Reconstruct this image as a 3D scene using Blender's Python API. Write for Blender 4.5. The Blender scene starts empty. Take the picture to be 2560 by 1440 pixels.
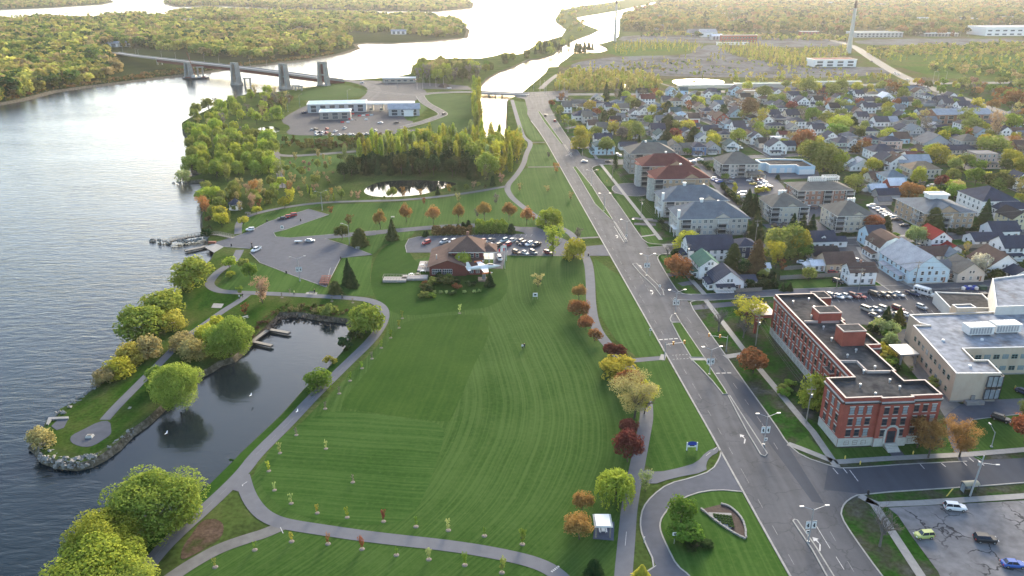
import bpy, math, random
import numpy as np
from mathutils import Vector
from mathutils.geometry import tessellate_polygon
R = random.Random(7)
D = bpy.data
SC = bpy.context.scene
COL = SC.collection
rad = math.radians
# ------------------------------------------------------------------ camera, sky, sun, exposure
F = 1930.0; YH = -59.0; CAMH = 110.0
PITCH = math.atan((720 - YH) / F); CP = math.cos(PITCH); SP = math.sin(PITCH)
cam = D.objects.new('camera', D.cameras.new('camera')); COL.objects.link(cam)
cam.location = (0, 0, CAMH); cam.rotation_euler = (math.pi / 2 - PITCH, 0, 0)
cam.data.sensor_width = 36; cam.data.lens = 36 * F / 2560
cam.data.clip_start = 1; cam.data.clip_end = 40000
SC.camera = cam
SUN_AZ, SUN_EL = 14.0, 17.0
w = D.worlds.new("World"); SC.world = w; w.use_nodes = True
wn = w.node_tree.nodes; bg = wn['Background']
sky = wn.new('ShaderNodeTexSky'); sky.sky_type = 'NISHITA'; sky.sun_disc = False
sky.sun_elevation = rad(SUN_EL); sky.sun_rotation = rad(SUN_AZ)
sky.air_density = 1.0; sky.dust_density = 2.2; sky.ozone_density = 1.3; sky.altitude = 60
w.node_tree.links.new(sky.outputs[0], bg.inputs[0]); bg.inputs[1].default_value = 0.15
sl = D.lights.new('sun', 'SUN'); sl.energy = 2.4; sl.angle = rad(18); sl.color = (1.0, 0.87, 0.68)
so = D.objects.new('sun', sl); COL.objects.link(so)
sd = Vector((math.sin(rad(SUN_AZ)) * math.cos(rad(SUN_EL)), math.cos(rad(SUN_AZ)) * math.cos(rad(SUN_EL)), math.sin(rad(SUN_EL))))
so.rotation_euler = sd.to_track_quat('Z', 'Y').to_euler(); so.location = (0, 300, 400)
SC.view_settings.view_transform = 'Standard'; SC.view_settings.look = 'None'
SC.view_settings.gamma = 1; SC.view_settings.use_curve_mapping = False
SC.view_settings.exposure = 1.92
HAZE = 0.00003
SC.render.engine = 'CYCLES'
SC.cycles.use_denoising = True
SC.cycles.max_bounces = 5; SC.cycles.transparent_max_bounces = 8
SC.cycles.volume_bounces = 0; SC.cycles.caustics_reflective = False; SC.cycles.caustics_refractive = False
SC.cycles.use_adaptive_sampling = True
# ------------------------------------------------------------------ mapping helpers
def at(x, y, z=0.0):
 u = (x - 1280) / F; v = (720 - y) / F
 t = (z - CAMH) / (-SP + v * CP)
 return (u * t, (CP + v * SP) * t)
GA = rad(4.2); GC = math.cos(GA); GS = math.sin(GA)      # the street grid is turned a little
def w2g(X, Y): return (X * GC + Y * GS, -X * GS + Y * GC)
def g2w(u, v): return (u * GC - v * GS, u * GS + v * GC)
def ag(x, y, z=0.0): return w2g(*at(x, y, z))
def S(y): return (y - YH) * CP / CAMH
def w2p(X, Y, Z=0.0):
 zr = Z - CAMH; d = Y * CP - zr * SP
 return (1280 + F * X / d, 720 - F * (Y * SP + zr * CP) / d)
# ------------------------------------------------------------------ materials
MATS = {}
def new_mat(name):
 m = D.materials.new(name); m.use_nodes = True
 return m, m.node_tree.nodes, m.node_tree.links
def mat(name, col, rough=0.8, var=0.15, scale=0.6, metal=0.0, spec=0.3, bump=0.0, coords='Object', detail=4, emit=None):
 """plain coloured surface with grain: two noises shift its value"""
 if name in MATS: return MATS[name]
 m, n, l = new_mat(name)
 b = n['Principled BSDF']; b.inputs['Roughness'].default_value = rough
 b.inputs['Metallic'].default_value = metal; b.inputs['Specular IOR Level'].default_value = spec
 tc = n.new('ShaderNodeTexCoord'); nz = n.new('ShaderNodeTexNoise')
 nz.inputs['Scale'].default_value = scale; nz.inputs['Detail'].default_value = detail
 nz.inputs['Roughness'].default_value = 0.65
 l.new(tc.outputs[coords], nz.inputs['Vector'])
 mx = n.new('ShaderNodeMix'); mx.data_type = 'RGBA'
 mr = n.new('ShaderNodeMapRange'); mr.inputs[1].default_value = 0.3; mr.inputs[2].default_value = 0.7
 l.new(nz.outputs['Fac'], mr.inputs[0]); l.new(mr.outputs[0], mx.inputs[0])
 c = col
 mx.inputs[6].default_value = (c[0] * (1 - var), c[1] * (1 - var), c[2] * (1 - var), 1)
 mx.inputs[7].default_value = (min(1, c[0] * (1 + var)), min(1, c[1] * (1 + var)), min(1, c[2] * (1 + var)), 1)
 l.new(mx.outputs[2], b.inputs['Base Color'])
 if bump:
  bp = n.new('ShaderNodeBump'); bp.inputs['Strength'].default_value = bump
  l.new(nz.outputs['Fac'], bp.inputs['Height']); l.new(bp.outputs[0], b.inputs['Normal'])
 MATS[name] = m
 return m
def ramp_mat(name, cols, scale, rough=0.95, coords='Object', detail=6, stretch=(1, 1, 1), scale2=None, cols2=None, bump=0, spec=0.0, lo=.3, hi=.7):
 """ground-like surface: noise through a colour ramp, and a second fine noise"""
 if name in MATS: return MATS[name]
 m, n, l = new_mat(name)
 b = n['Principled BSDF']; b.inputs['Roughness'].default_value = rough; b.inputs['Specular IOR Level'].default_value = spec
 tc = n.new('ShaderNodeTexCoord'); mp = n.new('ShaderNodeMapping'); mp.inputs['Scale'].default_value = stretch
 mp.inputs['Rotation'].default_value = (0, 0, -GA)
 l.new(tc.outputs[coords], mp.inputs[0])
 nz = n.new('ShaderNodeTexNoise'); nz.inputs['Scale'].default_value = scale; nz.inputs['Detail'].default_value = detail
 nz.inputs['Roughness'].default_value = 0.62
 l.new(mp.outputs[0], nz.inputs['Vector'])
 cr = n.new('ShaderNodeValToRGB'); e = cr.color_ramp.elements
 while len(e) < len(cols): e.new(0.5)
 for i, c in enumerate(cols):
  e[i].position = lo + (hi - lo) * i / (len(cols) - 1); e[i].color = (*c, 1)
 l.new(nz.outputs['Fac'], cr.inputs[0])
 out = cr.outputs[0]
 if scale2:
  n2 = n.new('ShaderNodeTexNoise'); n2.inputs['Scale'].default_value = scale2; n2.inputs['Detail'].default_value = 3
  l.new(tc.outputs[coords], n2.inputs['Vector'])
  mr = n.new('ShaderNodeMapRange'); mr.inputs[1].default_value = 0.3; mr.inputs[2].default_value = 0.7
  mr.inputs[3].default_value = 0.72; mr.inputs[4].default_value = 1.28
  l.new(n2.outputs['Fac'], mr.inputs[0])
  mx = n.new('ShaderNodeMix'); mx.data_type = 'RGBA'; mx.blend_type = 'MULTIPLY'; mx.inputs[0].default_value = 1
  l.new(out, mx.inputs[6]); l.new(mr.outputs[0], mx.inputs[7]); out = mx.outputs[2]
 l.new(out, b.inputs['Base Color'])
 if bump:
  bp = n.new('ShaderNodeBump'); bp.inputs['Strength'].default_value = bump; bp.inputs['Distance'].default_value = 0.3
  l.new(nz.outputs['Fac'], bp.inputs['Height']); l.new(bp.outputs[0], b.inputs['Normal'])
 MATS[name] = m
 return m
def lawn_mat(name, a, bcol, poly=None, angle=0.0, freq=1.6, warp=2.0, amt=1.0):
 """mown grass: uneven stripes that follow the mower's curved track (poly: cubic of the track in y)"""
 m, n, l = new_mat(name)
 b = n['Principled BSDF']; b.inputs['Roughness'].default_value = 1; b.inputs['Specular IOR Level'].default_value = 0.02
 tc = n.new('ShaderNodeTexCoord'); sx = n.new('ShaderNodeSeparateXYZ')
 if poly is None:
  mp = n.new('ShaderNodeMapping'); mp.inputs['Rotation'].default_value = (0, 0, angle)
  l.new(tc.outputs['Object'], mp.inputs[0]); l.new(mp.outputs[0], sx.inputs[0]); uo = sx.outputs[0]
 else:
  l.new(tc.outputs['Object'], sx.inputs[0])
  acc = None
  for c in poly:      # Horner, highest power first
   md = n.new('ShaderNodeMath'); md.operation = 'MULTIPLY_ADD'
   if acc is None: md.inputs[0].default_value = 0
   else: l.new(acc, md.inputs[0])
   sc_ = n.new('ShaderNodeMath'); sc_.operation = 'MULTIPLY'; sc_.inputs[1].default_value = 0.01
   l.new(sx.outputs[1], sc_.inputs[0]); l.new(sc_.outputs[0], md.inputs[1]); md.inputs[2].default_value = c
   acc = md.outputs[0]
  su = n.new('ShaderNodeMath'); su.operation = 'SUBTRACT'
  l.new(sx.outputs[0], su.inputs[0]); l.new(acc, su.inputs[1]); uo = su.outputs[0]
 nw = n.new('ShaderNodeTexNoise'); nw.inputs['Scale'].default_value = 0.03; nw.inputs['Detail'].default_value = 1
 l.new(tc.outputs['Object'], nw.inputs['Vector'])
 ma = n.new('ShaderNodeMath'); ma.operation = 'MULTIPLY_ADD'; ma.inputs[1].default_value = warp
 l.new(nw.outputs['Fac'], ma.inputs[0]); l.new(uo, ma.inputs[2])
 cb = n.new('ShaderNodeCombineXYZ'); mu = n.new('ShaderNodeMath'); mu.operation = 'MULTIPLY'; mu.inputs[1].default_value = 0.006
 l.new(sx.outputs[1], mu.inputs[0]); l.new(ma.outputs[0], cb.inputs[0]); l.new(mu.outputs[0], cb.inputs[1])
 st = n.new('ShaderNodeTexNoise'); st.inputs['Scale'].default_value = freq; st.inputs['Detail'].default_value = 2; st.inputs['Roughness'].default_value = 0.7
 l.new(cb.outputs[0], st.inputs['Vector'])
 big = n.new('ShaderNodeTexNoise'); big.inputs['Scale'].default_value = 0.045; big.inputs['Detail'].default_value = 5; big.inputs['Roughness'].default_value = .65
 l.new(tc.outputs['Object'], big.inputs['Vector'])
 fine = n.new('ShaderNodeTexNoise'); fine.inputs['Scale'].default_value = 0.9; fine.inputs['Detail'].default_value = 5; fine.inputs['Roughness'].default_value = .7
 l.new(tc.outputs['Object'], fine.inputs['Vector'])
 def rng(src, lo, hi, o0, o1):
  r_ = n.new('ShaderNodeMapRange'); r_.inputs[1].default_value = lo; r_.inputs[2].default_value = hi
  r_.inputs[3].default_value = o0; r_.inputs[4].default_value = o1; l.new(src, r_.inputs[0]); return r_.outputs[0]
 s1 = rng(st.outputs['Fac'], .42, .66, 0, 0.62 * amt); s2 = rng(big.outputs['Fac'], .35, .65, 0, .4); s3 = rng(fine.outputs['Fac'], .3, .7, 0, .45)
 a1 = n.new('ShaderNodeMath'); a1.operation = 'ADD'; l.new(s1, a1.inputs[0]); l.new(s2, a1.inputs[1])
 a2 = n.new('ShaderNodeMath'); a2.operation = 'ADD'; l.new(a1.outputs[0], a2.inputs[0]); l.new(s3, a2.inputs[1])
 mx = n.new('ShaderNodeMix'); mx.data_type = 'RGBA'; l.new(a2.outputs[0], mx.inputs[0])
 mx.inputs[6].default_value = (*a, 1); mx.inputs[7].default_value = (*bcol, 1)
 # tufts of paler growth
 pt = rng(fine.outputs['Fac'], .61, .72, 0, .45)
 m2 = n.new('ShaderNodeMix'); m2.data_type = 'RGBA'; l.new(pt, m2.inputs[0]); l.new(mx.outputs[2], m2.inputs[6]); m2.inputs[7].default_value = (bcol[0] * 1.5, bcol[1] * 1.15, bcol[2] * 1.6, 1)
 l.new(m2.outputs[2], b.inputs['Base Color'])
 MATS[name] = m
 return m
def asphalt_mat(name, col, cracks=0.0, blotch=0.15, streak=True):
 if name in MATS: return MATS[name]
 m, n, l = new_mat(name)
 b = n['Principled BSDF']; b.inputs['Roughness'].default_value = 0.95; b.inputs['Specular IOR Level'].default_value = 0.07
 tc = n.new('ShaderNodeTexCoord'); mp = n.new('ShaderNodeMapping'); mp.inputs['Rotation'].default_value = (0, 0, -GA)
 mp.inputs['Scale'].default_value = (1, .06, 1) if streak else (1, 1, 1)
 l.new(tc.outputs['Object'], mp.inputs[0])
 n1 = n.new('ShaderNodeTexNoise'); n1.inputs['Scale'].default_value = .45; n1.inputs['Detail'].default_value = 4; l.new(mp.outputs[0], n1.inputs['Vector'])
 n2 = n.new('ShaderNodeTexNoise'); n2.inputs['Scale'].default_value = .12; n2.inputs['Detail'].default_value = 8; n2.inputs['Roughness'].default_value = .7; l.new(tc.outputs['Object'], n2.inputs['Vector'])
 ad = n.new('ShaderNodeMath'); ad.operation = 'ADD'; l.new(n1.outputs['Fac'], ad.inputs[0]); l.new(n2.outputs['Fac'], ad.inputs[1])
 mr = n.new('ShaderNodeMapRange'); mr.inputs[1].default_value = .7; mr.inputs[2].default_value = 1.3; l.new(ad.outputs[0], mr.inputs[0])
 mx = n.new('ShaderNodeMix'); mx.data_type = 'RGBA'; l.new(mr.outputs[0], mx.inputs[0])
 mx.inputs[6].default_value = (*[c * (1 - blotch) for c in col], 1); mx.inputs[7].default_value = (*[c * (1 + blotch) for c in col], 1)
 out = mx.outputs[2]
 if cracks:
  vo = n.new('ShaderNodeTexVoronoi'); vo.feature = 'DISTANCE_TO_EDGE'; vo.inputs['Scale'].default_value = .16
  wv = n.new('ShaderNodeMix'); wv.data_type = 'RGBA'; wv.blend_type = 'ADD'; wv.inputs[0].default_value = 1
  n3 = n.new('ShaderNodeTexNoise'); n3.inputs['Scale'].default_value = .5; l.new(tc.outputs['Object'], n3.inputs['Vector'])
  vs = n.new('ShaderNodeVectorMath'); vs.operation = 'SCALE'; vs.inputs['Scale'].default_value = 3; l.new(n3.outputs['Color'], vs.inputs[0])
  va = n.new('ShaderNodeVectorMath'); l.new(vs.outputs[0], va.inputs[0]); l.new(tc.outputs['Object'], va.inputs[1])
  l.new(va.outputs[0], vo.inputs['Vector'])
  r2 = n.new('ShaderNodeMapRange'); r2.inputs[1].default_value = .008; r2.inputs[2].default_value = .035; r2.inputs[3].default_value = cracks; r2.inputs[4].default_value = 0
  l.new(vo.outputs['Distance'], r2.inputs[0])
  n4 = n.new('ShaderNodeTexNoise'); n4.inputs['Scale'].default_value = .1; l.new(tc.outputs['Object'], n4.inputs['Vector'])
  r3 = n.new('ShaderNodeMapRange'); r3.inputs[1].default_value = .4; r3.inputs[2].default_value = .55; l.new(n4.outputs['Fac'], r3.inputs[0])
  mm = n.new('ShaderNodeMath'); mm.operation = 'MULTIPLY'; l.new(r2.outputs[0], mm.inputs[0]); l.new(r3.outputs[0], mm.inputs[1])
  m3 = n.new('ShaderNodeMix'); m3.data_type = 'RGBA'; l.new(mm.outputs[0], m3.inputs[0]); l.new(out, m3.inputs[6]); m3.inputs[7].default_value = (.02, .02, .022, 1)
  out = m3.outputs[2]
 l.new(out, b.inputs['Base Color'])
 MATS[name] = m
 return m
def leaf_mat(name, c1, c2, rnd=0.35, trans=0.35, scale=.45, pal=None):
 """foliage: light and dark clumps from 3-D noise, a shift per tree, light shining through"""
 if name in MATS: return MATS[name]
 m, n, l = new_mat(name); n.remove(n['Principled BSDF'])
 g = n.new('ShaderNodeNewGeometry'); oi = n.new('ShaderNodeObjectInfo')
 nz = n.new('ShaderNodeTexNoise'); nz.inputs['Scale'].default_value = scale; nz.inputs['Detail'].default_value = 5; nz.inputs['Roughness'].default_value = .75
 l.new(g.outputs['Position'], nz.inputs['Vector'])
 mr = n.new('ShaderNodeMapRange'); mr.inputs[1].default_value = .33; mr.inputs[2].default_value = .67; l.new(nz.outputs['Fac'], mr.inputs[0])
 mx = n.new('ShaderNodeMix'); mx.data_type = 'RGBA'; l.new(mr.outputs[0], mx.inputs[0])
 if pal:
  def rampn(k):
   cr = n.new('ShaderNodeValToRGB'); cr.color_ramp.interpolation = 'CONSTANT' if k else 'CONSTANT'
   e = cr.color_ramp.elements
   while len(e) < len(pal): e.new(0.5)
   for i, (c, wt) in enumerate(pal):
    e[i].position = sum(p_[1] for p_ in pal[:i]); q = .6 if k == 0 else 1.25
    e[i].color = (c[0] * q, c[1] * q, c[2] * q, 1)
   l.new(oi.outputs['Random'], cr.inputs[0]); return cr.outputs[0]
  l.new(rampn(0), mx.inputs[6]); l.new(rampn(1), mx.inputs[7])
 else:
  mx.inputs[6].default_value = (*c1, 1); mx.inputs[7].default_value = (*c2, 1)
 hv = n.new('ShaderNodeHueSaturation')
 wn_ = n.new('ShaderNodeTexWhiteNoise'); wn_.noise_dimensions = '1D'; l.new(oi.outputs['Random'], wn_.inputs['W'])
 r1 = n.new('ShaderNodeMapRange'); r1.inputs[3].default_value = 1 - rnd * .6; r1.inputs[4].default_value = 1 + rnd * .6; l.new(wn_.outputs['Value'], r1.inputs[0])
 r2 = n.new('ShaderNodeMapRange'); r2.inputs[3].default_value = .5 - rnd * .05; r2.inputs[4].default_value = .5 + rnd * .05; l.new(oi.outputs['Random'], r2.inputs[0])
 l.new(r1.outputs[0], hv.inputs['Value']); l.new(r2.outputs[0], hv.inputs['Hue']); l.new(mx.outputs[2], hv.inputs['Color'])
 df = n.new('ShaderNodeBsdfDiffuse'); tr = n.new('ShaderNodeBsdfTranslucent'); ms = n.new('ShaderNodeMixShader'); ms.inputs[0].default_value = trans
 l.new(hv.outputs[0], df.inputs[0]); l.new(hv.outputs[0], tr.inputs[0]); l.new(df.outputs[0], ms.inputs[1]); l.new(tr.outputs[0], ms.inputs[2])
 l.new(ms.outputs[0], n['Material Output'].inputs['Surface'])
 MATS[name] = m
 return m
def water_mat(name, col, rough, wl, strength, ang=0.5):
 m, n, l = new_mat(name)
 b = n['Principled BSDF']; b.inputs['Roughness'].default_value = rough; b.inputs['IOR'].default_value = 1.33
 tc = n.new('ShaderNodeTexCoord'); mp = n.new('ShaderNodeMapping'); mp.inputs['Rotation'].default_value = (0, 0, ang); mp.inputs['Scale'].default_value = (.33, 1, 1)
 l.new(tc.outputs['Object'], mp.inputs[0])
 n1 = n.new('ShaderNodeTexNoise'); n1.inputs['Scale'].default_value = 1 / wl; n1.inputs['Detail'].default_value = 5; n1.inputs['Roughness'].default_value = .6; n1.inputs['Distortion'].default_value = .6
 l.new(mp.outputs[0], n1.inputs['Vector'])
 n2 = n.new('ShaderNodeTexNoise'); n2.inputs['Scale'].default_value = .012; n2.inputs['Detail'].default_value = 6; n2.inputs['Roughness'].default_value = .6
 l.new(mp.outputs[0], n2.inputs['Vector'])
 r_ = n.new('ShaderNodeMapRange'); r_.inputs[1].default_value = .35; r_.inputs[2].default_value = .65; r_.inputs[3].default_value = strength * .35; r_.inputs[4].default_value = strength
 l.new(n2.outputs['Fac'], r_.inputs[0])
 bp = n.new('ShaderNodeBump'); bp.inputs['Distance'].default_value = wl * .22; l.new(r_.outputs[0], bp.inputs['Strength'])
 l.new(n1.outputs['Fac'], bp.inputs['Height']); l.new(bp.outputs[0], b.inputs['Normal'])
 mx = n.new('ShaderNodeMix'); mx.data_type = 'RGBA'; l.new(n2.outputs['Fac'], mx.inputs[0])
 mx.inputs[6].default_value = (*[c * .7 for c in col], 1); mx.inputs[7].default_value = (*[c * 1.3 for c in col], 1)
 l.new(mx.outputs[2], b.inputs['Base Color'])
 MATS[name] = m
 return m
# ------------------------------------------------------------------ mesh builder
class MB:
 def __init__(s): s.v = []; s.f = []; s.mi = []
 def face(s, pts, mi=0):
  k = len(s.v); s.v += [tuple(p) for p in pts]; s.f.append(tuple(range(k, k + len(pts)))); s.mi.append(mi)
 def box(s, x0, x1, y0, y1, z0, z1, mi=0, rz=0, c=(0, 0)):
  P = [(x0, y0), (x1, y0), (x1, y1), (x0, y1)]
  if rz:
   cr, sr = math.cos(rz), math.sin(rz)
   P = [(c[0] + x * cr - y * sr, c[1] + x * sr + y * cr) for x, y in P]
  s.prism(P, z0, z1, mi)
 def prism(s, P, z0, z1, mi=0, top=None, cap=True):
  n = len(P); k = len(s.v)
  T = top or P
  s.v += [(x, y, z0) for x, y in P] + [(x, y, z1) for x, y in T]
  for i in range(n):
   j = (i + 1) % n; s.f.append((k + i, k + j, k + n + j, k + n + i)); s.mi.append(mi)
  if cap:
   if n == 4 or n > 8 and False:
    s.f.append(tuple(range(k + n, k + 2 * n))); s.mi.append(mi); s.f.append(tuple(range(k + n - 1, k - 1, -1))); s.mi.append(mi)
   else:
    for tri in tessellate_polygon([[Vector((x, y, 0)) for x, y in P]]):
     s.f.append(tuple(k + n + i for i in tri)); s.mi.append(mi)
 def tube(s, p0, p1, r0, r1, n=6, mi=0, cap=False):
  a = Vector(p0); b = Vector(p1); d = (b - a)
  if d.length < 1e-6: return
  d.normalize(); q = d.orthogonal().normalized(); t = d.cross(q); k = len(s.v)
  for c, r_ in ((a, r0), (b, r1)):
   for i in range(n):
    th = 2 * math.pi * i / n; s.v.append(tuple(c + (q * math.cos(th) + t * math.sin(th)) * r_))
  for i in range(n):
   j = (i + 1) % n; s.f.append((k + i, k + j, k + n + j, k + n + i)); s.mi.append(mi)
  if cap: s.f.append(tuple(range(k + n, k + 2 * n))); s.mi.append(mi)
 def tri_poly(s, P, z, mi=0):
  k = len(s.v); s.v += [(x, y, z) for x, y in P]
  for t in tessellate_polygon([[Vector((x, y, 0)) for x, y in P]]):
   a, b_, c = [P[i] for i in t]
   if (b_[0] - a[0]) * (c[1] - a[1]) - (b_[1] - a[1]) * (c[0] - a[0]) < 0: t = t[::-1]
   s.f.append(tuple(k + i for i in t)); s.mi.append(mi)
 def mesh(s, name, mats, smooth=False):
  me = D.meshes.new(name); me.from_pydata(s.v, [], s.f)
  for m in (mats if isinstance(mats, (list, tuple)) else [mats]): me.materials.append(m)
  me.polygons.foreach_set('material_index', s.mi)
  if smooth: me.polygons.foreach_set('use_smooth', [True] * len(s.f))
  me.update(); return me
 def obj(s, name, mats, parent=None, smooth=False, loc=None):
  return mk(name, s.mesh(name, mats, smooth), parent, loc)
def mk(name, me, parent=None, loc=None, rz=None):
 o = D.objects.new(name, me); COL.objects.link(o)
 if parent is not None: o.parent = parent
 if loc is not None: o.location = loc
 if rz is not None: o.rotation_euler = (0, 0, rz)
 return o
def tag(o, label=None, cat=None, group=None, kind=None):
 if label: o['label'] = label
 if cat: o['category'] = cat
 if group: o['group'] = group
 if kind: o['kind'] = kind
 return o
def root(name, loc, rz, label=None, cat=None, group=None):
 o = mk(name, None, None, loc, rz); o.empty_display_size = .1
 return tag(o, label, cat, group)
def copy_tree(o, parent=None):
 c = o.copy(); COL.objects.link(c); c.parent = parent
 for ch in o.children: copy_tree(ch, c)
 return c
def smooth_line(P, it=2):
 for _ in range(it):
  Q = [P[0]]
  for a, b in zip(P[:-1], P[1:]):
   Q += [(a[0] * .75 + b[0] * .25, a[1] * .75 + b[1] * .25), (a[0] * .25 + b[0] * .75, a[1] * .25 + b[1] * .75)]
  P = Q + [P[-1]]
 return P
def smooth_ring(P, it=2):
 for _ in range(it):
  Q = []
  for a, b in zip(P, P[1:] + P[:1]):
   Q += [(a[0] * .75 + b[0] * .25, a[1] * .75 + b[1] * .25), (a[0] * .25 + b[0] * .75, a[1] * .25 + b[1] * .75)]
  P = Q
 return P
def strip_pts(W, width):
 L = []; Rr = []
 for i, p in enumerate(W):
  a = W[max(0, i - 1)]; b = W[min(len(W) - 1, i + 1)]
  dx, dy = b[0] - a[0], b[1] - a[1]; q = math.hypot(dx, dy) or 1
  nx, ny = -dy / q * width / 2, dx / q * width / 2
  L.append((p[0] + nx, p[1] + ny)); Rr.append((p[0] - nx, p[1] - ny))
 return L, Rr
ZL = [0.0]
def strip(name, P, width, m, z=None, label=None, world=False, sm=2, h=None, kind='structure', mb=None, cat=None):
 W = P if world else [at(*p) for p in P]
 if sm: W = smooth_line(W, sm)
 L, Rr = strip_pts(W, width); b = mb or MB()
 for i in range(len(W) - 1):
  q = [L[i], Rr[i], Rr[i + 1], L[i + 1]]
  if h is None:
   b.face([(x, y, z) for x, y in q][::1])
  else:
   b.face([(x, y, h) for x, y in q]);
   b.face([(*L[i], -.1), (*L[i], h), (*L[i + 1], h), (*L[i + 1], -.1)]); b.face([(*Rr[i], h), (*Rr[i], -.1), (*Rr[i + 1], -.1), (*Rr[i + 1], h)])
 if h is not None:
  for i in (0, len(W) - 1): b.face([(*L[i], -.1), (*Rr[i], -.1), (*Rr[i], h), (*L[i], h)])
 if mb: return None
 o = b.obj(name, m); tag(o, label, None, None, kind); return o
def sheet(name, P, m, z, label=None, world=False, sm=0, kind='structure', h=None):
 W = P if world else [at(*p) for p in P]
 if sm: W = smooth_ring(W, sm)
 b = MB()
 b.tri_poly(W, z)
 if h:
  n = len(W)
  for i in range(n):
   j = (i + 1) % n; b.face([(*W[i], z - h), (*W[j], z - h), (*W[j], z), (*W[i], z)])
 o = b.obj(name, m); tag(o, label, None, None, kind); return o
# ------------------------------------------------------------------ labels that single things out
LANDMARKS = {'red brick institution': (2090, 900), 'beige flat-roofed building': (2400, 900), 'brown-roofed clubhouse': (1140, 640), 'monument jet': (1212, 676),
 'border station': (880, 280), 'lift bridge towers': (700, 200), 'lagoon docks': (680, 845), 'rocky point': (150, 1120), 'boat launch': (540, 610), 'gazebo': (590, 510),
 'woodland pond': (1000, 470), 'blue-grey roofed apartments': (1770, 560), 'red-roofed apartments': (1680, 440), 'white pergola': (1508, 1305), 'crescent flower bed': (1815, 1300),
 'canal bridge': (1260, 238), 'right-hand chimney': (2125, 130), 'left chimney': (1538, 100), 'bus shelter': (2430, 1222), 'traffic signals': (1740, 890), 'white warehouse': (2080, 160),
 'canal': (1235, 300), 'grey-roofed hall': (2395, 300), 'long pale blue house': (2310, 680), 'round cul-de-sac': (1580, 475), 'big central street tree': (2050, 400), 'brick balcony apartments': (2330, 545),
 'beige apartments': (2040, 555), 'institution car park': (2300, 770), 'lower right car park': (2430, 1340), 'pumping garage block': (1950, 415), 'small far pond': (1750, 205), 'barge': (480, 190),
 'curved clubhouse drive': (1330, 590), 'four-lane boulevard': (1600, 720), 'paved tip plaza': (230, 1090), 'fenced yard': (2000, 700), 'far street crossing': (1380, 240), 'upper park path': (1265, 465),
 'red gambrel roof': (2225, 640), 'narrow navy house': (1865, 630), 'yellow house': (2545, 560)}
QUEUE = []
ORD = ['nearest', 'second nearest', 'third nearest', 'fourth nearest', 'fifth nearest', 'sixth nearest', 'seventh nearest', 'eighth nearest', 'ninth nearest', 'tenth nearest',
       'eleventh nearest', 'twelfth nearest', 'thirteenth nearest', 'fourteenth nearest', 'fifteenth nearest', 'sixteenth nearest', 'seventeenth nearest', 'eighteenth nearest', 'nineteenth nearest', 'twentieth nearest']
def later(o, look, x, y): QUEUE.append((o, look, x, y))
def finish_labels():
 lw = {k: at(*p) for k, p in LANDMARKS.items()}
 buckets = {}
 for o, look, x, y in QUEUE:
  X, Y = at(x, y); k = min(lw, key=lambda q: math.hypot(lw[q][0] - X, lw[q][1] - Y))
  dx, dy = X - lw[k][0], Y - lw[k][1]
  side = ('right of' if dx > 0 else 'left of') if abs(dx) > abs(dy) else ('beyond' if dy > 0 else 'this side of')
  buckets.setdefault((look, k, side), []).append((math.hypot(dx, dy), o))
 for (look, k, side), L in buckets.items():
  L.sort(key=lambda t: t[0])
  for i, (d, o) in enumerate(L):
   if len(L) == 1: t = f"{look} {side} the {k}"
   elif i < 20: t = f"{look} {side} the {k}, {ORD[i]}"
   else: t = f"{look} {side} the {k}, {ORD[min(19, len(L) - 1 - i)].replace('nearest', 'farthest')}"
   while len(t.split()) > 16: t = t.replace(' the ', ' ', 1) if ' the ' in t else t.replace('-', ' ').rsplit(' ', 1)[0]
   o['label'] = t
# ------------------------------------------------------------------ palette of surfaces
M_rough = ramp_mat('rough_grass', [(.030, .042, .014), (.05, .075, .02), (.085, .09, .035)], .06, scale2=.9)
M_yard = ramp_mat('yard_grass', [(.018, .032, .012), (.022, .065, .010), (.045, .05, .03), (.075, .075, .072)], .11, scale2=1.1)
M_lawn = lawn_mat('park_lawn', (.016, .047, .006), (.050, .090, .022), poly=(26.03, -184.4, 415.17, -278.47), freq=1.35, warp=3, amt=.95)
M_lawn2 = lawn_mat('cross_lawn', (.015, .047, .006), (.045, .088, .020), angle=rad(97), freq=1.35, warp=4, amt=.9)
M_field = lawn_mat('sports_lawn', (.014, .046, .006), (.040, .078, .014), angle=rad(6), freq=.8, warp=4, amt=.45)
M_verge = lawn_mat('verge_lawn', (.018, .053, .007), (.053, .100, .022), angle=rad(-2), freq=.9, warp=3, amt=.8)
M_hill = lawn_mat('slope_lawn', (.011, .041, .004), (.034, .076, .013), angle=rad(30), freq=.3, warp=8, amt=.3)
M_pen = ramp_mat('spit_grass', [(.012, .038, .006), (.024, .056, .009), (.050, .070, .018), (.085, .080, .036)], .09, scale2=1.2, stretch=(1, .5, 1))
M_road = asphalt_mat('road_asphalt', (.084, .085, .091), cracks=.3, blotch=.24)
M_road2 = asphalt_mat('new_asphalt', (.053, .058, .070), blotch=.12)
M_path = asphalt_mat('path_asphalt', (.115, .118, .130), streak=False, blotch=.1)
M_path2 = asphalt_mat('old_path', (.125, .122, .118), streak=False, blotch=.2)
M_lot = asphalt_mat('lot_asphalt', (.080, .085, .100), streak=False, blotch=.14)
M_lot2 = asphalt_mat('cracked_lot', (.150, .146, .148), streak=False, cracks=.85, blotch=.3)
M_lot3 = asphalt_mat('lot_grey', (.066, .067, .074), streak=False, cracks=.2, blotch=.2)
M_conc = mat('concrete', (.21, .205, .195), .9, .14, .8)
M_kerb = mat('kerb_concrete', (.24, .235, .22), .9, .2, .6)
M_paint = mat('road_paint', (.34, .34, .34), .7, .3, 1.5)
M_bank = ramp_mat('stony_bank', [(.03, .028, .02), (.10, .085, .06), (.20, .18, .15)], .9, bump=.5)
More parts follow.
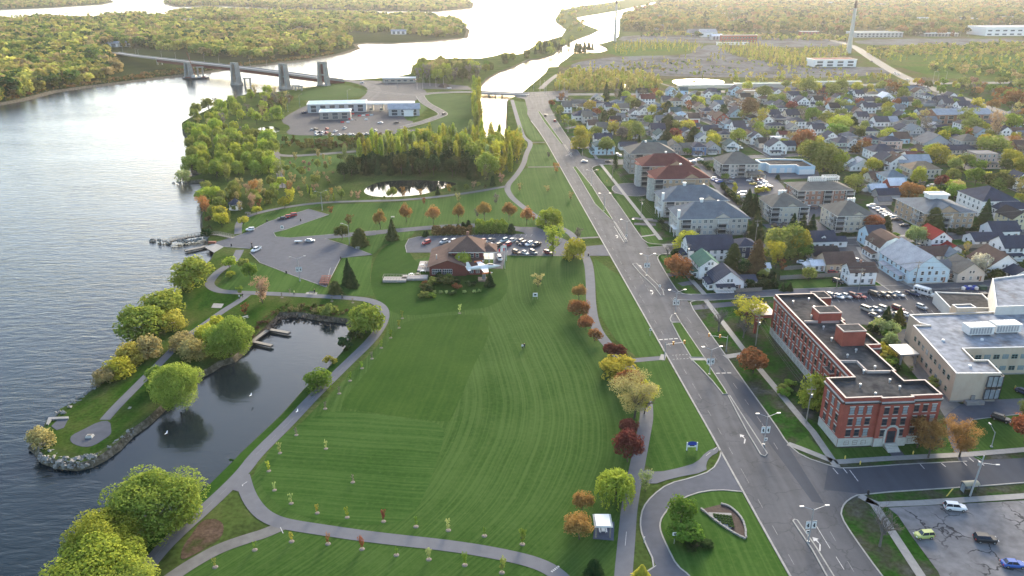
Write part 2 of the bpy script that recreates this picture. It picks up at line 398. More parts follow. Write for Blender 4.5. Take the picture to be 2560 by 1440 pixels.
M_gravel = ramp_mat('gravel_waste', [(.045, .045, .032), (.085, .083, .08), (.125, .13, .14), (.045, .055, .018)], .022, scale2=.2)
M_scrub = ramp_mat('scrub_ground', [(.025, .05, .012), (.06, .085, .018), (.075, .065, .032), (.085, .08, .065)], .02, scale2=.25)
M_meadow = ramp_mat('meadow', [(.03, .065, .012), (.055, .095, .018), (.085, .085, .032)], .012, scale2=.2, stretch=(.4, 1, 1))
M_beach = ramp_mat('shore_earth', [(.10, .065, .04), (.17, .115, .07), (.09, .08, .04)], .05, scale2=.4)
M_wood = ramp_mat('forest_floor', [(.02, .03, .012), (.035, .045, .018)], .03)
M_mulch = mat('mulch', (.045, .03, .025), .95, .3, 1.5)
M_mud = ramp_mat('bare_soil', [(.03, .05, .012), (.07, .05, .035), (.10, .07, .055)], .25, scale2=1.5)
M_water = water_mat('river_water', (.004, .011, .015), .13, 2.4, .75, ang=rad(-35))
M_lagoon = water_mat('lagoon_water', (.011, .017, .020), .09, 1.3, .22, ang=rad(15))
M_pond = water_mat('pond_water', (.015, .02, .018), .04, 2.0, .05)
# ------------------------------------------------------------------ water and land
b = MB(); b.face([(-16000, -800, -1.6), (16000, -800, -1.6), (16000, 30000, -1.6), (-16000, 30000, -1.6)])
tag(b.obj('river', M_water), 'broad river, dark blue near and glaring white far off', None, None, 'structure')
mainland = [(505, 1600), (180, 1560), (200, 1460), (280, 1385), (350, 1340), (420, 1285), (505, 1228), (560, 1177), (602, 1132), (700, 1040), (762, 970), (812, 928), (862, 872), (874, 850), (885, 822), (868, 796),
 (800, 788), (750, 780), (695, 780), (664, 806), (632, 840), (608, 868), (580, 893), (547, 902), (520, 920), (495, 931), (462, 965), (405, 1010), (365, 1047), (322, 1077), (290, 1110), (255, 1135), (225, 1150), (195, 1157),
 (150, 1152), (112, 1140), (95, 1118), (78, 1104), (92, 1092), (108, 1070), (118, 1048), (145, 1040), (150, 1022), (190, 1003), (245, 965), (275, 935), (303, 893), (330, 850), (360, 800), (400, 762), (440, 738), (462, 700),
 (500, 672), (528, 648), (540, 622), (522, 612), (520, 584), (506, 562), (506, 535), (512, 512), (500, 490), (504, 470), (515, 455), (508, 448), (474, 451), (468, 446), (512, 432), (482, 425), (476, 400), (466, 372), (474, 352), (460, 330), (457, 305), (480, 292), (512, 278),
 (550, 258), (595, 240), (640, 231), (700, 229), (745, 222), (790, 216), (838, 206), (880, 200), (940, 196), (1000, 190), (1028, 184), (1032, 165), (1050, 150), (1120, 146), (1200, 146), (1240, 139), (1262, 131), (1290, 136), (1308, 133), (1345, 108), (1378, 98),
 (1405, 90), (1416, 72), (1392, 56), (1388, 48), (1402, 25), (1450, 15), (1520, 6), (1580, -4), (1700, -20), (1790, -20), (1640, 4), (1600, 14), (1550, 25), (1495, 34), (1440, 43), (1455, 58), (1480, 68), (1497, 74), (1478, 84), (1432, 101), (1402, 117), (1385, 134),
 (1350, 145), (1317, 149), (1280, 167), (1250, 177), (1215, 195), (1200, 214), (1198, 245), (1203, 300), (1212, 345), (1240, 353), (1268, 342), (1268, 300), (1270, 250), (1310, 228), (1322, 217), (1343, 200), (1366, 180), (1372, 168), (1396, 166), (1400, 158), (1418, 146),
 (1432, 134), (1484, 132), (1525, 127), (1512, 116), (1497, 110), (1535, 100), (1548, 88), (1550, 45), (1595, 28), (1650, 4), (1830, -20), (4200, -20), (4200, 1600)]
def land(name, P, m, label, bw=2.2):
 W = [at(*p) for p in P]; b = MB(); b.tri_poly(W, 0)
 n = len(W); area = sum(W[i][0] * W[(i + 1) % n][1] - W[(i + 1) % n][0] * W[i][1] for i in range(n)); sgn = 1 if area > 0 else -1
 N = []
 for i in range(n):
  dx, dy = W[(i + 1) % n][0] - W[i - 1][0], W[(i + 1) % n][1] - W[i - 1][1]; q = math.hypot(dx, dy) or 1
  N.append((W[i][0] + sgn * dy / q * bw, W[i][1] - sgn * dx / q * bw))
 for i in range(n):
  j = (i + 1) % n; b.face([(*N[i], -3), (*N[j], -3), (*W[j], 0), (*W[i], 0)], 1)
 o = b.obj(name, [m, M_bank]); tag(o, label, None, None, 'structure'); return o
land('mainland', mainland, M_rough, 'rough grassy mainland between the river and the town')
land('near_island', [(-260, 300), (0, 256), (50, 247), (125, 227), (225, 213), (362, 197), (462, 185), (560, 172), (640, 162), (765, 148), (840, 135), (890, 120), (882, 110), (915, 106), (977, 107), (1077, 101), (1160, 93), (1167, 73), (1142, 56), (1060, 42),
 (900, 38), (700, 31), (560, 27), (520, 24), (440, 34), (380, 38), (300, 44), (200, 50), (85, 49), (0, 56), (-300, 62)], M_wood, 'long wooded island across the river, reached by the bridge', 14)
land('middle_island', [(425, -8), (412, 8), (440, 16), (560, 15), (700, 21), (900, 26), (1090, 28), (1178, 20), (1183, 6), (1140, -8)], M_wood, 'dark wooded island behind the near one', 10)
land('far_island', [(-700, 36), (0, 24), (125, 19), (250, 11), (285, 4), (255, -6), (-700, -16)], M_wood, 'farthest low island in the upper left', 10)
sheet('sandbar', [(160, 33), (375, 25.4), (376, 24.4), (160, 31.6)], M_beach, -1.45, 'thin dark breakwater line in the far channel')
# lagoon surface: calm water inside the spit
sheet('lagoon', [(860, 880), (812, 935), (762, 980), (700, 1050), (602, 1142), (505, 1238), (330, 1370), (300, 1330), (240, 1170), (330, 1085), (410, 1018), (500, 938), (545, 900), (600, 875), (620, 840), (655, 800), (692, 774), (800, 780), (880, 790), (895, 840)], M_lagoon, -1.58, 'calm dark lagoon behind the grassy spit')
SH = []
def G_(z): return z
# town yards, woods and waste ground
sheet('yards', [(1345, 255), (1660, 232), (2300, 200), (4200, 215), (4200, 1600), (2200, 1600), (1930, 1360), (1560, 700)], M_yard, .02, 'dull green yards and plots of the town')
sheet('scrubland', [(1380, 232), (1400, 160), (1440, 150), (1540, 118), (1560, 92), (2050, 92), (2800, 78), (4200, 60), (4200, 190), (2200, 205), (1690, 226), (1400, 233)], M_scrub, .04, 'scrubby waste ground with yellow saplings beyond the houses')
sheet('woodland_floor', [(1556, 80), (1560, 40), (1640, 6), (1850, -20), (4200, -20), (4200, 70), (2700, 90), (2100, 88), (1800, 84)], M_wood, .04, 'wooded suburb ground in the far upper right')
sheet('gravel_waste', [(1455, 152), (1560, 140), (1740, 138), (1760, 112), (1800, 112), (1830, 140), (1900, 150), (1960, 160), (2050, 172), (2180, 165), (2250, 182), (2180, 190), (1980, 196), (1800, 192), (1640, 190), (1560, 182), (1450, 178), (1420, 165)], M_gravel, .07, 'bare gravel of the demolished mill site', sm=1)
sheet('gravel_yard', [(1540, 103), (1560, 88), (1700, 90), (1770, 84), (1900, 92), (2000, 98), (2120, 102), (2120, 116), (1900, 118), (1760, 106), (1640, 106)], M_gravel, .07, 'pale scrapyard gravel by the left chimney', sm=1)
sheet('gravel_strip', [(2130, 100), (2330, 96), (2560, 98), (2560, 110), (2300, 114), (2150, 112)], M_gravel, .07, 'bare strip before the wooded suburb', sm=1)
sheet('meadow', [(2190, 145), (2300, 118), (2600, 118), (2700, 190), (2400, 200), (2300, 185)], M_meadow, .06, 'yellow-green meadow right of the curving road', sm=1)
sheet('meadow', [(1520, 112), (1640, 108), (1750, 112), (1735, 134), (1600, 142), (1520, 138)], M_meadow, .06, 'grassy patch beside the scrapyard', sm=1)
sheet('far_pond', [(1676, 204), (1690, 199), (1740, 197), (1790, 199), (1815, 204), (1800, 213), (1760, 216), (1700, 214)], M_pond, .08, 'bright pond behind the long strip building', sm=2)
sheet('wetland_pond', [(1560, 208), (1572, 208), (1575, 222), (1562, 223)], M_pond, .08, 'small bright pool in the scrub', sm=1)
sheet('cove_pond', [(642, 322), (665, 316), (695, 318), (702, 328), (680, 334), (650, 330)], M_pond, .08, 'white pool left of the border station', sm=2)
sheet('woodland_pond', [(925, 462), (960, 453), (1040, 450), (1110, 453), (1150, 460), (1110, 470), (1085, 478), (1060, 486), (990, 493), (930, 492), (905, 480)], M_pond, .08, 'glinting pond among the trees', sm=2)
# park lawns
PARKL = [(1478, 640), (1486, 700), (1482, 760), (1500, 825), (1560, 905), (1612, 1000), (1600, 1120), (1580, 1250), (1560, 1400), (1556, 1600), (300, 1600), (440, 1430), (640, 1345), (720, 1318), (640, 1268), (612, 1200), (730, 1080), (880, 930), (955, 855), (978, 800),
 (955, 752), (1000, 700), (1020, 640), (1265, 640), (1455, 640)]
sheet('park_lawn', PARKL, M_lawn, .03, 'broad mown lawn with curving mower stripes', sm=1)
sheet('slope_lawn', [(925, 700), (935, 650), (960, 615), (1018, 590), (1018, 632), (1090, 700), (1240, 672), (1262, 672), (1275, 720), (1240, 765), (1150, 778), (1010, 792), (960, 770), (935, 740)], M_hill, .045, 'dark green slope around the clubhouse', sm=1)
sheet('sports_lawn', [(1000, 812), (1030, 800), (1100, 790), (1205, 785), (1222, 800), (1220, 850), (1188, 905), (1158, 980), (1128, 1050), (1118, 1056), (1000, 1043), (870, 1022), (850, 1016), (870, 985), (930, 915)], M_field, .06, 'darker close-mown playing field', sm=1)
sheet('cross_lawn', [(850, 1022), (1000, 1047), (1120, 1058), (1095, 1150), (1050, 1270), (980, 1320), (780, 1300), (690, 1265), (640, 1200), (680, 1110), (760, 1050)], M_lawn2, .055, 'lawn corner mown crosswise', sm=2)
sheet('park_lawn_strip', [(1484, 645), (1560, 698), (1650, 865), (1662, 890), (1592, 893), (1540, 850), (1500, 790), (1490, 720)], M_verge, .05, 'mown strip between path and boulevard')
sheet('park_lawn_strip', [(1592, 901), (1668, 901), (1740, 1020), (1790, 1112), (1760, 1150), (1700, 1172), (1640, 1182), (1612, 1160), (1625, 1050), (1605, 960)], M_verge, .05, 'mown strip by the blue and white sign')
sheet('upper_lawn', [(1285, 430), (1318, 420), (1404, 420), (1490, 575), (1495, 592), (1445, 594), (1425, 575), (1350, 540), (1280, 490), (1275, 465)], M_verge, .05, 'striped lawn wedge beside the boulevard')
sheet('upper_lawn', [(1332, 362), (1372, 362), (1402, 416), (1318, 418), (1316, 390)], M_verge, .05, 'small lawn wedge above the cross path')
sheet('upper_lawn', [(1280, 252), (1318, 256), (1322, 300), (1360, 352), (1328, 352), (1300, 310)], M_verge, .05, 'narrow lawn between the canal path and the boulevard')
sheet('orange_row_lawn', [(682, 582), (712, 573), (822, 536), (830, 512), (1000, 506), (1120, 496), (1258, 470), (1290, 500), (1350, 548), (1420, 585), (1400, 600), (1340, 575), (1285, 563), (1180, 560), (1050, 568), (940, 577), (725, 594), (690, 592)], M_verge, .05, 'lawn carrying the row of orange budding trees')
sheet('launch_lawn', [(598, 556), (628, 541), (700, 524), (800, 510), (826, 510), (770, 522), (670, 553), (622, 578), (598, 583)], M_verge, .05, 'grass between the upper lot and the path')
sheet('launch_lawn', [(598, 640), (610, 650), (700, 676), (815, 720), (870, 742), (600, 733), (540, 720), (560, 690), (575, 665)], M_verge, .05, 'lawn below the large launch car park')
sheet('launch_lawn', [(856, 645), (930, 640), (925, 700), (935, 740), (880, 740), (820, 720)], M_verge, .05, 'lawn with the dark spruce')
sheet('launch_lawn', [(826, 597), (900, 588), (1040, 574), (1030, 590), (1010, 600), (960, 612), (932, 636)], M_verge, .05, 'lawn above the launch car park')
sheet('spit_grass', [(560, 640), (600, 640), (556, 665), (522, 700), (545, 722), (640, 737), (870, 748), (930, 758), (880, 792), (800, 784), (750, 775), (700, 780), (672, 808), (640, 838), (615, 868), (575, 888), (545, 897), (515, 915), (490, 927), (458, 960), (400, 1005), (362, 1041), (318, 1072),
 (285, 1104), (250, 1127), (222, 1136), (180, 1132), (140, 1120), (122, 1100), (115, 1060), (150, 1046), (160, 1024), (200, 1006), (252, 966), (283, 935), (311, 893), (338, 850), (368, 800), (408, 762), (448, 738), (470, 700), (508, 672), (535, 648)], M_pen, .04, 'worn grass of the spit around the lagoon')
sheet('lagoon_bank', [(510, 1225), (606, 1130), (705, 1038), (768, 966), (818, 925), (868, 868), (890, 830), (950, 800), (955, 820), (930, 847), (870, 905), (780, 990), (715, 1055), (635, 1130), (600, 1168), (560, 1215), (500, 1270), (440, 1320), (390, 1372), (335, 1440), (200, 1560), (210, 1450), (290, 1385), (430, 1290)], M_hill, .035, 'steep green bank along the lagoon')
sheet('bare_patch', [(505, 1300), (540, 1296), (562, 1312), (555, 1345), (520, 1368), (470, 1395), (450, 1400), (455, 1370), (480, 1335)], M_mud, .065, 'bare reddish soil patch by the path', sm=2)
sheet('station_grass', [(1050, 230), (1190, 240), (1195, 345), (1150, 350), (1000, 335), (1060, 315), (1110, 292), (1080, 262), (1055, 245)], M_hill, .05, 'embankment grass beside the border station')
sheet('station_grass', [(740, 250), (760, 228), (850, 208), (925, 230), (900, 242), (800, 252)], M_hill, .05, 'grassy mound below the bridge ramp')
sheet('station_grass', [(990, 255), (1030, 250), (1070, 268), (1040, 300), (1000, 310), (990, 270)], M_verge, .06, 'grass plot behind the inspection office')
sheet('station_grass', [(650, 335), (1180, 345), (1060, 362), (700, 362), (655, 352)], M_hill, .045, 'green bank below the station car park')
sheet('reed_lawn', [(702, 400), (760, 392), (940, 382), (960, 392), (880, 410), (760, 445), (710, 440)], M_verge, .05, 'green clearing by the wood')
sheet('roundabout_lawn', [(1680, 1265), (1730, 1237), (1795, 1227), (1853, 1230), (1930, 1368), (1975, 1448), (2000, 1600), (1760, 1600), (1700, 1425), (1672, 1372), (1656, 1332), (1652, 1312), (1659, 1292)], M_verge, .05, 'lawn inside the lower drive loop')
sheet('institution_lawn', [(1730, 757), (1800, 751), (1910, 745), (1926, 760), (1925, 830), (1965, 930), (2040, 1050), (2040, 1060), (2085, 1118), (2300, 1112), (2330, 1135), (2100, 1152), (2075, 1145), (1975, 1108), (1862, 940), (1770, 822)], M_yard, .05, 'patchy shaded lawn in front of the institution')
sheet('institution_lawn', [(2045, 1062), (2085, 1122), (2208, 1116), (2226, 1142), (2092, 1152), (2060, 1112)], M_verge, .07, 'dark lawn under the brick front')
sheet('institution_lawn', [(1985, 1112), (2020, 1090), (2064, 1140), (2062, 1146)], M_verge, .07, 'triangle of lawn by the corner')
sheet('institution_lawn', [(2264, 1140), (2244, 1116), (2320, 1108), (2390, 1135), (2390, 1134)], M_verge, .07, 'lawn under the orange tree')
sheet('institution_lawn', [(2420, 1130), (2400, 1100), (2460, 1040), (2560, 1010), (2700, 1000), (2700, 1120)], M_verge, .07, 'lawn right of the curved drive')
sheet('institution_lawn', [(2480, 990), (2500, 930), (2700, 900), (2700, 990), (2510, 1000)], M_verge, .07, 'lawn behind the beige wing')
sheet('house_lawn', [(1965, 702), (2080, 698), (2098, 712), (2030, 722), (1975, 720)], M_verge, .07, 'neat fenced back lawn')
sheet('house_lawn', [(1950, 676), (2028, 672), (2026, 684), (1950, 690)], M_verge, .07, 'green yard behind the fence')
sheet('apartment_lawn', [(1504, 412), (1535, 416), (1560, 460), (1540, 462), (1518, 440)], M_hill, .07, 'strip lawn by the red-roofed apartments')
sheet('apartment_lawn', [(1540, 488), (1600, 492), (1645, 508), (1642, 540), (1600, 548), (1565, 530)], M_hill, .07, 'strip lawn by the cul-de-sac')
sheet('apartment_lawn', [(1490, 418), (1507, 424), (1535, 464), (1515, 466), (1498, 440)], M_verge, .07, 'verge grass above the cul-de-sac')
sheet('apartment_lawn', [(1540, 488), (1562, 500), (1600, 543), (1572, 544), (1545, 515)], M_verge, .075, 'verge grass below the cul-de-sac')
sheet('apartment_lawn', [(1600, 568), (1622, 572), (1655, 612), (1625, 612), (1605, 590)], M_verge, .07, 'verge grass by the blue-grey roofs')
sheet('apartment_lawn', [(1740, 594), (1865, 590), (1870, 604), (1745, 608)], M_hill, .07, 'lawn in front of the blue-grey roofed block')
sheet('house_lawn', [(1652, 642), (1680, 636), (1700, 670), (1722, 705), (1705, 707), (1672, 680)], M_verge, .07, 'verge lawn under the red maple')
sheet('house_lawn', [(1692, 711), (1720, 710), (1748, 738), (1718, 735)], M_verge, .07, 'verge lawn above the side street')
sheet('house_lawn', [(2313, 612), (2420, 606), (2410, 618), (2398, 620)], M_verge, .07, 'green patch by the red-roofed house')
sheet('house_lawn', [(1450, 375), (1480, 370), (1500, 396), (1470, 392)], M_verge, .07, 'verge lawn on the street corner')
sheet('house_lawn', [(1610, 330), (1645, 326), (1650, 340), (1620, 345)], M_verge, .07, 'bright square lawn behind the garage')
# ------------------------------------------------------------------ roads
KERBS = MB()
def kerb(P, wd=.32, h=.16, world=False, sm=1): strip('k', P, wd, None, h=h, mb=KERBS, world=world, sm=sm)
LEFT = [(1319, 272), (1318, 285), (1327, 302), (1345, 325), (1367, 358), (1560, 700), (1775, 1080), (1930, 1360), (1975, 1440), (2060, 1600)]
RIGHT = [(1372, 262), (1392, 302), (1430, 360), (1450, 385), (1540, 502), (1590, 575), (1620, 615), (1642, 640), (1687, 720), (1722, 757), (1770, 827), (1815, 890), (1862, 957), (1937, 1060), (1970, 1112), (2007, 1142), (2082, 1167), (2150, 1235), (2105, 1265), (2102, 1292), (2132, 1340), (2202, 1437), (2330, 1600)]
sheet('boulevard', LEFT + RIGHT[::-1], M_road, .10, 'wide divided asphalt boulevard')
sheet('boulevard_resurfacing', [(1795, 915), (1860, 960), (1935, 1060), (1968, 1112), (2010, 1180), (2060, 1260), (2030, 1255), (1990, 1200), (1905, 1085), (1855, 1020)], M_road2, .108, 'darker bluish resurfaced lanes')
sheet('institution_street', [(2070, 1165), (2107, 1172), (2195, 1166), (2265, 1161), (2417, 1152), (2700, 1140), (2700, 1200), (2560, 1207), (2450, 1216), (2150, 1235), (2060, 1225)], M_road2, .112, 'side street below the brick institution')
def road(name, P, width, z, label, m=None, world=False, ker=True, sm=2):
 strip(name, P, width, m or M_road, z=z, label=label, world=world, sm=sm)
RC = []
def roadz(name, P, width, z, label, m=None, ker=True, sm=2):
 RC.extend(smooth_line([at(*p) for p in P], 4))
 W = smooth_line([at(*p) for p in P], sm); L, Rr = strip_pts(W, width); b = MB()
 for i in range(len(W) - 1): b.face([(*L[i], z), (*Rr[i], z), (*Rr[i + 1], z), (*L[i + 1], z)])
 tag(b.obj(name, m or M_road), label, None, None, 'structure')
 if ker:
  kerb(L, world=True, sm=0); kerb(Rr, world=True, sm=0)
def gline(u0, v0, u1, v1): return [w2p(*g2w(u0, v0)), w2p(*g2w(u1, v1))]
# town streets
sheet('side_street', [(1455, 388), (1475, 397), (1600, 402), (1600, 410), (1500, 412), (1478, 420), (1466, 410)], M_road, .105, 'short street before the apartments')
roadz('side_street', [(1590, 406), (1760, 398), (1960, 389), (2150, 380), (2330, 374), (2700, 360)], 8, .09, 'cross street through the houses')
roadz('side_street', [(1545, 204 + 28), (1600, 262), (1755, 292), (1880, 360), (1975, 412)], 9, .088, 'straight street running diagonally through the houses')
roadz('side_street', [(2150, 300), (2230, 330), (2330, 375), (2420, 420), (2560, 480)], 8, .086, 'right-hand street between the rows')
roadz('side_street', [(1628, 628), (1700, 622), (1860, 616), (2100, 604), (2300, 594), (2700, 575)], 9.5, .094, 'long cross street below the apartment blocks')
roadz('side_street', [(2108, 602), (2140, 640), (2205, 690), (2262, 728)], 11, .092, 'short street past the red gambrel-roofed house')
roadz('lane', [(1690, 742), (1760, 745), (1900, 734), (2060, 728), (2300, 720), (2600, 700)], 6, .09, 'narrow lane behind the institution', M_lot)
roadz('lane', [(1730, 770), (1830, 760), (1905, 756)], 4, .085, 'drive to the institution porch', M_lot, False)
roadz('side_street', [(1830, 455), (1760, 420), (1730, 395)], 7, .085, 'service drive behind the red-roofed apartments', M_lot, False)
roadz('side_street', [(1900, 420), (1945, 470), (1985, 520), (2080, 600)], 8, .087, 'drive between the beige blocks', M_lot, False)
roadz('mill_road', [(2240, 420 - 205), (2300, 215)], 8, .09, 'road stub by the junction', M_lot3, False)
roadz('mill_road', [(2600, 320), (2480, 272), (2380, 238), (2300, 212), (2230, 178), (2170, 140), (2130, 112), (2060, 98)], 13, .09, 'pale road curving past the chimney', M_path2, True)
roadz('mill_road', [(1340, 236), (1500, 236), (1640, 236), (1900, 225), (2150, 212), (2360, 208), (2700, 205)], 14, .095, 'cross road beyond the houses', M_path2, True)
roadz('mill_road', [(1352, 222), (1375, 200), (1395, 186)], 6, .09, 'gravel track beside the canal', M_path2, False)
roadz('mill_track', [(1700, 152), (1735, 140), (1745, 118), (1760, 100)], 9, .085, 'pale track across the waste ground', M_gravel, False)
roadz('mill_track', [(1640, 204), (1680, 218), (1720, 222)], 3, .085, 'curved footpath by the far pond', M_path2, False)
sheet('junction', [(1318, 272), (1312, 248), (1290, 243), (1290, 232), (1420, 226), (1420, 246), (1372, 250), (1376, 278), (1345, 285)], M_road, .118, 'wide junction at the head of the boulevard')
# station ground
sheet('station_apron', [(702, 305), (712, 292), (762, 264), (800, 256), (900, 252), (930, 236), (925, 226), (905, 212), (870, 205), (900, 200), (1000, 206), (1060, 222), (1070, 236), (1040, 250), (1030, 258), (1000, 262), (1010, 300), (1040, 305), (1005, 326), (1080, 322), (1005, 336), (760, 340), (710, 335), (730, 318)], M_lot3, .10, 'grey asphalt aprons of the border station', sm=1)
roadz('station_drive', [(925, 226), (990, 236), (1050, 238), (1080, 232), (1200, 229), (1340, 240)], 10, .13, 'road from the station over the canal', M_road)
roadz('station_drive', [(1050, 240), (1062, 258), (1095, 275), (1112, 286), (1090, 294), (1060, 305), (1010, 318)], 8, .125, 'looping drive east of the station', M_road)
roadz('ramp_road', [(850, 200), (900, 205), (940, 220), (930, 240), (905, 256)], 14, .128, 'bridge approach curving into the station', M_road, False)
sheet('asphalt_yard', [(1000, 205), (1080, 208), (1170, 215), (1180, 225), (1060, 222), (1010, 218)], M_lot3, .09, 'works yard with a dark spoil heap')
# park roads and lots
sheet('launch_lot', [(625, 632), (640, 618), (662, 610), (812, 597), (872, 615), (930, 637), (852, 645), (815, 718), (730, 688), (650, 657)], M_lot, .10, 'large empty launch car park')
sheet('launch_lot', [(560, 617), (536, 607), (585, 592), (622, 580), (670, 555), (772, 523), (822, 537), (712, 575), (684, 582), (690, 592), (725, 595), (940, 577), (940, 588), (812, 598), (662, 612), (620, 622)], M_lot, .104, 'narrow upper lot and launch apron')
sheet('boat_ramp', [(560, 617), (536, 607), (512, 618), (535, 632)], M_conc, .05, 'concrete boat ramp')
roadz('clubhouse_drive', [(938, 582), (1050, 571), (1180, 562), (1285, 569), (1345, 585), (1385, 605)], 6, .108, 'drive passing behind the hedge', M_lot, False)
sheet('clubhouse_lot', [(1017, 632), (1013, 615), (1022, 598), (1045, 592), (1237, 586), (1312, 585), (1300, 568), (1340, 568), (1370, 580), (1410, 598), (1455, 617), (1510, 612), (1527, 640), (1475, 640), (1265, 638), (1257, 672), (1230, 672), (1237, 637), (1210, 627), (1090, 632)], M_lot, .112, 'asphalt car park behind the clubhouse')
sheet('lower_loop', [(1802, 1127), (1800, 1145), (1780, 1177), (1730, 1195), (1670, 1210), (1630, 1240), (1607, 1270), (1600, 1305), (1605, 1340), (1640, 1415), (1615, 1432), (1560, 1600), (1780, 1600), (1725, 1440), (1692, 1415), (1670, 1372), (1652, 1332), (1649, 1312), (1655, 1292), (1680, 1262), (1730, 1235), (1792, 1224), (1857, 1230)], M_lot, .115, 'curved asphalt drive loop off the boulevard')
kerb([(1802, 1127), (1800, 1145), (1780, 1177), (1730, 1195), (1670, 1210), (1630, 1240), (1607, 1270), (1600, 1305), (1605, 1340), (1640, 1415), (1617, 1430)])
kerb([(1857, 1230), (1792, 1224), (1730, 1235), (1680, 1262), (1655, 1292), (1649, 1312), (1652, 1332), (1670, 1372), (1692, 1415), (1725, 1440), (1800, 1530)])
sheet('cross_link_path', [(1795, 1117), (1765, 1130), (1742, 1157), (1700, 1170), (1642, 1182), (1612, 1172), (1600, 1195), (1628, 1214), (1680, 1196), (1767, 1180), (1765, 1160), (1775, 1142), (1798, 1130)], M_path, .09, 'path link from the boulevard to the long path', sm=1)
sheet('lower_lot', [(2220, 1270), (2560, 1252), (2900, 1235), (2900, 1600), (2420, 1600), (2345, 1430), (2282, 1345), (2245, 1290)], M_lot2, .10, 'cracked pale asphalt car park')
sheet('institution_lot', [(2050, 737), (2200, 728), (2480, 716), (2492, 760), (2500, 800), (2290, 806), (2240, 820), (2190, 812), (2120, 812), (2070, 770)], M_lot3, .10, 'car park behind the institution')
sheet('courtyard', [(2215, 830), (2270, 822), (2300, 900), (2380, 1000), (2420, 1020), (2390, 1060), (2360, 1040), (2330, 990), (2280, 930), (2240, 880)], M_path2, .09, 'paved courtyard between brick and beige buildings')
sheet('institution_drive', [(2362, 1040), (2400, 1012), (2480, 1000), (2700, 990), (2700, 1030), (2560, 1035), (2430, 1050), (2404, 1090), (2420, 1135), (2462, 1160), (2400, 1160), (2372, 1100)], M_lot, .10, 'curved drive in front of the beige building')
strip_z = .12
sheet('apartment_lot', [(1745, 415), (1800, 436), (1890, 440), (1960, 480), (1935, 500), (1870, 480), (1850, 500), (1805, 490), (1770, 450)], M_lot, .08, 'car park between the apartment blocks')
sheet('apartment_lot', [(1905, 560), (1980, 560), (2050, 585), (2035, 592), (1940, 592)], M_lot, .08, 'car park by the row of spruces')
sheet('apartment_lot', [(2165, 512), (2200, 502), (2265, 560), (2310, 590), (2230, 592), (2190, 550)], M_lot, .08, 'car park beside the brick balcony apartments')
sheet('apartment_lot', [(1890, 415), (2045, 425), (2050, 445), (1920, 450)], M_lot, .08, 'forecourt of the garage block')
sheet('apartment_lot', [(1790, 480), (1840, 490), (1900, 560), (1870, 550)], M_lot3, .08, 'strip of parking beside the fence')
sheet('apartment_lot', [(2010, 505), (2045, 505), (2060, 540), (2020, 545)], M_lot, .082, 'parking nook between beige blocks')
# round drop-off
cx, cy = at(1580, 474)
sheet('cul_de_sac', [(cx + 11 * math.cos(t * math.pi / 16), cy + 14 * math.sin(t * math.pi / 16)) for t in range(32)], M_lot, .10, 'round dark drop-off circle', world=True)
kerb([(cx + 11 * math.cos(t * math.pi / 16), cy + 14 * math.sin(t * math.pi / 16)) for t in range(33)], world=True, sm=0)
for (a, c) in (((1532, 469), (1562, 467)), ((1535, 482), (1562, 482))): roadz('driveway', [a, c], 3.5, .09, 'entry to the drop-off circle', M_lot, False, 0)
for P in ([(1580, 545), (1640, 552), (1690, 560)], [(1585, 560), (1640, 562)], [(1478, 372), (1440, 366)], [(1415, 322), (1440, 316)], [(1668, 688), (1706, 684)], [(1700, 712), (1732, 706)], [(1432, 343), (1462, 338)]):
 roadz('driveway', P, 3.5, .085, 'short driveway off the boulevard', M_lot, False, 1)
# medians
def median(P, m, label, z=.24):
 W = [at(*p) for p in P]; b = MB(); b.tri_poly(W, z)
 n = len(W)
 for i in range(n): j = (i + 1) % n; b.face([(*W[i], 0), (*W[j], 0), (*W[j], z), (*W[i], z)])
 tag(b.obj('median', m), label, None, None, 'structure'); kerb(W + [W[0]], world=True, sm=0, h=z + .03, wd=.3)
median([(1344, 278), (1350, 280), (1372, 310), (1408, 360), (1402, 360), (1360, 305)], M_verge, 'slim grass median near the head junction')
median([(1409, 362), (1412, 362), (1431, 391), (1428, 393)], M_road, 'concrete median tip')
median([(1432, 418), (1440, 417), (1480, 466), (1532, 550), (1524, 546), (1487, 510), (1445, 438)], M_verge, 'grass median beside the side street')
median([(1533, 553), (1538, 557), (1569, 605), (1565, 606)], M_road, 'thin concrete median')
median([(1581, 661), (1591, 659), (1610, 680), (1657, 726), (1660, 740), (1652, 740), (1636, 718), (1600, 684)], M_road, 'concrete turning island')
median([(1678, 806), (1675, 798), (1680, 788), (1689, 786), (1701, 806)], M_road, 'rounded concrete nose of the median')
median([(1679, 808), (1702, 808), (1760, 894), (1728, 894), (1700, 848)], M_verge, 'grass median above the crossing')
median([(1731, 902), (1764, 902), (1812, 975), (1818, 986), (1808, 987), (1780, 952), (1745, 915)], M_verge, 'grass median below the crossing')
median([(1820, 990), (1824, 990), (1918, 1135), (1912, 1142), (1902, 1138), (1870, 1085)], M_road, 'long narrow median with a raised kerb')
median([(1982, 1304), (1986, 1300), (1993, 1302), (2040, 1370), (2083, 1440), (2180, 1600), (2150, 1600), (2066, 1440), (2030, 1375)], M_road, 'narrow median in the foreground')
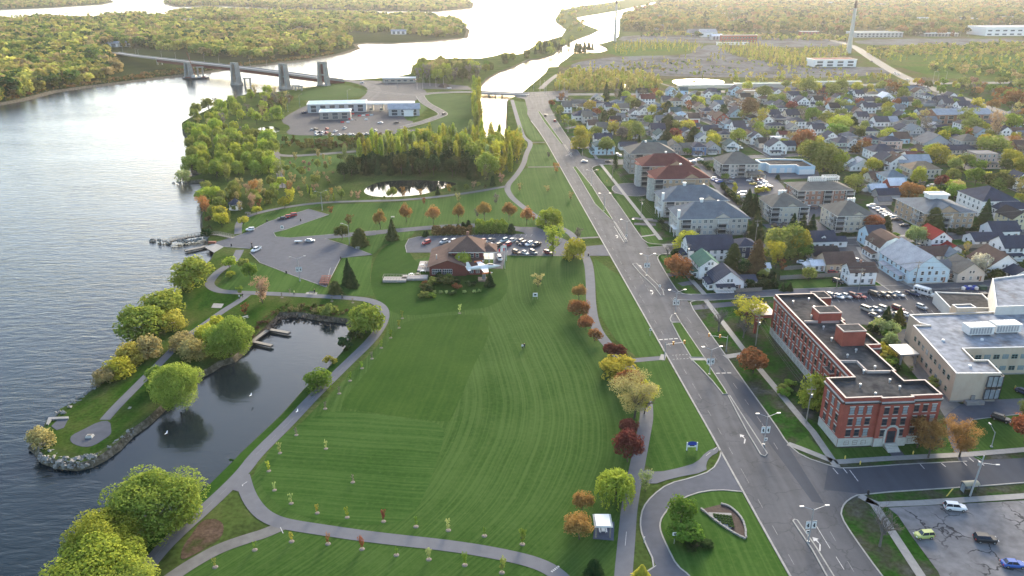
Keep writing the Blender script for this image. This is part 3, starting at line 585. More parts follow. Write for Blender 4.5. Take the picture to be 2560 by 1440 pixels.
# paths
def path(P, width, label, m=None, z=.085, sm=2):
 W = smooth_line([at(*p) for p in P], sm); L, Rr = strip_pts(W, width); b = MB()
 for i in range(len(W) - 1): b.face([(*L[i], z), (*Rr[i], z), (*Rr[i + 1], z), (*L[i + 1], z)])
 tag(b.obj('path', m or M_path), label, None, None, 'structure')
LAGP = [(260, 1560), (350, 1440), (400, 1377), (450, 1328), (510, 1275), (567, 1222), (610, 1178), (640, 1137), (720, 1060), (780, 995), (867, 910), (930, 850), (956, 812), (963, 785), (955, 766), (930, 752), (892, 746), (800, 741), (730, 737), (640, 733), (580, 731), (545, 728), (522, 714), (527, 700), (545, 680), (570, 664)]
path(LAGP, 3.5, 'main path round the lagoon')
path([(606, 1190), (620, 1240), (648, 1280), (680, 1300), (715, 1311), (790, 1323), (940, 1345), (1140, 1366), (1280, 1391), (1355, 1412), (1400, 1440), (1430, 1475)], 3.4, 'path crossing the bottom of the lawn', z=.09)
path([(712, 1312), (660, 1335), (625, 1345), (550, 1370), (475, 1412), (420, 1450)], 3.2, 'older pale path in the lower left', M_path2, .087)
sheet('path_patch', [(596, 1178), (618, 1160), (618, 1215), (630, 1250), (608, 1232), (580, 1225)], M_path, .093, 'widened path junction')
path([(1550, 1600), (1558, 1440), (1567, 1342), (1573, 1267), (1590, 1180), (1610, 1080), (1618, 1037), (1612, 985), (1585, 935), (1545, 887), (1517, 860), (1492, 826), (1481, 790), (1477, 750), (1476, 700), (1472, 660), (1461, 636)], 3.6, 'long straight path beside the maples')
path([(1565, 903), (1600, 900), (1660, 895)], 2.6, 'path to the signal crossing')
path([(1448, 612), (1440, 600), (1425, 582), (1400, 568), (1345, 545), (1300, 512), (1275, 490), (1265, 466), (1290, 440), (1310, 410), (1315, 385), (1330, 357), (1310, 345), (1303, 328), (1290, 285), (1280, 250)], 3.3, 'upper park path to the canal')
path([(1265, 466), (1200, 478), (1100, 492), (1000, 501), (940, 502), (800, 506), (700, 520), (630, 536), (597, 552), (595, 585)], 3.3, 'upper park path along the wood')
path([(1320, 418), (1404, 417)], 2, 'straight link path to the boulevard', M_path2)
path([(1330, 356), (1362, 356)], 2, 'short link path', M_path2)
path([(1447, 596), (1497, 593)], 2, 'short link beside the clubhouse exit', M_path2)
path([(686, 350), (690, 380), (697, 420), (706, 470)], 4, 'straight path through the left wood', M_path2)
path([(600, 625), (592, 642), (582, 655)], 3.5, 'path stub off the launch lot')
path([(620, 736), (600, 752), (560, 776), (520, 805), (462, 845), (425, 882), (378, 930), (340, 968), (290, 1018), (262, 1050)], 2.8, 'path along the spit')
sheet('tip_plaza', [(248, 1054), (275, 1052), (279, 1078), (277, 1087), (262, 1098), (235, 1115), (212, 1119), (185, 1112), (174, 1101), (180, 1088), (205, 1076)], M_lot, .10, 'paved plaza at the tip of the spit', sm=1)
sheet('tip_pad', [(128, 1066), (150, 1045), (172, 1046), (160, 1070), (142, 1076)], M_lot, .10, 'small dark pad on the point')
b = MB(); b.prism([at(*p) for p in ((92, 1100), (112, 1094), (117, 1110), (97, 1118))], -.3, .35); tag(b.obj('viewing_deck', M_conc), 'small wooden viewing deck on the rocky point', 'deck')
b = MB(); b.prism([at(*p) for p in ((116, 1062), (122, 1046), (172, 1044), (172, 1049), (130, 1051), (121, 1064))], -.3, .4); tag(b.obj('retaining_wall', M_conc), 'low pale retaining wall on the point', 'wall')
path([(655, 372), (700, 392), (800, 386), (940, 374)], 6, 'service road beside the wood', M_path2, .088)
# sidewalks
def walk(P, label, wd=1.9, z=.13): path(P, wd, label, M_conc, z, 0)
walk([(1442, 330), (1469, 366), (1493, 398)], 'sidewalk by the houses, upper block')
walk([(1502, 411), (1652, 600)], 'sidewalk past the apartment blocks')
walk([(1660, 612), (1678, 636)], 'sidewalk at the cross street')
walk([(1700, 667), (1715, 685), (1762, 737)], 'sidewalk by the white houses')
walk([(1765, 752), (1857, 872), (1909, 935), (2007, 1052), (2032, 1080), (2092, 1168)], 'sidewalk along the institution')
walk([(1970, 1110), (2010, 1125), (2080, 1153)], 'curving corner sidewalk')
walk([(2088, 1156), (2220, 1147), (2417, 1137), (2560, 1125), (2700, 1113)], 'sidewalk under the brick front')
walk([(2150, 1240), (2185, 1262), (2295, 1430), (2370, 1540)], 'sidewalk by the lower car park')
walk([(2165, 1250), (2200, 1262), (2300, 1258), (2560, 1241), (2700, 1230)], 'sidewalk behind the bus shelter')
walk([(1664, 612), (1850, 606), (2112, 596), (2482, 581), (2700, 571)], 'sidewalk before the apartment blocks')
walk([(2145, 618), (2160, 645), (2245, 700), (2292, 722)], 'sidewalk by the gambrel-roofed house')
walk([(1640, 240 + 30), (1760, 310 - 24), (1925, 376)], 'sidewalk of the diagonal street')
walk([(1600, 548), (1632, 548)], 'walkway', 1.4); walk([(1602, 592), (1640, 587)], 'walkway', 1.4)
walk([(1664, 895), (1650, 893)], 'crossing pad', 4); walk([(1726, 898), (1764, 896)], 'crossing pad', 3); walk([(1812, 893), (1858, 886)], 'crossing pad', 2.6)
sheet('brick_walk', [(2212, 1116), (2242, 1114), (2262, 1140), (2230, 1142)], M_lot, .10, 'dark walk to the brick entrance')
# kerbs of the boulevard
kerb(LEFT[2:], wd=.45, sm=0)
kerb(RIGHT[1:4]); kerb([(1470, 396), (1500, 398), (1560, 399)]); kerb([(1560, 411), (1495, 412), (1478, 420), (1484, 430)] + RIGHT[4:6] + [(1612, 606), (1640, 611), (1670, 611)])
kerb([(1690, 634), (1655, 634), (1642, 642), (1650, 660), (1687, 720), (1700, 733), (1730, 738)]); kerb([(1770, 750), (1735, 752), (1722, 758)] + RIGHT[10:17] + [(2107, 1172), (2195, 1166), (2265, 1161), (2417, 1154)])
kerb([(2700, 1199), (2560, 1207), (2450, 1216), (2150, 1235), (2120, 1250), (2105, 1268), (2102, 1292), (2132, 1340), (2202, 1437), (2330, 1600)])
# kerb rims of the park lots and path edging
for P in ([(560, 617), (625, 622)], [(625, 632), (650, 657), (730, 688), (815, 718)], [(815, 718), (852, 645), (930, 637), (872, 615), (812, 597)], [(585, 592), (622, 580), (670, 555), (772, 523), (822, 537), (712, 575), (684, 582), (690, 592), (725, 595), (940, 577)],
          [(1017, 632), (1013, 615), (1022, 598), (1045, 592), (1100, 590)], [(1265, 638), (1360, 640), (1475, 640)], [(2404, 1090), (2430, 1050), (2560, 1035)], [(2050, 737), (2200, 728), (2480, 716)]): kerb(P, wd=.22, sm=0)
tag(KERBS.obj('kerbs', M_kerb), 'pale concrete kerbs edging roads and lots', None, None, 'structure')
# ------------------------------------------------------------------ road paint
PT = MB(); PF = MB()
def paint(P, wd=.15, dash=None, gap=None, z=.125):
 B_ = PF if dash and dash >= 2.5 else PT
 W = [at(*p) for p in P]
 for a, c in zip(W[:-1], W[1:]):
  Ln = math.hypot(c[0] - a[0], c[1] - a[1]); dx, dy = (c[0] - a[0]) / Ln, (c[1] - a[1]) / Ln; t = 0
  while t < Ln:
   e = min(Ln, t + (dash or Ln))
   x0, y0, x1, y1 = a[0] + dx * t, a[1] + dy * t, a[0] + dx * e, a[1] + dy * e
   B_.face([(x0 - dy * wd / 2, y0 + dx * wd / 2, z), (x0 + dy * wd / 2, y0 - dx * wd / 2, z), (x1 + dy * wd / 2, y1 - dx * wd / 2, z), (x1 - dy * wd / 2, y1 + dx * wd / 2, z)])
   t = e + (gap or 0) + .001
for P in ([(1385, 360), (1487, 545), (1606, 750), (1746, 985), (1862, 1190), (2000, 1440)], [(1420, 380), (1468, 440)]): paint(P, .12, 3, 6)
for P in ([(1442, 400), (1560, 575)], [(1640, 700), (1722, 800), (1834, 960), (1905, 1060), (1960, 1150)], [(2075, 1330), (2140, 1440)], [(1620, 690), (1650, 730)]): paint(P, .12, 3, 6)
paint([(1535, 566), (1560, 606)], .14); paint([(1600, 690), (1630, 742)], .12, 2.5, 2); paint([(2040, 1315), (2075, 1372)], .14); paint([(2090, 1393), (2110, 1425)], .14)
paint([(1648, 850), (1695, 847)], .5, 1.2, .5); paint([(1790, 934), (1830, 933)], .45, 1.2, .5)
paint([(1680, 889), (1720, 887)], .15, .6, .5); paint([(1682, 899), (1722, 897)], .15, .6, .5)
for a in ((1300, 1100, 2082, 1171, 2095, 1186), (0, 0, 2108, 1172, 2118, 1184), (0, 0, 2124, 1176, 2145, 1204), (0, 0, 2300, 1161, 2311, 1173), (0, 0, 2353, 1159, 2364, 1168), (0, 0, 2408, 1156, 2417, 1165), (0, 0, 2444, 1150, 2460, 1165), (0, 0, 2422, 1145, 2434, 1155)):
 paint([(a[2], a[3]), (a[4], a[5])], .22)
paint([(640, 1137), (720, 1060), (867, 910), (930, 850)], .07, 3, 3, .1); paint([(350, 1440), (400, 1377), (450, 1328), (510, 1275), (567, 1222)], .07, 3, 2.5, .1)
paint([(606, 1213), (618, 1205)], .15, None, None, .1); paint([(606, 1213), (607, 1216)], .2, None, None, .1); paint([(701, 1319), (708, 1334)], .15, None, None, .1)
paint([(1563, 1365), (1566, 1330)], .1, None, None, .1); paint([(1618, 1430), (1640, 1415)], .12); paint([(1765, 1140), (1793, 1118)], .12, 2, 1.5, .1)
for k in range(5): paint([(1378 + k * 4, 1428 - k * 3), (1382 + k * 4, 1431 - k * 3)], .3, None, None, .1)
def arrow(x, y, turn=1, s=1.0):
 X, Y = at(x, y); c_, s_ = math.cos(GA - .45), math.sin(GA - .45)
 P = [(-.15, -2.2), (.15, -2.2), (.15, -.2), (.9 * turn, .7), (1.2 * turn, .3), (1.5 * turn, 1.6), (.3 * turn, 1.5), (.6 * turn, 1.1), (-.15, .2)]
 if turn < 0: P = P[::-1]
 W = [(X + (px * c_ - py * s_) * s, Y + (px * s_ + py * c_) * s) for px, py in P]; PT.tri_poly(W, .126)
for x, y, t in ((1545, 592, -1), (1604, 668, -1), (1633, 731, -1), (1863, 1098, -1), (2050, 1361, -1), (1417, 388, 1)): arrow(x, y, t, 1.05)
# parking bays
for i in range(26):
 x = 2070 + i * 17
 if x < 2470: paint([(x, 742 - i * .6), (x + 12, 757 - i * .6)], .1)
for i in range(12): paint([(2175 + i * 17, 776), (2196 + i * 17, 800)], .1)
for x0, x1, y0, y1, n_ in ((1100, 1340, 592, 589, 18), (1240, 1380, 634, 632, 11)):
 for i in range(n_): x = x0 + (x1 - x0) * i / n_; paint([(x, y0), (x + 4, y0 - 6)], .09)
paint([(818, 705), (826, 670)], .12, None, None, .12)
tag(PF.obj('lane_dashes', mat('worn_paint', (.17, .17, .175), .8, .35, 1)), 'faint worn lane dashes', None, None, 'structure')
tag(PT.obj('road_markings', M_paint), 'white lane lines, arrows and bay lines', None, None, 'structure')
# ------------------------------------------------------------------ trees
def leaf_cloud(seed, n, shape, q, blobs=26, fill=.25, flat=.0, squash=(1, 1, 1), lumps=.36):
 """leaf-clump quads over many small lobes inside an uneven crown; unit radius, z from 0 to 1*height"""
 g = np.random.default_rng(seed)
 C = []; Rr = []
 i = 0
 while len(C) < blobs:
  d = g.normal(size=3); d /= np.linalg.norm(d)
  if shape == 'round':
   if d[2] < -.35: continue
   r = .50 + .28 * g.random(); c = d * r * np.array([1, 1, .9]); br = lumps * (.75 + .6 * g.random())
  elif shape == 'dome':
   if d[2] < -.55: continue
   r = .54 + .28 * g.random(); c = d * r * np.array([1, 1, .85]); br = lumps * (.75 + .6 * g.random())
   if d[2] < 0: c[2] -= .25
  elif shape == 'poplar':
   z = g.random(); a = g.random() * 6.28; rr = .5 * math.sin(math.pi * min(1, z * .85 + .12)) ** .7; c = np.array([math.cos(a) * rr * .6, math.sin(a) * rr * .6, z * 2 - 1]); br = .32 * (.7 + .5 * g.random())
  elif shape == 'vase':
   z = g.random() ** .7; a = g.random() * 6.28; rr = (.2 + .6 * z) * g.random() ** .5; c = np.array([math.cos(a) * rr, math.sin(a) * rr, z * 1.7 - .85]); br = .28 * (.7 + .5 * g.random())
  C.append(c); Rr.append(br)
 C = np.array(C); Rr = np.array(Rr)
 k = g.integers(0, blobs, n)
 d = g.normal(size=(n, 3)); d /= np.linalg.norm(d, axis=1)[:, None]
 rr = np.where(g.random(n) < fill, g.random(n) ** .5, .86 + .22 * g.random(n))
 P = C[k] + d * (Rr[k] * rr)[:, None]
 if shape == 'dome': P[:, 2] = np.where(P[:, 2] < -.2, P[:, 2] * (1 + .3 * g.random(n)), P[:, 2])
 nrm = d + g.normal(size=(n, 3)) * .55 + np.array([0, 0, .25])
 nrm /= np.linalg.norm(nrm, axis=1)[:, None]
 t = np.cross(nrm, g.normal(size=(n, 3))); t /= np.linalg.norm(t, axis=1)[:, None]
 u = np.cross(nrm, t)
 s = q * (.6 + .8 * g.random(n))[:, None]
 v = np.stack([P - t * s - u * s * .6, P + t * s - u * s * .7, P + t * s * .5 + u * s, P - t * s * .7 + u * s * .8], 1)
 return v.reshape(-1, 3)
def quads_mesh(name, V, m):
 me = D.meshes.new(name); n = len(V) // 4
 me.from_pydata(V.tolist(), [], np.arange(n * 4).reshape(n, 4).tolist()); me.materials.append(m); me.update(); return me
def crown_mesh(kind, lod, seed):
 """unit tree: total height 1, crown radius about .5 before scaling"""
 n = {'hi': 17000, 'mid': 2600, 'low': 700, 'tiny': 150}[lod]; q = {'hi': .025, 'mid': .058, 'low': .10, 'tiny': .19}[lod]
 nb = {'hi': 34, 'mid': 26, 'low': 18, 'tiny': 11}[lod]
 if kind == 'willow': V = leaf_cloud(seed, int(n * 1.5), 'dome', q * .9, nb + 14, lumps=.30); V *= (.5, .5, .47); V[:, 2] += .53
 elif kind == 'round': V = leaf_cloud(seed, n, 'round', q, nb); V *= (.5, .5, .43); V[:, 2] += .58
 elif kind == 'lowdome': V = leaf_cloud(seed, n, 'dome', q, nb); V *= (.5, .5, .52); V[:, 2] += .46
 elif kind == 'poplar': V = leaf_cloud(seed, n, 'poplar', q * .8, nb); V *= (.5, .5, .44); V[:, 2] += .54
 elif kind == 'sparse': V = leaf_cloud(seed, int(n * .55), 'vase', q * .7, nb, fill=.9); V *= (.52, .52, .42); V[:, 2] += .56
 elif kind == 'oval': V = leaf_cloud(seed, int(n * 1.5), 'round', q * .75, nb, fill=.5); V *= (.5, .5, .42); V[:, 2] += .57
 elif kind == 'shrub': V = leaf_cloud(seed, n // 2, 'round', q * 1.3, max(7, nb // 2)); V *= (.5, .5, .5); V[:, 2] += .42
 elif kind in ('spruce', 'yew'):
  g = np.random.default_rng(seed); n = int(n * .9); z = 1 - (1 - g.random(n) ** .8) * .97; z = g.random(n) ** 1.35 * .94 + .05
  lay = np.modf(z * 13)[0]; r = (1 - z) ** (.9 if kind == 'spruce' else .45) * .5 * (.55 + .45 * (1 - lay)) * (.82 + .25 * g.random(n)); a = g.random(n) * 6.283
  r *= np.where(g.random(n) < .3, g.random(n), 1) * (1 + .13 * np.sin(a * 5 + z * 30))
  P = np.stack([np.cos(a) * r, np.sin(a) * r, z], 1); o = np.stack([np.cos(a), np.sin(a), -.45 + 0 * a], 1); s = q * (.7 + .8 * g.random(n))[:, None] * (1.15 - z * .6)[:, None]
  t = np.stack([-np.sin(a), np.cos(a), 0 * a], 1) + g.normal(size=(n, 3)) * .3
  V = np.stack([P - t * s * .7, P + t * s * .7, P + t * s * .4 + o * s * 1.3, P - t * s * .4 + o * s * 1.3], 1).reshape(-1, 3)
 elif kind == 'weeping':
  g = np.random.default_rng(seed); L = []
  for i in range(150):
   a = g.random() * 6.283; r = .16 + .34 * g.random(); top = .95 - r * .45 + .08 * g.random(); ln = (.35 + .45 * g.random()) * (.5 + r);
   for j in range(26):
    z = top - ln * j / 26; rr = r * (1 + .12 * j / 26); c = np.array([math.cos(a) * rr, math.sin(a) * rr, max(.06, z)]) + g.normal(size=3) * .012
    s = .018; t = g.normal(size=3) * s; L += [c - t, c + np.array([s, 0, 0]), c + t + np.array([0, 0, -s * 2]), c - np.array([s, s, s])]
   for j in range(8):
    f = j / 8; c = np.array([math.cos(a) * r * f, math.sin(a) * r * f, .72 + (top - .72) * math.sin(f * 1.57)]) + g.normal(size=3) * .02; s = .03; t = g.normal(size=3) * s; L += [c - t, c + np.array([s, 0, 0]), c + t, c - np.array([s, s, 0])]
  V = np.array(L)
 elif kind == 'cloud': V = leaf_cloud(seed, n, 'round', q, nb); V *= .5; V[:, 2] += .5
 return V
def branch_mesh(kind, seed, m, dens=1.0):
 g = random.Random(seed); b = MB()
 def grow(p, d, ln, r, depth):
  q = p + d * ln; b.tube(p, q, r, r * .62, 5 if depth < 2 else 3)
  if depth >= (4 if kind in ('bare',) else 3): return
  nb_ = {0: 6, 1: 4, 2: 4, 3: 3}[depth] if kind == 'bare' else {0: 6, 1: 3, 2: 2}[depth]
  for i in range(nb_):
   f = .45 + .55 * g.random() if depth else .7 + .3 * g.random()
   o = p + d * ln * f
   dd = Vector((g.gauss(0, 1), g.gauss(0, 1), g.gauss(.35, .5))).normalized()
   nd = (d * (.75 if kind != 'willow' else .4) + dd * .75 + Vector((0, 0, .12))).normalized()
   grow(o, nd, ln * (.62 + .2 * g.random()) if depth else ln * (.75 + .35 * g.random()), r * .5, depth + 1)
 th = {'bare': .26, 'willow': .22, 'poplar': .4, 'weeping': .3}.get(kind, .30)
 grow(Vector((0, 0, -.01)), Vector((g.gauss(0, .04), g.gauss(0, .04), 1)).normalized(), th, .026 if kind != 'bare' else .028, 0)
 return b
M_bark = mat('bark', (.075, .06, .048), .95, .3, 3)
M_twig = mat('twigs', (.13, .115, .105), .95, .25, 1)
M_twigr = mat('reddish_twigs', (.16, .10, .085), .95, .25, 1)
LC = {  # foliage colours: dark clump, light clump
 'lime': ((.17, .23, .03), (.44, .48, .07)), 'willow': ((.15, .21, .035), (.39, .44, .08)), 'yellow': ((.24, .24, .025), (.54, .48, .07)), 'olive': ((.12, .15, .035), (.31, .33, .08)),
 'green': ((.075, .14, .022), (.21, .31, .05)), 'deep': ((.016, .042, .015), (.055, .092, .03)), 'darkolive': ((.05, .065, .02), (.13, .14, .045)), 'gold': ((.26, .22, .04), (.50, .41, .09)),
 'orange': ((.23, .13, .045), (.46, .26, .09)), 'rust': ((.16, .072, .03), (.36, .16, .065)), 'red': ((.17, .045, .028), (.38, .11, .06)), 'maroon': ((.09, .027, .022), (.22, .068, .05)), 'pink': ((.26, .17, .10), (.45, .31, .19)),
 'tan': ((.24, .20, .08), (.46, .39, .16)), 'pale': ((.22, .28, .09), (.42, .46, .19)), 'blossom': ((.40, .36, .26), (.68, .62, .48)), 'grey': ((.11, .105, .085), (.24, .22, .18)), 'brown': ((.11, .072, .036), (.24, .165, .07))}
LOOK = {'lime': 'lime green', 'willow': 'fresh green', 'yellow': 'yellow-green', 'olive': 'olive green', 'green': 'mid green', 'deep': 'dark green', 'darkolive': 'dark olive', 'gold': 'golden', 'orange': 'orange', 'rust': 'rust brown', 'red': 'red',
  'maroon': 'dark red', 'pink': 'pinkish tan', 'tan': 'tan', 'pale': 'pale green', 'blossom': 'white blossoming', 'grey': 'grey', 'brown': 'brown'}
KIND = {'willow': ('willow_tree', 'broad domed willow'), 'round': ('leafy_tree', 'round-crowned tree'), 'lowdome': ('spreading_tree', 'low spreading tree'), 'poplar': ('poplar_tree', 'slim poplar'), 'sparse': ('budding_tree', 'thinly leafed tree'), 'oval': ('budding_tree', 'oval budding tree'),
  'shrub': ('shrub', 'shrub'), 'spruce': ('spruce_tree', 'spruce'), 'yew': ('cypress_tree', 'dense conical evergreen'), 'weeping': ('weeping_willow', 'weeping willow'), 'bare': ('bare_tree', 'leafless tree')}
def lm(c, tiny=False): return leaf_mat('foliage_' + c, *LC[c], scale=.55)
PRO = {}
def proto(kind, lod, var):
 k = (kind, lod, var)
 if k not in PRO:
  sd_ = sum(map(ord, kind)) * 7 + var * 13 + len(lod)
  bm_ = branch_mesh('willow' if kind in ('willow', 'lowdome') else kind if kind in ('bare', 'poplar', 'weeping') else 'tree', sd_, None).mesh('branches', M_bark)
  cm = quads_mesh('crown', crown_mesh(kind, lod, sd_), lm('olive')) if kind != 'bare' else None
  PRO[k] = (cm, bm_)
 return PRO[k]
TREE_N = {}
def tree(kind, x, y, h, wd=None, col='olive', label=None, look=None, group=None, world=None, z0=0.0, var=None, nm=None):
 X, Y = world or at(x, y)
 px, py = (x, y) if world is None else w2p(X, Y)
 sc = S(py) * h; lod = 'hi' if sc > 100 else 'mid' if sc > 38 else 'low'
 var = R.randrange(3 if lod != 'hi' else 2) if var is None else var
 cm, tm = proto(kind, lod, var)
 wd = wd or h * .8; sx = wd;
 n0, kn = KIND[kind]; nm = nm if nm and kind == 'round' else n0
 r_ = R.random() * 6.28
 o = mk(nm, None, None, (X, Y, z0 - .05), r_); o.empty_display_size = .2
 t = mk('trunk', tm, o); t.scale = (sx, sx * R.uniform(.92, 1.08), h)
 if h < 3.7 and kind == 'sparse': t.scale = (sx * .45, sx * .45, h * .8)
 if kind == 'bare':
  t.name = 'branches'; t.material_slots[0].link = 'OBJECT'; t.material_slots[0].material = M_twigr if col in ('rust', 'brown') else M_twig
 if cm:
  c = mk('crown', cm, o); c.scale = (sx, sx, h); c.rotation_euler = (0, 0, R.random() * 6.28)
  c.material_slots[0].link = 'OBJECT'; c.material_slots[0].material = lm(col)
 size = 'tiny ' if h < 3 else 'small ' if h < 6.5 else 'tall ' if h > 15 else ''
 lk = look or f"{size}{LOOK[col]} {kn}" if kind != 'bare' else (look or f"{size}bare grey tree without leaves")
 tag(o, label, 'shrub' if kind == 'shrub' else 'tree', group)
 if not label: later(o, lk, px, py)
 return o
def T(s, kind=None):
 """x y h w colour kind rows"""
 for ln in s.strip().split(';'):
  p = ln.split()
  if not p: continue
  x, y, h, w_ = map(float, p[:4]); tree(p[5] if len(p) > 5 else kind, x, y, h, w_, p[4])
# shore willows and spit trees
T('''402 1316 13.5 19 willow;275 1408 12 15 lime;250 1480 12 18 lime;330 1500 9 10 willow;448 1008 12.5 13 willow;396 968 7 7 green;578 886 13 15 willow;915 832 10.5 12 willow;355 838 10.5 15.5 willow;412 790 10 15 willow;484 716 12 16 willow''', 'willow')
T('''485 893 6.5 8 tan;522 850 6 7.5 yellow;540 822 5 6 yellow;375 888 7 9 tan;437 818 6.5 9 gold;328 906 7 8.5 gold;297 938 6 9 yellow;258 958 5 6.5 tan;108 1112 5.5 6 tan;455 872 6 8 tan''', 'lowdome')
T('''575 672 5 6 lime round;626 700 7 6 green round;612 675 5 5 olive round;578 695 3 4 lime round;657 758 10 9 pink sparse;612 788 4.5 4 red sparse;820 786 4.5 7 olive shrub;795 972 6.5 8 green lowdome;826 910 3 4 yellow shrub;870 868 4 6 deep shrub;890 850 4 5 darkolive shrub;600 735 3 4 green sparse;
556 568 8 7 yellow round;553 548 7 7 yellow round;610 565 5 5 yellow round;642 535 4.5 5 yellow round;872 712 11 5.5 deep spruce;882 718 8 5 deep spruce;838 732 5 5 darkolive yew;900 613 8 8 darkolive yew;856 600 7 7 darkolive round;981 599 10 6 darkolive spruce;828 535 4 4 rust sparse;
873 565 6 6 brown sparse;820 505 4 4 tan sparse''')
for i, (x, y) in enumerate([(951, 573), (1016, 556), (1083, 560), (1147, 555), (1211, 550), (1272, 552), (1317, 563)]):
 tree('oval', x, y, 9.5, 6.2 + (i % 3) * .5, 'orange', look='orange budding lawn tree', group='row of orange budding trees')
T('''1365 563 8 9 lime lowdome;1382 562 9 9 lime lowdome;1381 640 13.5 12.5 lime sparse;1433 648 10 9.5 yellow lowdome;1157 677 8.5 6.5 lime round;1390 434 7 6 orange sparse;1369 480 4 4.5 tan sparse;1426 500 4.5 4 tan sparse;1240 512 6 4.5 grey sparse;1194 545 5 4 grey sparse;
1146 505 5 4.5 tan sparse;1445 600 6 5 grey sparse;1345 718 5.5 6.5 tan sparse;1334 553 4 3 rust sparse;1372 395 4 4 grey sparse;1300 480 5 4 tan sparse''')
# clubhouse garden
T('''1060 725 3 5 darkolive;1085 712 3.5 5 olive;1110 712 4.5 7 darkolive;1075 728 2.2 4 deep;1062 742 2.5 5 olive;1078 744 2 4 green;1140 708 3 5 deep;1098 696 3 4 deep;1142 722 2.5 4 rust;1171 715 2.5 3 deep;1063 712 2 3 rust;1186 712 2 3 deep;1130 735 1.6 3.5 deep;1120 700 3 4 olive''', 'shrub')
T('''1087 733 1.3 1.7 pale;1101 733 1.3 1.7 pale;1116 733 1.3 1.7 pale;1132 733 1.3 1.7 pale;1160 732 1.3 1.7 pale;1186 731 1.3 1.7 pale;1198 730 1.3 1.7 pale''', 'shrub')
T('''1224 715 6 4.5 deep spruce;1062 592 3 2.5 deep spruce;1068 588 2.5 2 deep spruce;1100 575 2 2 deep yew;1115 573 2.2 2.2 deep yew;1128 573 2.5 2.2 deep yew;1145 571 2.5 2.2 deep yew;1158 569 3 2.5 deep yew;1171 567 3.5 3 deep yew;1278 584 5 4 deep yew''')
# the maple row beside the long path
T('''1447 750 6.5 5.5 orange oval;1448 795 6.5 8 rust round;1465 826 5.5 5.5 rust round;1486 853 4.5 5 rust round;1523 892 4.5 5 maroon round;1538 898 5 7 maroon round;1550 937 5.5 11.5 yellow lowdome;1570 978 6.5 8.5 rust round;1586 1045 12.5 15 tan sparse;1610 1035 9 8 yellow sparse;1568 1155 8.5 7.5 maroon round;1571 1090 5 5.5 maroon round;
1537 1250 7.5 8.5 lime weeping;1455 1278 5.5 5 orange oval;1448 1348 6.5 6.5 orange oval;1485 1442 4.5 4 deep yew;1613 1228 5.5 4.5 pale sparse;1702 1310 6.5 6.5 green round;1690 1342 4 4.5 green shrub;1716 1352 4.5 6.5 green shrub;1745 1366 1.4 6 deep shrub;1602 1462 5 5 yellow spruce''')
# boulevard and institution
T('''1872 820 10.5 15 yellow sparse;1850 800 8 9 yellow sparse;1882 933 8 9 rust round;1876 925 7 7 brown round;2034 1012 10 9.5 lime lowdome;2050 1000 7 6 green lowdome;2320 1145 11 10 orange sparse;2292 1120 9 8 rust sparse;2398 1143 10.5 11 orange sparse;2560 1108 8 8 rust round;2555 1045 5 4 olive sparse''')
T('''2194 828 5 6 pale lowdome;2228 835 5 6 pale lowdome;2212 818 8 5 deep spruce;2245 808 6 5 darkolive spruce;2180 835 4 4 deep shrub;2225 858 4 5 pale lowdome;2212 842 3 4 green shrub;2208 880 3.5 5 yellow shrub;2218 895 3 5 gold shrub;2225 915 2.5 5 green shrub;2232 905 2 4 green shrub;2240 925 2 3 deep shrub;2336 965 3.5 6 olive shrub;2276 930 2 2 olive sparse;2240 880 2.5 4 olive shrub;
1965 985 2 5 green shrub;1975 965 2 4 green shrub;1958 975 1.5 5 olive shrub;2070 875 3 4 deep shrub;1905 800 2.5 4 deep shrub;1910 780 2.5 3 deep shrub''')
T('''1796 829 12 11 grey;1858 845 10 9 grey;1668 642 8 9 grey;2199 1366 13 12 grey;2060 592 5 4 grey;1760 775 4 3 grey;1745 590 6 5 grey;1790 592 6 5 grey;1822 600 7 6 grey;1860 602 7 6 grey;1515 292 5 4 grey;2420 690 5 5 grey;1745 395 6 5 grey;2485 342 22 12 rust;2302 308 12 12 tan''', 'bare')
T('''2485 344 20 15 pink sparse;2303 307 11 12 tan sparse''')
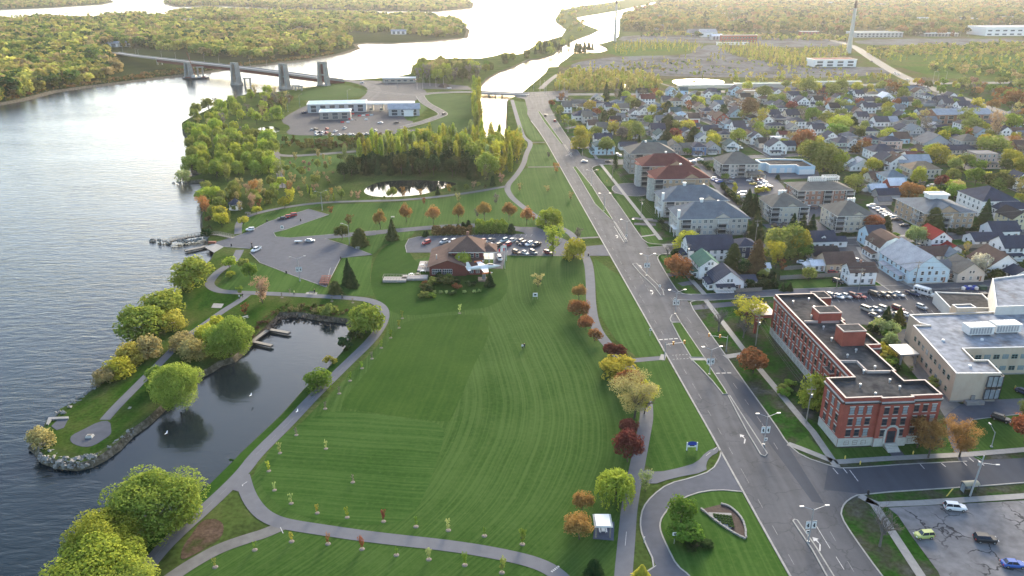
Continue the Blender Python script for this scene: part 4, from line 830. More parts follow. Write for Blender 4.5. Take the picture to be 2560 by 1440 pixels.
# streets of the town
T('''1380 268 6.5 6 rust round;1400 293 11 6 olive round;1412 313 9 7 lime round;1430 322 8.5 7 olive round;1472 285 12 11 gold round;1491 294 8 8 rust round;1515 249 17 8 deep spruce;1552 242 14 6 deep spruce;1541 248 10 9 grey sparse;1566 251 9 9 lime round;1510 315 13 7 deep yew;1527 298 8 5 darkolive yew;
1529 336 11 14 gold lowdome;1449 371 17 12 yellow lowdome;1458 350 8 7 lime round;1476 358 9 6 yellow round;1516 388 13 10.5 olive round;1588 355 15 13 olive round;1554 357 12 8 grey round;1574 350 10 8 lime poplar;1597 358 6 4 deep spruce;1582 270 6 6 pale round;1611 285 5 6 maroon round;1647 246 8 9 gold round;1667 283 10 10 gold round;1679 293 6 6 deep yew;1635 304 6 7 darkolive round;
1645 300 7 7 darkolive round;1685 352 10 12 maroon lowdome;1694 327 9 9 olive round;1738 355 9.5 11 green lowdome;1735 263 9 8 olive round;1718 388 5 6 green round;1700 275 5 8 deep shrub;1538 420 9 3.4 deep yew;1585 398 4 4 rust round;1788 263 10 10 lime round;1815 268 11 10 grey sparse;1840 271 9 8 pink sparse;1869 302 19 17 brown round;1901 318 15 12 yellow sparse;
1910 254 15 16 olive round;1930 264 11 11 olive round;1866 229 12 11 lime lowdome;1963 224 10 11 olive round;1990 226 11 10 yellow round;2016 244 20 17 olive round;2035 240 14 12 yellow round;2080 244 14 15 olive round;2098 238 18 14 olive round;2140 232 11 11 yellow round;1977 279 10 9.5 maroon round;2066 268 9 8.5 red sparse;2099 277 12 10.5 olive round;2146 267 8.5 7.5 red round;
2030 311 14 12.5 green round;2072 311 12 15 olive lowdome;2093 327 13 19 lime lowdome;2112 318 10 9 lime round;2088 344 11.5 16 green lowdome;2006 370 14 16 rust lowdome;2018 385 10 13 olive lowdome;1972 358 4 9 lime shrub;1958 357 3.5 7 lime shrub;1915 337 4.5 7 lime shrub;1932 336 5 6 green round;1963 331 5.5 9 deep shrub;1975 326 5 5 green round;1776 360 10 8 olive round;
1791 363 8 8 olive round;2028 420 17 18 olive round;2058 424 18 22 olive lowdome;2080 424 14 16 lime lowdome;2150 382 9 13 rust lowdome;2146 340 9 10 olive round;2000 284 7 7 olive round;1955 285 4 6 deep shrub;2120 300 7 8 olive round;2179 243 8 9 gold round;2200 232 12 13 olive round;2232 240 14 14 rust round;2254 242 10 10 lime round;2262 232 10 9 yellow round;2292 215 9 9 yellow round;
2238 270 9 8 red round;2316 246 7 9 lime lowdome;2380 265 5.5 6.5 red round;2293 270 5 8 yellow shrub;2310 262 6 7 grey sparse;2270 250 8 9 pale sparse;2219 293 9.5 11 olive round;2260 306 7 8 green round;2250 303 6 7 deep shrub;2272 304 6 4 deep spruce;2408 318 16 18 olive sparse;2425 332 12 15 olive round;2437 325 8 12 yellow round;2370 350 10.5 17 green lowdome;2455 330 8 12 lime round;
2441 272 10.5 13 yellow lowdome;2479 277 10 11 orange round;2525 330 14 15 lime round;2535 262 14 22 rust lowdome;2510 245 12 18 rust round;2472 233 9 10 green round;2440 240 9 11 orange round;2407 222 12 13 olive round;2430 215 10 12 pink round;2554 296 9 10 orange round;2545 225 13 15 olive round;2500 215 11 14 olive round;2219 342 7.5 10.5 lime lowdome;2160 373 8 8 rust round;2266 349 3 7 maroon shrub;
2160 326 8 7 olive round;2343 404 12 14 yellow lowdome;2485 390 15 21 olive lowdome;2520 378 8 9 olive round;2527 410 10 13 yellow lowdome;2388 420 9 10 gold round;2411 421 10 10 olive round;2440 432 9 10 green round;2550 432 10 12 yellow round;2320 410 6 7 darkolive round;2140 487 11 15 olive sparse;2152 482 8 9 grey sparse;2128 470 8 10 olive round;2437 466 10.5 11.5 green round;2495 480 10.5 16 darkolive round;
2475 470 9 10 deep round;2272 494 9 13 rust lowdome;2380 482 8 10.5 lime lowdome;2372 494 7 9 deep round;2350 472 8 8 maroon round;2520 460 8 12 olive round;2548 470 8 8 yellow round;2330 577 11.5 10 darkolive yew;2457 568 14 8.5 deep spruce;2285 617 10 8.5 pale round;2275 622 3 5 deep shrub;2180 585 9.5 9 red round;2211 585 9 6.5 darkolive yew;1980 584 10 6 deep spruce;2004 587 10 6 deep spruce;
2027 589 10.5 6 deep spruce;1945 640 13 13 olive lowdome;1975 636 14 14 olive lowdome;1995 640 12 10 yellow round;1938 672 12.5 9.5 yellow sparse;2010 645 7 8 green round;2447 680 8.5 9.5 blossom lowdome;2410 656 4.5 5.5 darkolive round;2422 656 4.5 5.5 darkolive round;2387 658 4.5 5 yellow round;2487 697 5 7 darkolive shrub;2458 655 5 5 olive round;2548 690 6 6 deep round;
1718 630 10 12 yellow lowdome;1697 686 8.5 11 rust lowdome;1830 675 11.5 8 darkolive yew;1888 680 14 8 brown yew;1860 682 7 7 deep shrub;1957 727 3.6 2.6 deep spruce;1974 727 3.6 2.6 deep spruce;1916 694 4 3.4 pale sparse;1868 534 13 8 deep spruce;1884 540 12 7 deep spruce;1887 600 14 9 darkolive spruce;1812 454 5 4.5 green round;1835 487 6.5 5 yellow poplar;1841 498 3 3.5 yellow shrub;
1898 482 3 6 yellow shrub;1912 479 3 6 yellow shrub;1768 418 3.5 6 deep shrub;1775 424 3 6 deep shrub;1788 430 3 4 deep shrub;1898 438 4 4 yellow shrub;1944 448 3 3 deep yew;1752 412 3.5 5 deep shrub;2240 425 4 5 deep shrub;2200 430 7 4 deep yew;1952 505 5 7 deep shrub;2150 575 2.5 4 green shrub;2230 590 2 6 green shrub;2395 585 2 6 deep shrub;2360 583 2 6 deep shrub;1660 575 3 3 deep yew;1685 570 2.5 3 deep yew;
1690 640 4 5 deep shrub;1735 702 2.5 3 deep shrub;1655 560 3 4 deep shrub;1710 590 2.5 4 deep shrub''')
# hedges: each a long clipped mass
def hedge(P, h, wd, col, label, n=2600):
 g = np.random.default_rng(len(P) * 7 + int(h * 10)); W = smooth_line([at(*p) for p in P], 2); W = np.array(W)
 seg = np.linalg.norm(np.diff(W, axis=0), axis=1); cum = np.r_[0, np.cumsum(seg)]; L = cum[-1]
 t = g.random(n) * L; x = np.interp(t, cum, W[:, 0]); y = np.interp(t, cum, W[:, 1])
 a = g.random(n) * 3.1416; r = np.where(g.random(n) < .2, g.random(n), .85 + .25 * g.random(n)) * (1 + .15 * np.sin(t * 1.1) + .1 * np.sin(t * 2.7))
 off = np.cos(a) * wd / 2 * r; z = np.abs(np.sin(a)) ** .6 * h * r * (1 + .12 * np.sin(t * .8)); dx = np.gradient(W[:, 0]); i = np.clip(np.searchsorted(cum, t) - 1, 0, len(seg) - 1)
 d = np.diff(W, axis=0)[i] / seg[i][:, None]; P3 = np.stack([x - d[:, 1] * off, y + d[:, 0] * off, z], 1)
 t_ = g.normal(size=(n, 3)); t_ /= np.linalg.norm(t_, axis=1)[:, None]; u = np.cross(t_, g.normal(size=(n, 3))); u /= np.linalg.norm(u, axis=1)[:, None]; s = .32
 V = np.stack([P3 - t_ * s, P3 - u * s, P3 + t_ * s, P3 + u * s], 1).reshape(-1, 3)
 tag(mk('hedge', quads_mesh('hedge', V, lm(col))), label, 'hedge')
hedge([(1082, 588), (1110, 584), (1180, 586)], 3.4, 3.2, 'brown', 'thick brown leafless hedge behind the clubhouse car park')
hedge([(1188, 582), (1230, 581), (1270, 582)], 4.6, 4.5, 'green', 'tall green hedge joined to the brown one')
hedge([(1192, 577), (1240, 572), (1262, 574)], 4.2, 4, 'lime', 'lime green shrub belt behind the green hedge')
hedge([(1862, 722), (1900, 718), (1938, 716)], 2.6, 4.5, 'deep', 'dark cedar hedge behind the white corner house')
hedge([(1825, 706), (1880, 700), (1938, 694)], 1.8, 1.2, 'deep', 'clipped hedge along the back garden')
hedge([(1868, 616), (1866, 560)], 2, 1.5, 'darkolive', 'hedge by the apartment end')
hedge([(1805, 468), (1850, 515)], 2.5, 2, 'deep', 'hedge along the apartment parking fence')
hedge([(1700, 606), (1860, 601)], .8, 1.2, 'deep', 'low dark hedge under the blue-grey roofed block')
hedge([(2100, 590), (2170, 587)], 1.2, 1.6, 'deep', 'low hedge before the beige block')
hedge([(2310, 582), (2450, 577)], 1.5, 1.8, 'deep', 'dark hedge under the brick balcony apartments')
# woods whose trees can be told apart: scattered singly
def inside(P, x, y):
 c = False; n = len(P)
 for i in range(n):
  x1, y1 = P[i]; x2, y2 = P[i - 1]
  if (y1 > y) != (y2 > y) and x < (x2 - x1) * (y - y1) / (y2 - y1) + x1: c = not c
 return c
def scatter_pts(P, n, mind, seed):
 W = [at(*p) for p in P]; g = random.Random(seed); xs = [p[0] for p in W]; ys = [p[1] for p in W]; out = []; grid = {}
 tries = 0
 while len(out) < n and tries < n * 25:
  tries += 1; x = g.uniform(min(xs), max(xs)); y = g.uniform(min(ys), max(ys))
  if not inside(W, x, y): continue
  k = (int(x / mind), int(y / mind))
  if any(math.hypot(x - a, y - b_) < mind for i in (-1, 0, 1) for j in (-1, 0, 1) for a, b_ in grid.get((k[0] + i, k[1] + j), ())): continue
  grid.setdefault(k, []).append((x, y)); out.append((x, y))
 return out
def grove(P, n, mind, opts, hr, seed, group, wr=(.6, .9)):
 g = random.Random(seed)
 for x, y in scatter_pts(P, n, mind, seed):
  kind, col = g.choice(opts); h = g.uniform(*hr)
  if kind == 'shrub': h *= .45
  if kind == 'poplar': w_ = h * .42
  elif kind in ('spruce', 'yew'): w_ = h * .5
  else: w_ = h * g.uniform(*wr)
  tree(kind, 0, 0, h, w_, col, world=(x, y), group=group, nm='woodland_tree')
grove([(860, 420), (900, 398), (960, 384), (1130, 360), (1250, 358), (1305, 372), (1300, 400), (1262, 450), (1215, 455), (1190, 425), (960, 412)], 95, 7, [('poplar', 'yellow'), ('poplar', 'lime'), ('poplar', 'lime'), ('round', 'willow'), ('poplar', 'pale'), ('poplar', 'yellow'), ('sparse', 'yellow')], (11, 18), 3, 'trees of the pond wood')
grove([(850, 450), (960, 438), (1180, 446), (1215, 438), (1190, 418), (1060, 412), (890, 420)], 48, 5, [('round', 'deep'), ('spruce', 'deep'), ('yew', 'deep'), ('round', 'darkolive'), ('round', 'deep')], (9, 13), 4, 'dark evergreens behind the pond')
grove([(735, 500), (780, 478), (900, 496), (1000, 497), (1160, 476), (1262, 455), (1255, 466), (1200, 474), (1000, 499), (800, 504)], 40, 4, [('sparse', 'pink'), ('shrub', 'olive'), ('sparse', 'orange'), ('round', 'olive'), ('sparse', 'tan'), ('shrub', 'darkolive'), ('poplar', 'lime'), ('yew', 'deep')], (3.5, 7), 5, 'small trees along the pond')
grove([(470, 330), (462, 310), (520, 275), (600, 240), (700, 236), (740, 250), (700, 300), (655, 330), (640, 345), (560, 350)], 46, 9, [('lowdome', 'willow'), ('round', 'olive'), ('sparse', 'tan'), ('lowdome', 'willow'), ('sparse', 'olive'), ('round', 'lime'), ('sparse', 'grey')], (7, 13), 6, 'trees of the riverside wood')
grove([(480, 340), (640, 350), (680, 360), (690, 400), (698, 450), (600, 462), (520, 445), (490, 425), (474, 375)], 50, 8.5, [('lowdome', 'lime'), ('round', 'olive'), ('lowdome', 'willow'), ('round', 'willow'), ('sparse', 'olive'), ('willow', 'willow')], (9, 14), 7, 'trees of the riverside wood')
grove([(510, 470), (560, 478), (700, 470), (730, 470), (735, 495), (650, 520), (560, 560), (515, 575), (508, 530), (505, 490)], 46, 5.5, [('sparse', 'pink'), ('round', 'olive'), ('sparse', 'orange'), ('shrub', 'olive'), ('lowdome', 'olive'), ('round', 'lime'), ('sparse', 'tan'), ('shrub', 'brown')], (5, 10), 8, 'small trees around the gazebo')
grove([(705, 440), (715, 405), (800, 396), (870, 405), (860, 445), (800, 478), (740, 478)], 34, 5.5, [('shrub', 'pink'), ('sparse', 'tan'), ('shrub', 'olive'), ('round', 'olive')], (4, 7), 9, 'brush in the clearing')
T('''457 452 7 9 pale lowdome;516 500 7 11 willow lowdome;520 582 4 6 darkolive shrub;515 590 4 6 deep shrub;648 520 5 5 orange sparse;642 498 11 8 orange sparse;725 512 9 8 yellow sparse;712 520 6 6 yellow round;1290 372 7 8 orange sparse;1302 366 6 5 gold sparse;1215 455 11 6 tan sparse;1060 512 4 3 rust sparse;480 425 10 12 willow lowdome;478 330 9 11 green lowdome;500 360 10 12 green lowdome''')
for i in range(12): tree('poplar', 0, 0, R.uniform(15, 20), 8, R.choice(['lime', 'yellow', 'olive']), world=(lambda p: (p[0] + R.uniform(-3, 3), p[1]))(at(1192 + R.uniform(-8, 8) - i * 0, 236 + i * 9)), group='poplar row beside the canal')
grove([(1035, 205), (1040, 180), (1190, 176), (1205, 190), (1180, 208), (1100, 212)], 44, 8, [('sparse', 'olive'), ('round', 'olive'), ('sparse', 'tan'), ('round', 'darkolive'), ('sparse', 'grey'), ('round', 'lime')], (14, 20), 10, 'tall clump between station and river')
grove([(1205, 175), (1260, 150), (1300, 140), (1320, 146), (1270, 164), (1215, 188)], 8, 12, [('round', 'green'), ('lowdome', 'darkolive'), ('round', 'olive')], (9, 14), 11, 'trees on the canal dyke')
grove([(1325, 145), (1345, 118), (1385, 112), (1430, 104), (1435, 112), (1400, 136), (1350, 148)], 26, 6, [('spruce', 'deep'), ('spruce', 'deep'), ('round', 'olive'), ('spruce', 'deep'), ('round', 'lime')], (11, 15), 12, 'dark conifers on the dyke')
grove([(1432, 133), (1440, 122), (1480, 124), (1484, 131)], 13, 6, [('spruce', 'deep')], (12, 15), 13, 'dark conifers on the islet')
grove([(1385, 98), (1420, 78), (1388, 48), (1402, 30), (1450, 22), (1540, 12), (1550, 20), (1440, 38), (1452, 58), (1486, 74), (1440, 92)], 60, 11, [('round', 'olive'), ('lowdome', 'willow'), ('round', 'tan'), ('round', 'lime'), ('round', 'gold')], (10, 15), 14, 'trees on the outer dyke')
# far woods and brush: too many to count, one object per wood, instanced single trees
PCOL = D.collections.new('tree_stock')
PAL_WOOD = [((.33, .32, .08), .22), ((.21, .27, .055), .22), ((.36, .28, .12), .16), ((.11, .165, .035), .15), ((.44, .40, .10), .15), ((.04, .075, .025), .10)]
PAL_SUB = [((.22, .21, .045), .20), ((.13, .17, .035), .24), ((.29, .24, .07), .14), ((.23, .13, .055), .10), ((.07, .11, .025), .18), ((.025, .045, .018), .14)]  # larger share of dark tones paints in the shadows between far crowns
PAL_YEL = [((.40, .38, .08), .4), ((.30, .33, .06), .35), ((.42, .32, .11), .25)]
def stock(name, kind, lod, seed, m, trunk=True):
 V = crown_mesh(kind, lod, seed); me = quads_mesh(name, V, m)
 o = D.objects.new(name, me); return o
def wood_mesh_obj(name, pts, hs, ws, kinds, pal, label, group=None, nv=4, lod='tiny', cat='wood'):
 m = leaf_mat(name.split('.')[0] + '_leaves_%d' % (len(MATS)), None, None, rnd=.45, trans=.4, scale=.35, pal=pal)
 coll = D.collections.new(name + '_stock')
 for i, k in enumerate(kinds): coll.objects.link(stock('stock_%02d' % i, k, lod, 50 + i, m))
 n = len(pts); me = D.meshes.new(name); me.from_pydata([(x, y, 0) for x, y in pts], [], [])
 g = np.random.default_rng(n)
 a = me.attributes.new('sc', 'FLOAT_VECTOR', 'POINT'); a.data.foreach_set('vector', np.stack([ws, ws, hs], 1).astype('f').ravel())
 a = me.attributes.new('rot', 'FLOAT_VECTOR', 'POINT'); rr = np.zeros((n, 3), 'f'); rr[:, 2] = g.random(n) * 6.28; a.data.foreach_set('vector', rr.ravel())
 a = me.attributes.new('idx', 'INT', 'POINT'); a.data.foreach_set('value', g.integers(0, len(kinds), n).astype('i'))
 o = mk(name, me); ng = D.node_groups.new(name + '_nodes', 'GeometryNodeTree')
 ng.interface.new_socket('Geometry', in_out='INPUT', socket_type='NodeSocketGeometry'); ng.interface.new_socket('Geometry', in_out='OUTPUT', socket_type='NodeSocketGeometry')
 gi = ng.nodes.new('NodeGroupInput'); go = ng.nodes.new('NodeGroupOutput'); ip = ng.nodes.new('GeometryNodeInstanceOnPoints'); ci = ng.nodes.new('GeometryNodeCollectionInfo')
 ci.inputs['Collection'].default_value = coll; ci.inputs['Separate Children'].default_value = True; ci.inputs['Reset Children'].default_value = True
 ip.inputs['Pick Instance'].default_value = True
 def na(nm, ty):
  q = ng.nodes.new('GeometryNodeInputNamedAttribute'); q.data_type = ty; q.inputs[0].default_value = nm; return q.outputs[0]
 ng.links.new(gi.outputs[0], ip.inputs['Points']); ng.links.new(ci.outputs[0], ip.inputs['Instance']); ng.links.new(na('sc', 'FLOAT_VECTOR'), ip.inputs['Scale'])
 rot = na('rot', 'FLOAT_VECTOR'); er = ng.nodes.new('FunctionNodeEulerToRotation'); ng.links.new(rot, er.inputs[0]); ng.links.new(er.outputs[0], ip.inputs['Rotation'])
 ng.links.new(na('idx', 'INT'), ip.inputs['Instance Index']); ng.links.new(ip.outputs[0], go.inputs[0])
 md = o.modifiers.new('trees', 'NODES'); md.node_group = ng
 tag(o, label, cat, group, 'stuff'); return o
def fill_pts(P, sp, seed, holes=(), dens=None):
 """jittered grid of tree places inside a region given by picture outline, thinned in clumps"""
 W = [at(*p) for p in P]; H = [[at(*q) for q in h_] for h_ in holes]; g = np.random.default_rng(seed)
 A = np.array(W); x0, y0 = A.min(0); x1, y1 = A.max(0)
 xs = np.arange(x0, x1, sp); ys = np.arange(y0, y1, sp); X, Y = np.meshgrid(xs, ys); X = X.ravel() + g.uniform(-.5, .5, X.size) * sp; Y = Y.ravel() + g.uniform(-.5, .5, Y.size) * sp
 def pin(Pp):
  c = np.zeros(X.size, bool)
  for i in range(len(Pp)):
   (ax, ay), (bx, by) = Pp[i], Pp[i - 1]
   if ay == by: continue
   m = ((ay > Y) != (by > Y)) & (X < (bx - ax) * (Y - ay) / (by - ay) + ax); c ^= m
  return c
 k = pin(W)
 for h_ in H: k &= ~pin(h_)
 if dens:
  ph = g.random(6) * 6.28; f = sum(np.sin(X / s_ * 6.28 + ph[i]) * np.cos(Y / (s_ * 1.3) * 6.28 + ph[-i]) for i, s_ in enumerate((220, 110, 61))) / 3
  k &= f + g.random(X.size) * .5 > dens
 return np.stack([X[k], Y[k]], 1)
def wood(name, P, sp, hr, wr, kinds, pal, label, seed, holes=(), dens=None, lod='tiny', cat='wood'):
 p = fill_pts(P, sp, seed, holes, dens); g = np.random.default_rng(seed + 1); n = len(p)
 hs = hr[0] + (hr[1] - hr[0]) * g.random(n) ** 1.6 * (1 + .35 * np.sin(p[:, 0] / 47) * np.cos(p[:, 1] / 61)); ws = hs * g.uniform(*wr, n)
 return wood_mesh_obj(name, p, hs, ws, kinds, pal, label, lod=lod, cat=cat)
RK = ['round', 'lowdome', 'round', 'sparse', 'round', 'poplar']
wood('island_wood', [(-240, 292), (0, 250), (50, 242), (125, 222), (225, 208), (285, 194), (300, 178), (285, 160), (262, 142), (275, 126), (330, 121), (470, 127), (500, 142), (640, 150), (765, 140), (836, 128), (880, 117), (876, 108), (860, 96), (905, 92), (1000, 98), (1075, 95), (1155, 88), (1160, 74), (1138, 58), (1060, 45),
 (900, 41), (700, 35), (560, 30), (520, 27), (440, 36), (380, 40), (300, 46), (200, 53), (85, 52), (0, 60), (-300, 66)], 11.5, (11, 19), (.85, 1.3), RK, PAL_WOOD, 'budding olive and tan wood covering the near island', 21,
 holes=[[(235, 122), (300, 116), (330, 124), (290, 134), (240, 132)], [(420, 62), (560, 66), (640, 58), (560, 52), (430, 54)], [(690, 78), (760, 70), (800, 84), (870, 100), (960, 104), (1080, 92), (1000, 82), (880, 80), (760, 92), (700, 90)], [(365, 38), (430, 36), (415, 46), (360, 46)]], lod='low' if False else 'tiny')
wood('island_wood', [(425, -6), (412, 7), (440, 14), (560, 13), (700, 19), (900, 24), (1090, 26), (1172, 18), (1176, 6), (1140, -7)], 16, (13, 20), (1, 1.4), RK, PAL_WOOD, 'dark wood on the middle island', 22)
wood('island_wood', [(-700, 34), (0, 21), (125, 16), (250, 9), (280, 3), (250, -5), (-700, -15)], 18, (11, 16), (.9, 1.2), RK, PAL_WOOD, 'hazy wood on the farthest island', 23)
wood('suburb_trees', [(1558, 78), (1562, 42), (1650, 8), (1860, -18), (3400, -18), (3400, 40), (2700, 62), (2450, 72), (2400, 92), (2120, 92), (2100, 84), (1800, 78)], 17, (11, 22), (.9, 1.3), RK, PAL_SUB, 'sea of sunlit budding treetops over the far suburb', 24,
 holes=[[(1730, 72), (1765, 68), (1800, 88), (1730, 90)], [(1620, 14), (1650, 12), (1660, 22), (1620, 24)], [(2455, 66), (2560, 60), (2600, 92), (2450, 92)], [(2130, 74), (2220, 74), (2222, 96), (2130, 94)], [(1810, 50), (1880, 50), (1880, 64), (1810, 64)]], dens=-.6)
wood('poplar_brush', [(1382, 228), (1402, 195), (1440, 178), (1520, 182), (1600, 192), (1650, 204), (1655, 214), (1640, 230), (1400, 231)], 6.5, (5, 11), (.4, .7), ['poplar', 'sparse', 'poplar', 'round'], PAL_YEL, 'thick yellow-green brush left of the far pond', 25, lod='low')
wood('poplar_brush', [(1530, 118), (1600, 104), (1740, 108), (1760, 118), (1740, 134), (1640, 128), (1540, 140)], 12, (5, 9), (.35, .55), ['poplar', 'sparse', 'poplar'], PAL_YEL, 'scattered yellow saplings below the scrapyard', 26, dens=-.05)
wood('poplar_brush', [(1790, 112), (1900, 112), (1990, 140), (2040, 165), (1960, 168), (1850, 142), (1790, 130)], 9, (5, 9), (.35, .6), ['poplar', 'sparse', 'poplar'], PAL_YEL, 'yellow saplings in the middle of the waste ground', 27, dens=-.2)
wood('poplar_brush', [(1650, 198), (1800, 190), (2000, 196), (2200, 190), (2240, 205), (2100, 212), (1830, 218), (1820, 196)], 14, (5, 10), (.5, .8), ['poplar', 'round', 'shrub', 'sparse'], PAL_YEL, 'brush line behind the houses', 28, dens=0)
wood('poplar_brush', [(1900, 130), (2120, 118), (2120, 145), (2030, 170), (1950, 190), (1920, 160)], 13, (5, 9), (.4, .7), ['poplar', 'sparse', 'shrub'], PAL_YEL, 'saplings around the white warehouse', 29, dens=0, )
wood('poplar_brush', [(2150, 130), (2320, 115), (2700, 112), (2750, 170), (2500, 175), (2300, 160), (2200, 155)], 17, (5, 10), (.4, .8), ['poplar', 'sparse', 'shrub', 'round'], PAL_YEL, 'saplings dotted over the meadow', 30, dens=.05)
wood('poplar_brush', [(1440, 170), (1560, 150), (1800, 140), (1840, 160), (1700, 175), (1560, 180)], 22, (4, 8), (.5, .8), ['poplar', 'shrub', 'sparse'], PAL_YEL, 'few bushes on the gravel waste', 31, dens=.1)
wood('field_scrub', [(2160, 122), (2350, 112), (2760, 108), (2760, 135), (2500, 138), (2300, 140), (2180, 142)], 8, (2.5, 7), (.9, 1.4), ['shrub', 'round', 'shrub', 'poplar'], PAL_WOOD, 'olive scrub strip across the upper meadow', 37, dens=-.15)
wood('field_scrub', [(1660, 84), (2120, 96), (2120, 104), (1880, 100), (1780, 94), (1600, 92)], 9, (4, 10), (.8, 1.2), ['round', 'shrub', 'poplar', 'round'], PAL_WOOD, 'tree line behind the demolished mill', 38, dens=-.2)
wood('field_scrub', [(1420, 172), (1700, 150), (1960, 150), (2140, 182), (2100, 192), (1800, 188), (1500, 182)], 12, (1.5, 5), (.9, 1.5), ['shrub', 'sparse', 'shrub'], PAL_WOOD, 'patchy bushes over the gravel waste', 39, dens=.1)
wood('field_scrub', [(2320, 160), (2760, 150), (2760, 200), (2480, 200), (2330, 185)], 11, (3, 9), (.8, 1.3), ['shrub', 'round', 'sparse'], PAL_WOOD, 'scattered bushes at the right end of the meadow', 40, dens=.15)
wood('shore_brush', [(0, 256), (50, 247), (125, 227), (225, 213), (362, 197), (470, 184), (560, 172), (640, 162), (765, 148), (838, 135), (830, 131), (700, 148), (500, 172), (400, 180), (225, 205), (60, 238), (0, 246)], 5, (1.5, 4.5), (.8, 1.5), ['shrub', 'sparse', 'shrub'], [((.20, .13, .05), .35), ((.12, .12, .04), .35), ((.25, .17, .08), .3)], 'rusty brush along the island shore', 32, dens=-.35)
wood('shore_brush', [(700, 355), (1150, 350), (1200, 352), (1240, 356), (1140, 362), (940, 382), (700, 372)], 5.5, (2, 7), (.6, 1.2), ['shrub', 'sparse', 'poplar', 'shrub'], [((.13, .10, .05), .4), ((.12, .14, .03), .35), ((.2, .17, .05), .25)], 'brush below the station bank', 33, lod='low', dens=-.3)
wood('shore_brush', [(640, 300), (700, 270), (740, 250), (700, 240), (650, 260)], 6, (2, 5), (.8, 1.3), ['shrub', 'sparse', 'shrub'], [((.13, .10, .05), .4), ((.09, .10, .03), .35), ((.16, .12, .06), .25)], 'brown brush left of the border station', 34, lod='low')
wood('lagoon_reeds', [(690, 778), (720, 762), (800, 765), (870, 780), (862, 792), (780, 784), (700, 782), (672, 808), (640, 838), (612, 862), (620, 838), (655, 800)], 1.3, (.6, 1.6), (.9, 1.4), ['shrub', 'sparse'], [((.13, .085, .05), .4), ((.08, .11, .03), .3), ((.2, .17, .08), .3)], 'dark reeds and brush along the lagoon top', 35, dens=-.3)
wood('bank_brush', [(500, 1236), (602, 1142), (705, 1046), (765, 976), (815, 934), (866, 878), (874, 862), (866, 850), (810, 918), (755, 965), (695, 1035), (595, 1128), (496, 1222)], 1.6, (.25, .8), (1.2, 2), ['shrub'], [((.03, .08, .012), .5), ((.06, .12, .02), .3), ((.11, .14, .03), .2)], 'low weeds on the lagoon bank', 36, dens=.45)
# ------------------------------------------------------------------ building materials
def siding(name, col, h=.2):
 if name in MATS: return MATS[name]
 m = mat(name, col, .75, .08, .8); return m
def brick_mat(name, c1, c2, mortar, scale=4.0):
 if name in MATS: return MATS[name]
 m, n, l = new_mat(name); b = n['Principled BSDF']; b.inputs['Roughness'].default_value = .9; b.inputs['Specular IOR Level'].default_value = .15
 tc = n.new('ShaderNodeTexCoord'); g = n.new('ShaderNodeSeparateXYZ'); l.new(tc.outputs['Object'], g.inputs[0])
 ad = n.new('ShaderNodeMath'); ad.operation = 'ADD'; l.new(g.outputs[0], ad.inputs[0]); l.new(g.outputs[1], ad.inputs[1])
 cb = n.new('ShaderNodeCombineXYZ'); l.new(ad.outputs[0], cb.inputs[0]); l.new(g.outputs[2], cb.inputs[1])
 bt = n.new('ShaderNodeTexBrick'); bt.inputs['Scale'].default_value = scale; bt.inputs['Color1'].default_value = (*c1, 1); bt.inputs['Color2'].default_value = (*c2, 1); bt.inputs['Mortar'].default_value = (*mortar, 1); bt.inputs['Mortar Size'].default_value = .012
 l.new(cb.outputs[0], bt.inputs['Vector'])
 nz = n.new('ShaderNodeTexNoise'); nz.inputs['Scale'].default_value = .35; nz.inputs['Detail'].default_value = 6; l.new(tc.outputs['Object'], nz.inputs['Vector'])
 mr = n.new('ShaderNodeMapRange'); mr.inputs[1].default_value = .3; mr.inputs[2].default_value = .7; mr.inputs[3].default_value = .82; mr.inputs[4].default_value = 1.15; l.new(nz.outputs['Fac'], mr.inputs[0])
 mx = n.new('ShaderNodeMix'); mx.data_type = 'RGBA'; mx.blend_type = 'MULTIPLY'; mx.inputs[0].default_value = 1; l.new(bt.outputs[0], mx.inputs[6]); l.new(mr.outputs[0], mx.inputs[7]); l.new(mx.outputs[2], b.inputs['Base Color'])
 MATS[name] = m; return m
WALLC = {'white': (.72, .71, .69), 'cream': (.50, .45, .36), 'blue': (.10, .17, .30), 'paleblue': (.42, .55, .62), 'grey': (.34, .35, .36), 'taupe': (.26, .235, .21), 'tan': (.42, .34, .25), 'beige': (.46, .42, .37), 'pink': (.44, .33, .28), 'navy': (.025, .035, .07), 'yellow': (.55, .50, .32), 'teal': (.05, .10, .10), 'green': (.33, .42, .37)}
ROOFC = {'navy': (.045, .052, .075), 'black': (.028, .028, .032), 'brown': (.105, .07, .058), 'grey': (.14, .14, .145), 'lightgrey': (.27, .29, .32), 'red': (.24, .035, .03), 'teal': (.05, .09, .095), 'taupe': (.13, .12, .105), 'darkred': (.13, .045, .04), 'tan': (.22, .16, .11), 'bluegrey': (.115, .145, .17), 'paleblue': (.30, .40, .47), 'green': (.06, .13, .10), 'white': (.6, .6, .62)}
LW = {'paleblue': 'pale blue', 'lightgrey': 'light grey', 'darkred': 'dark red', 'bluegrey': 'blue-grey', 'redbrick': 'red brick', 'brownbrick': 'brown brick'}
M_brick = brick_mat('red_brick', (.25, .060, .042), (.31, .080, .056), (.20, .09, .075))
M_brick2 = brick_mat('brown_brick', (.24, .12, .085), (.31, .17, .12), (.30, .22, .18))
M_brick3 = brick_mat('buff_brick', (.33, .235, .155), (.38, .28, .19), (.34, .28, .2))
def wallm(c):
 if c == 'redbrick': return M_brick
 if c == 'brownbrick': return M_brick2
 return siding('wall_' + c, WALLC[c])
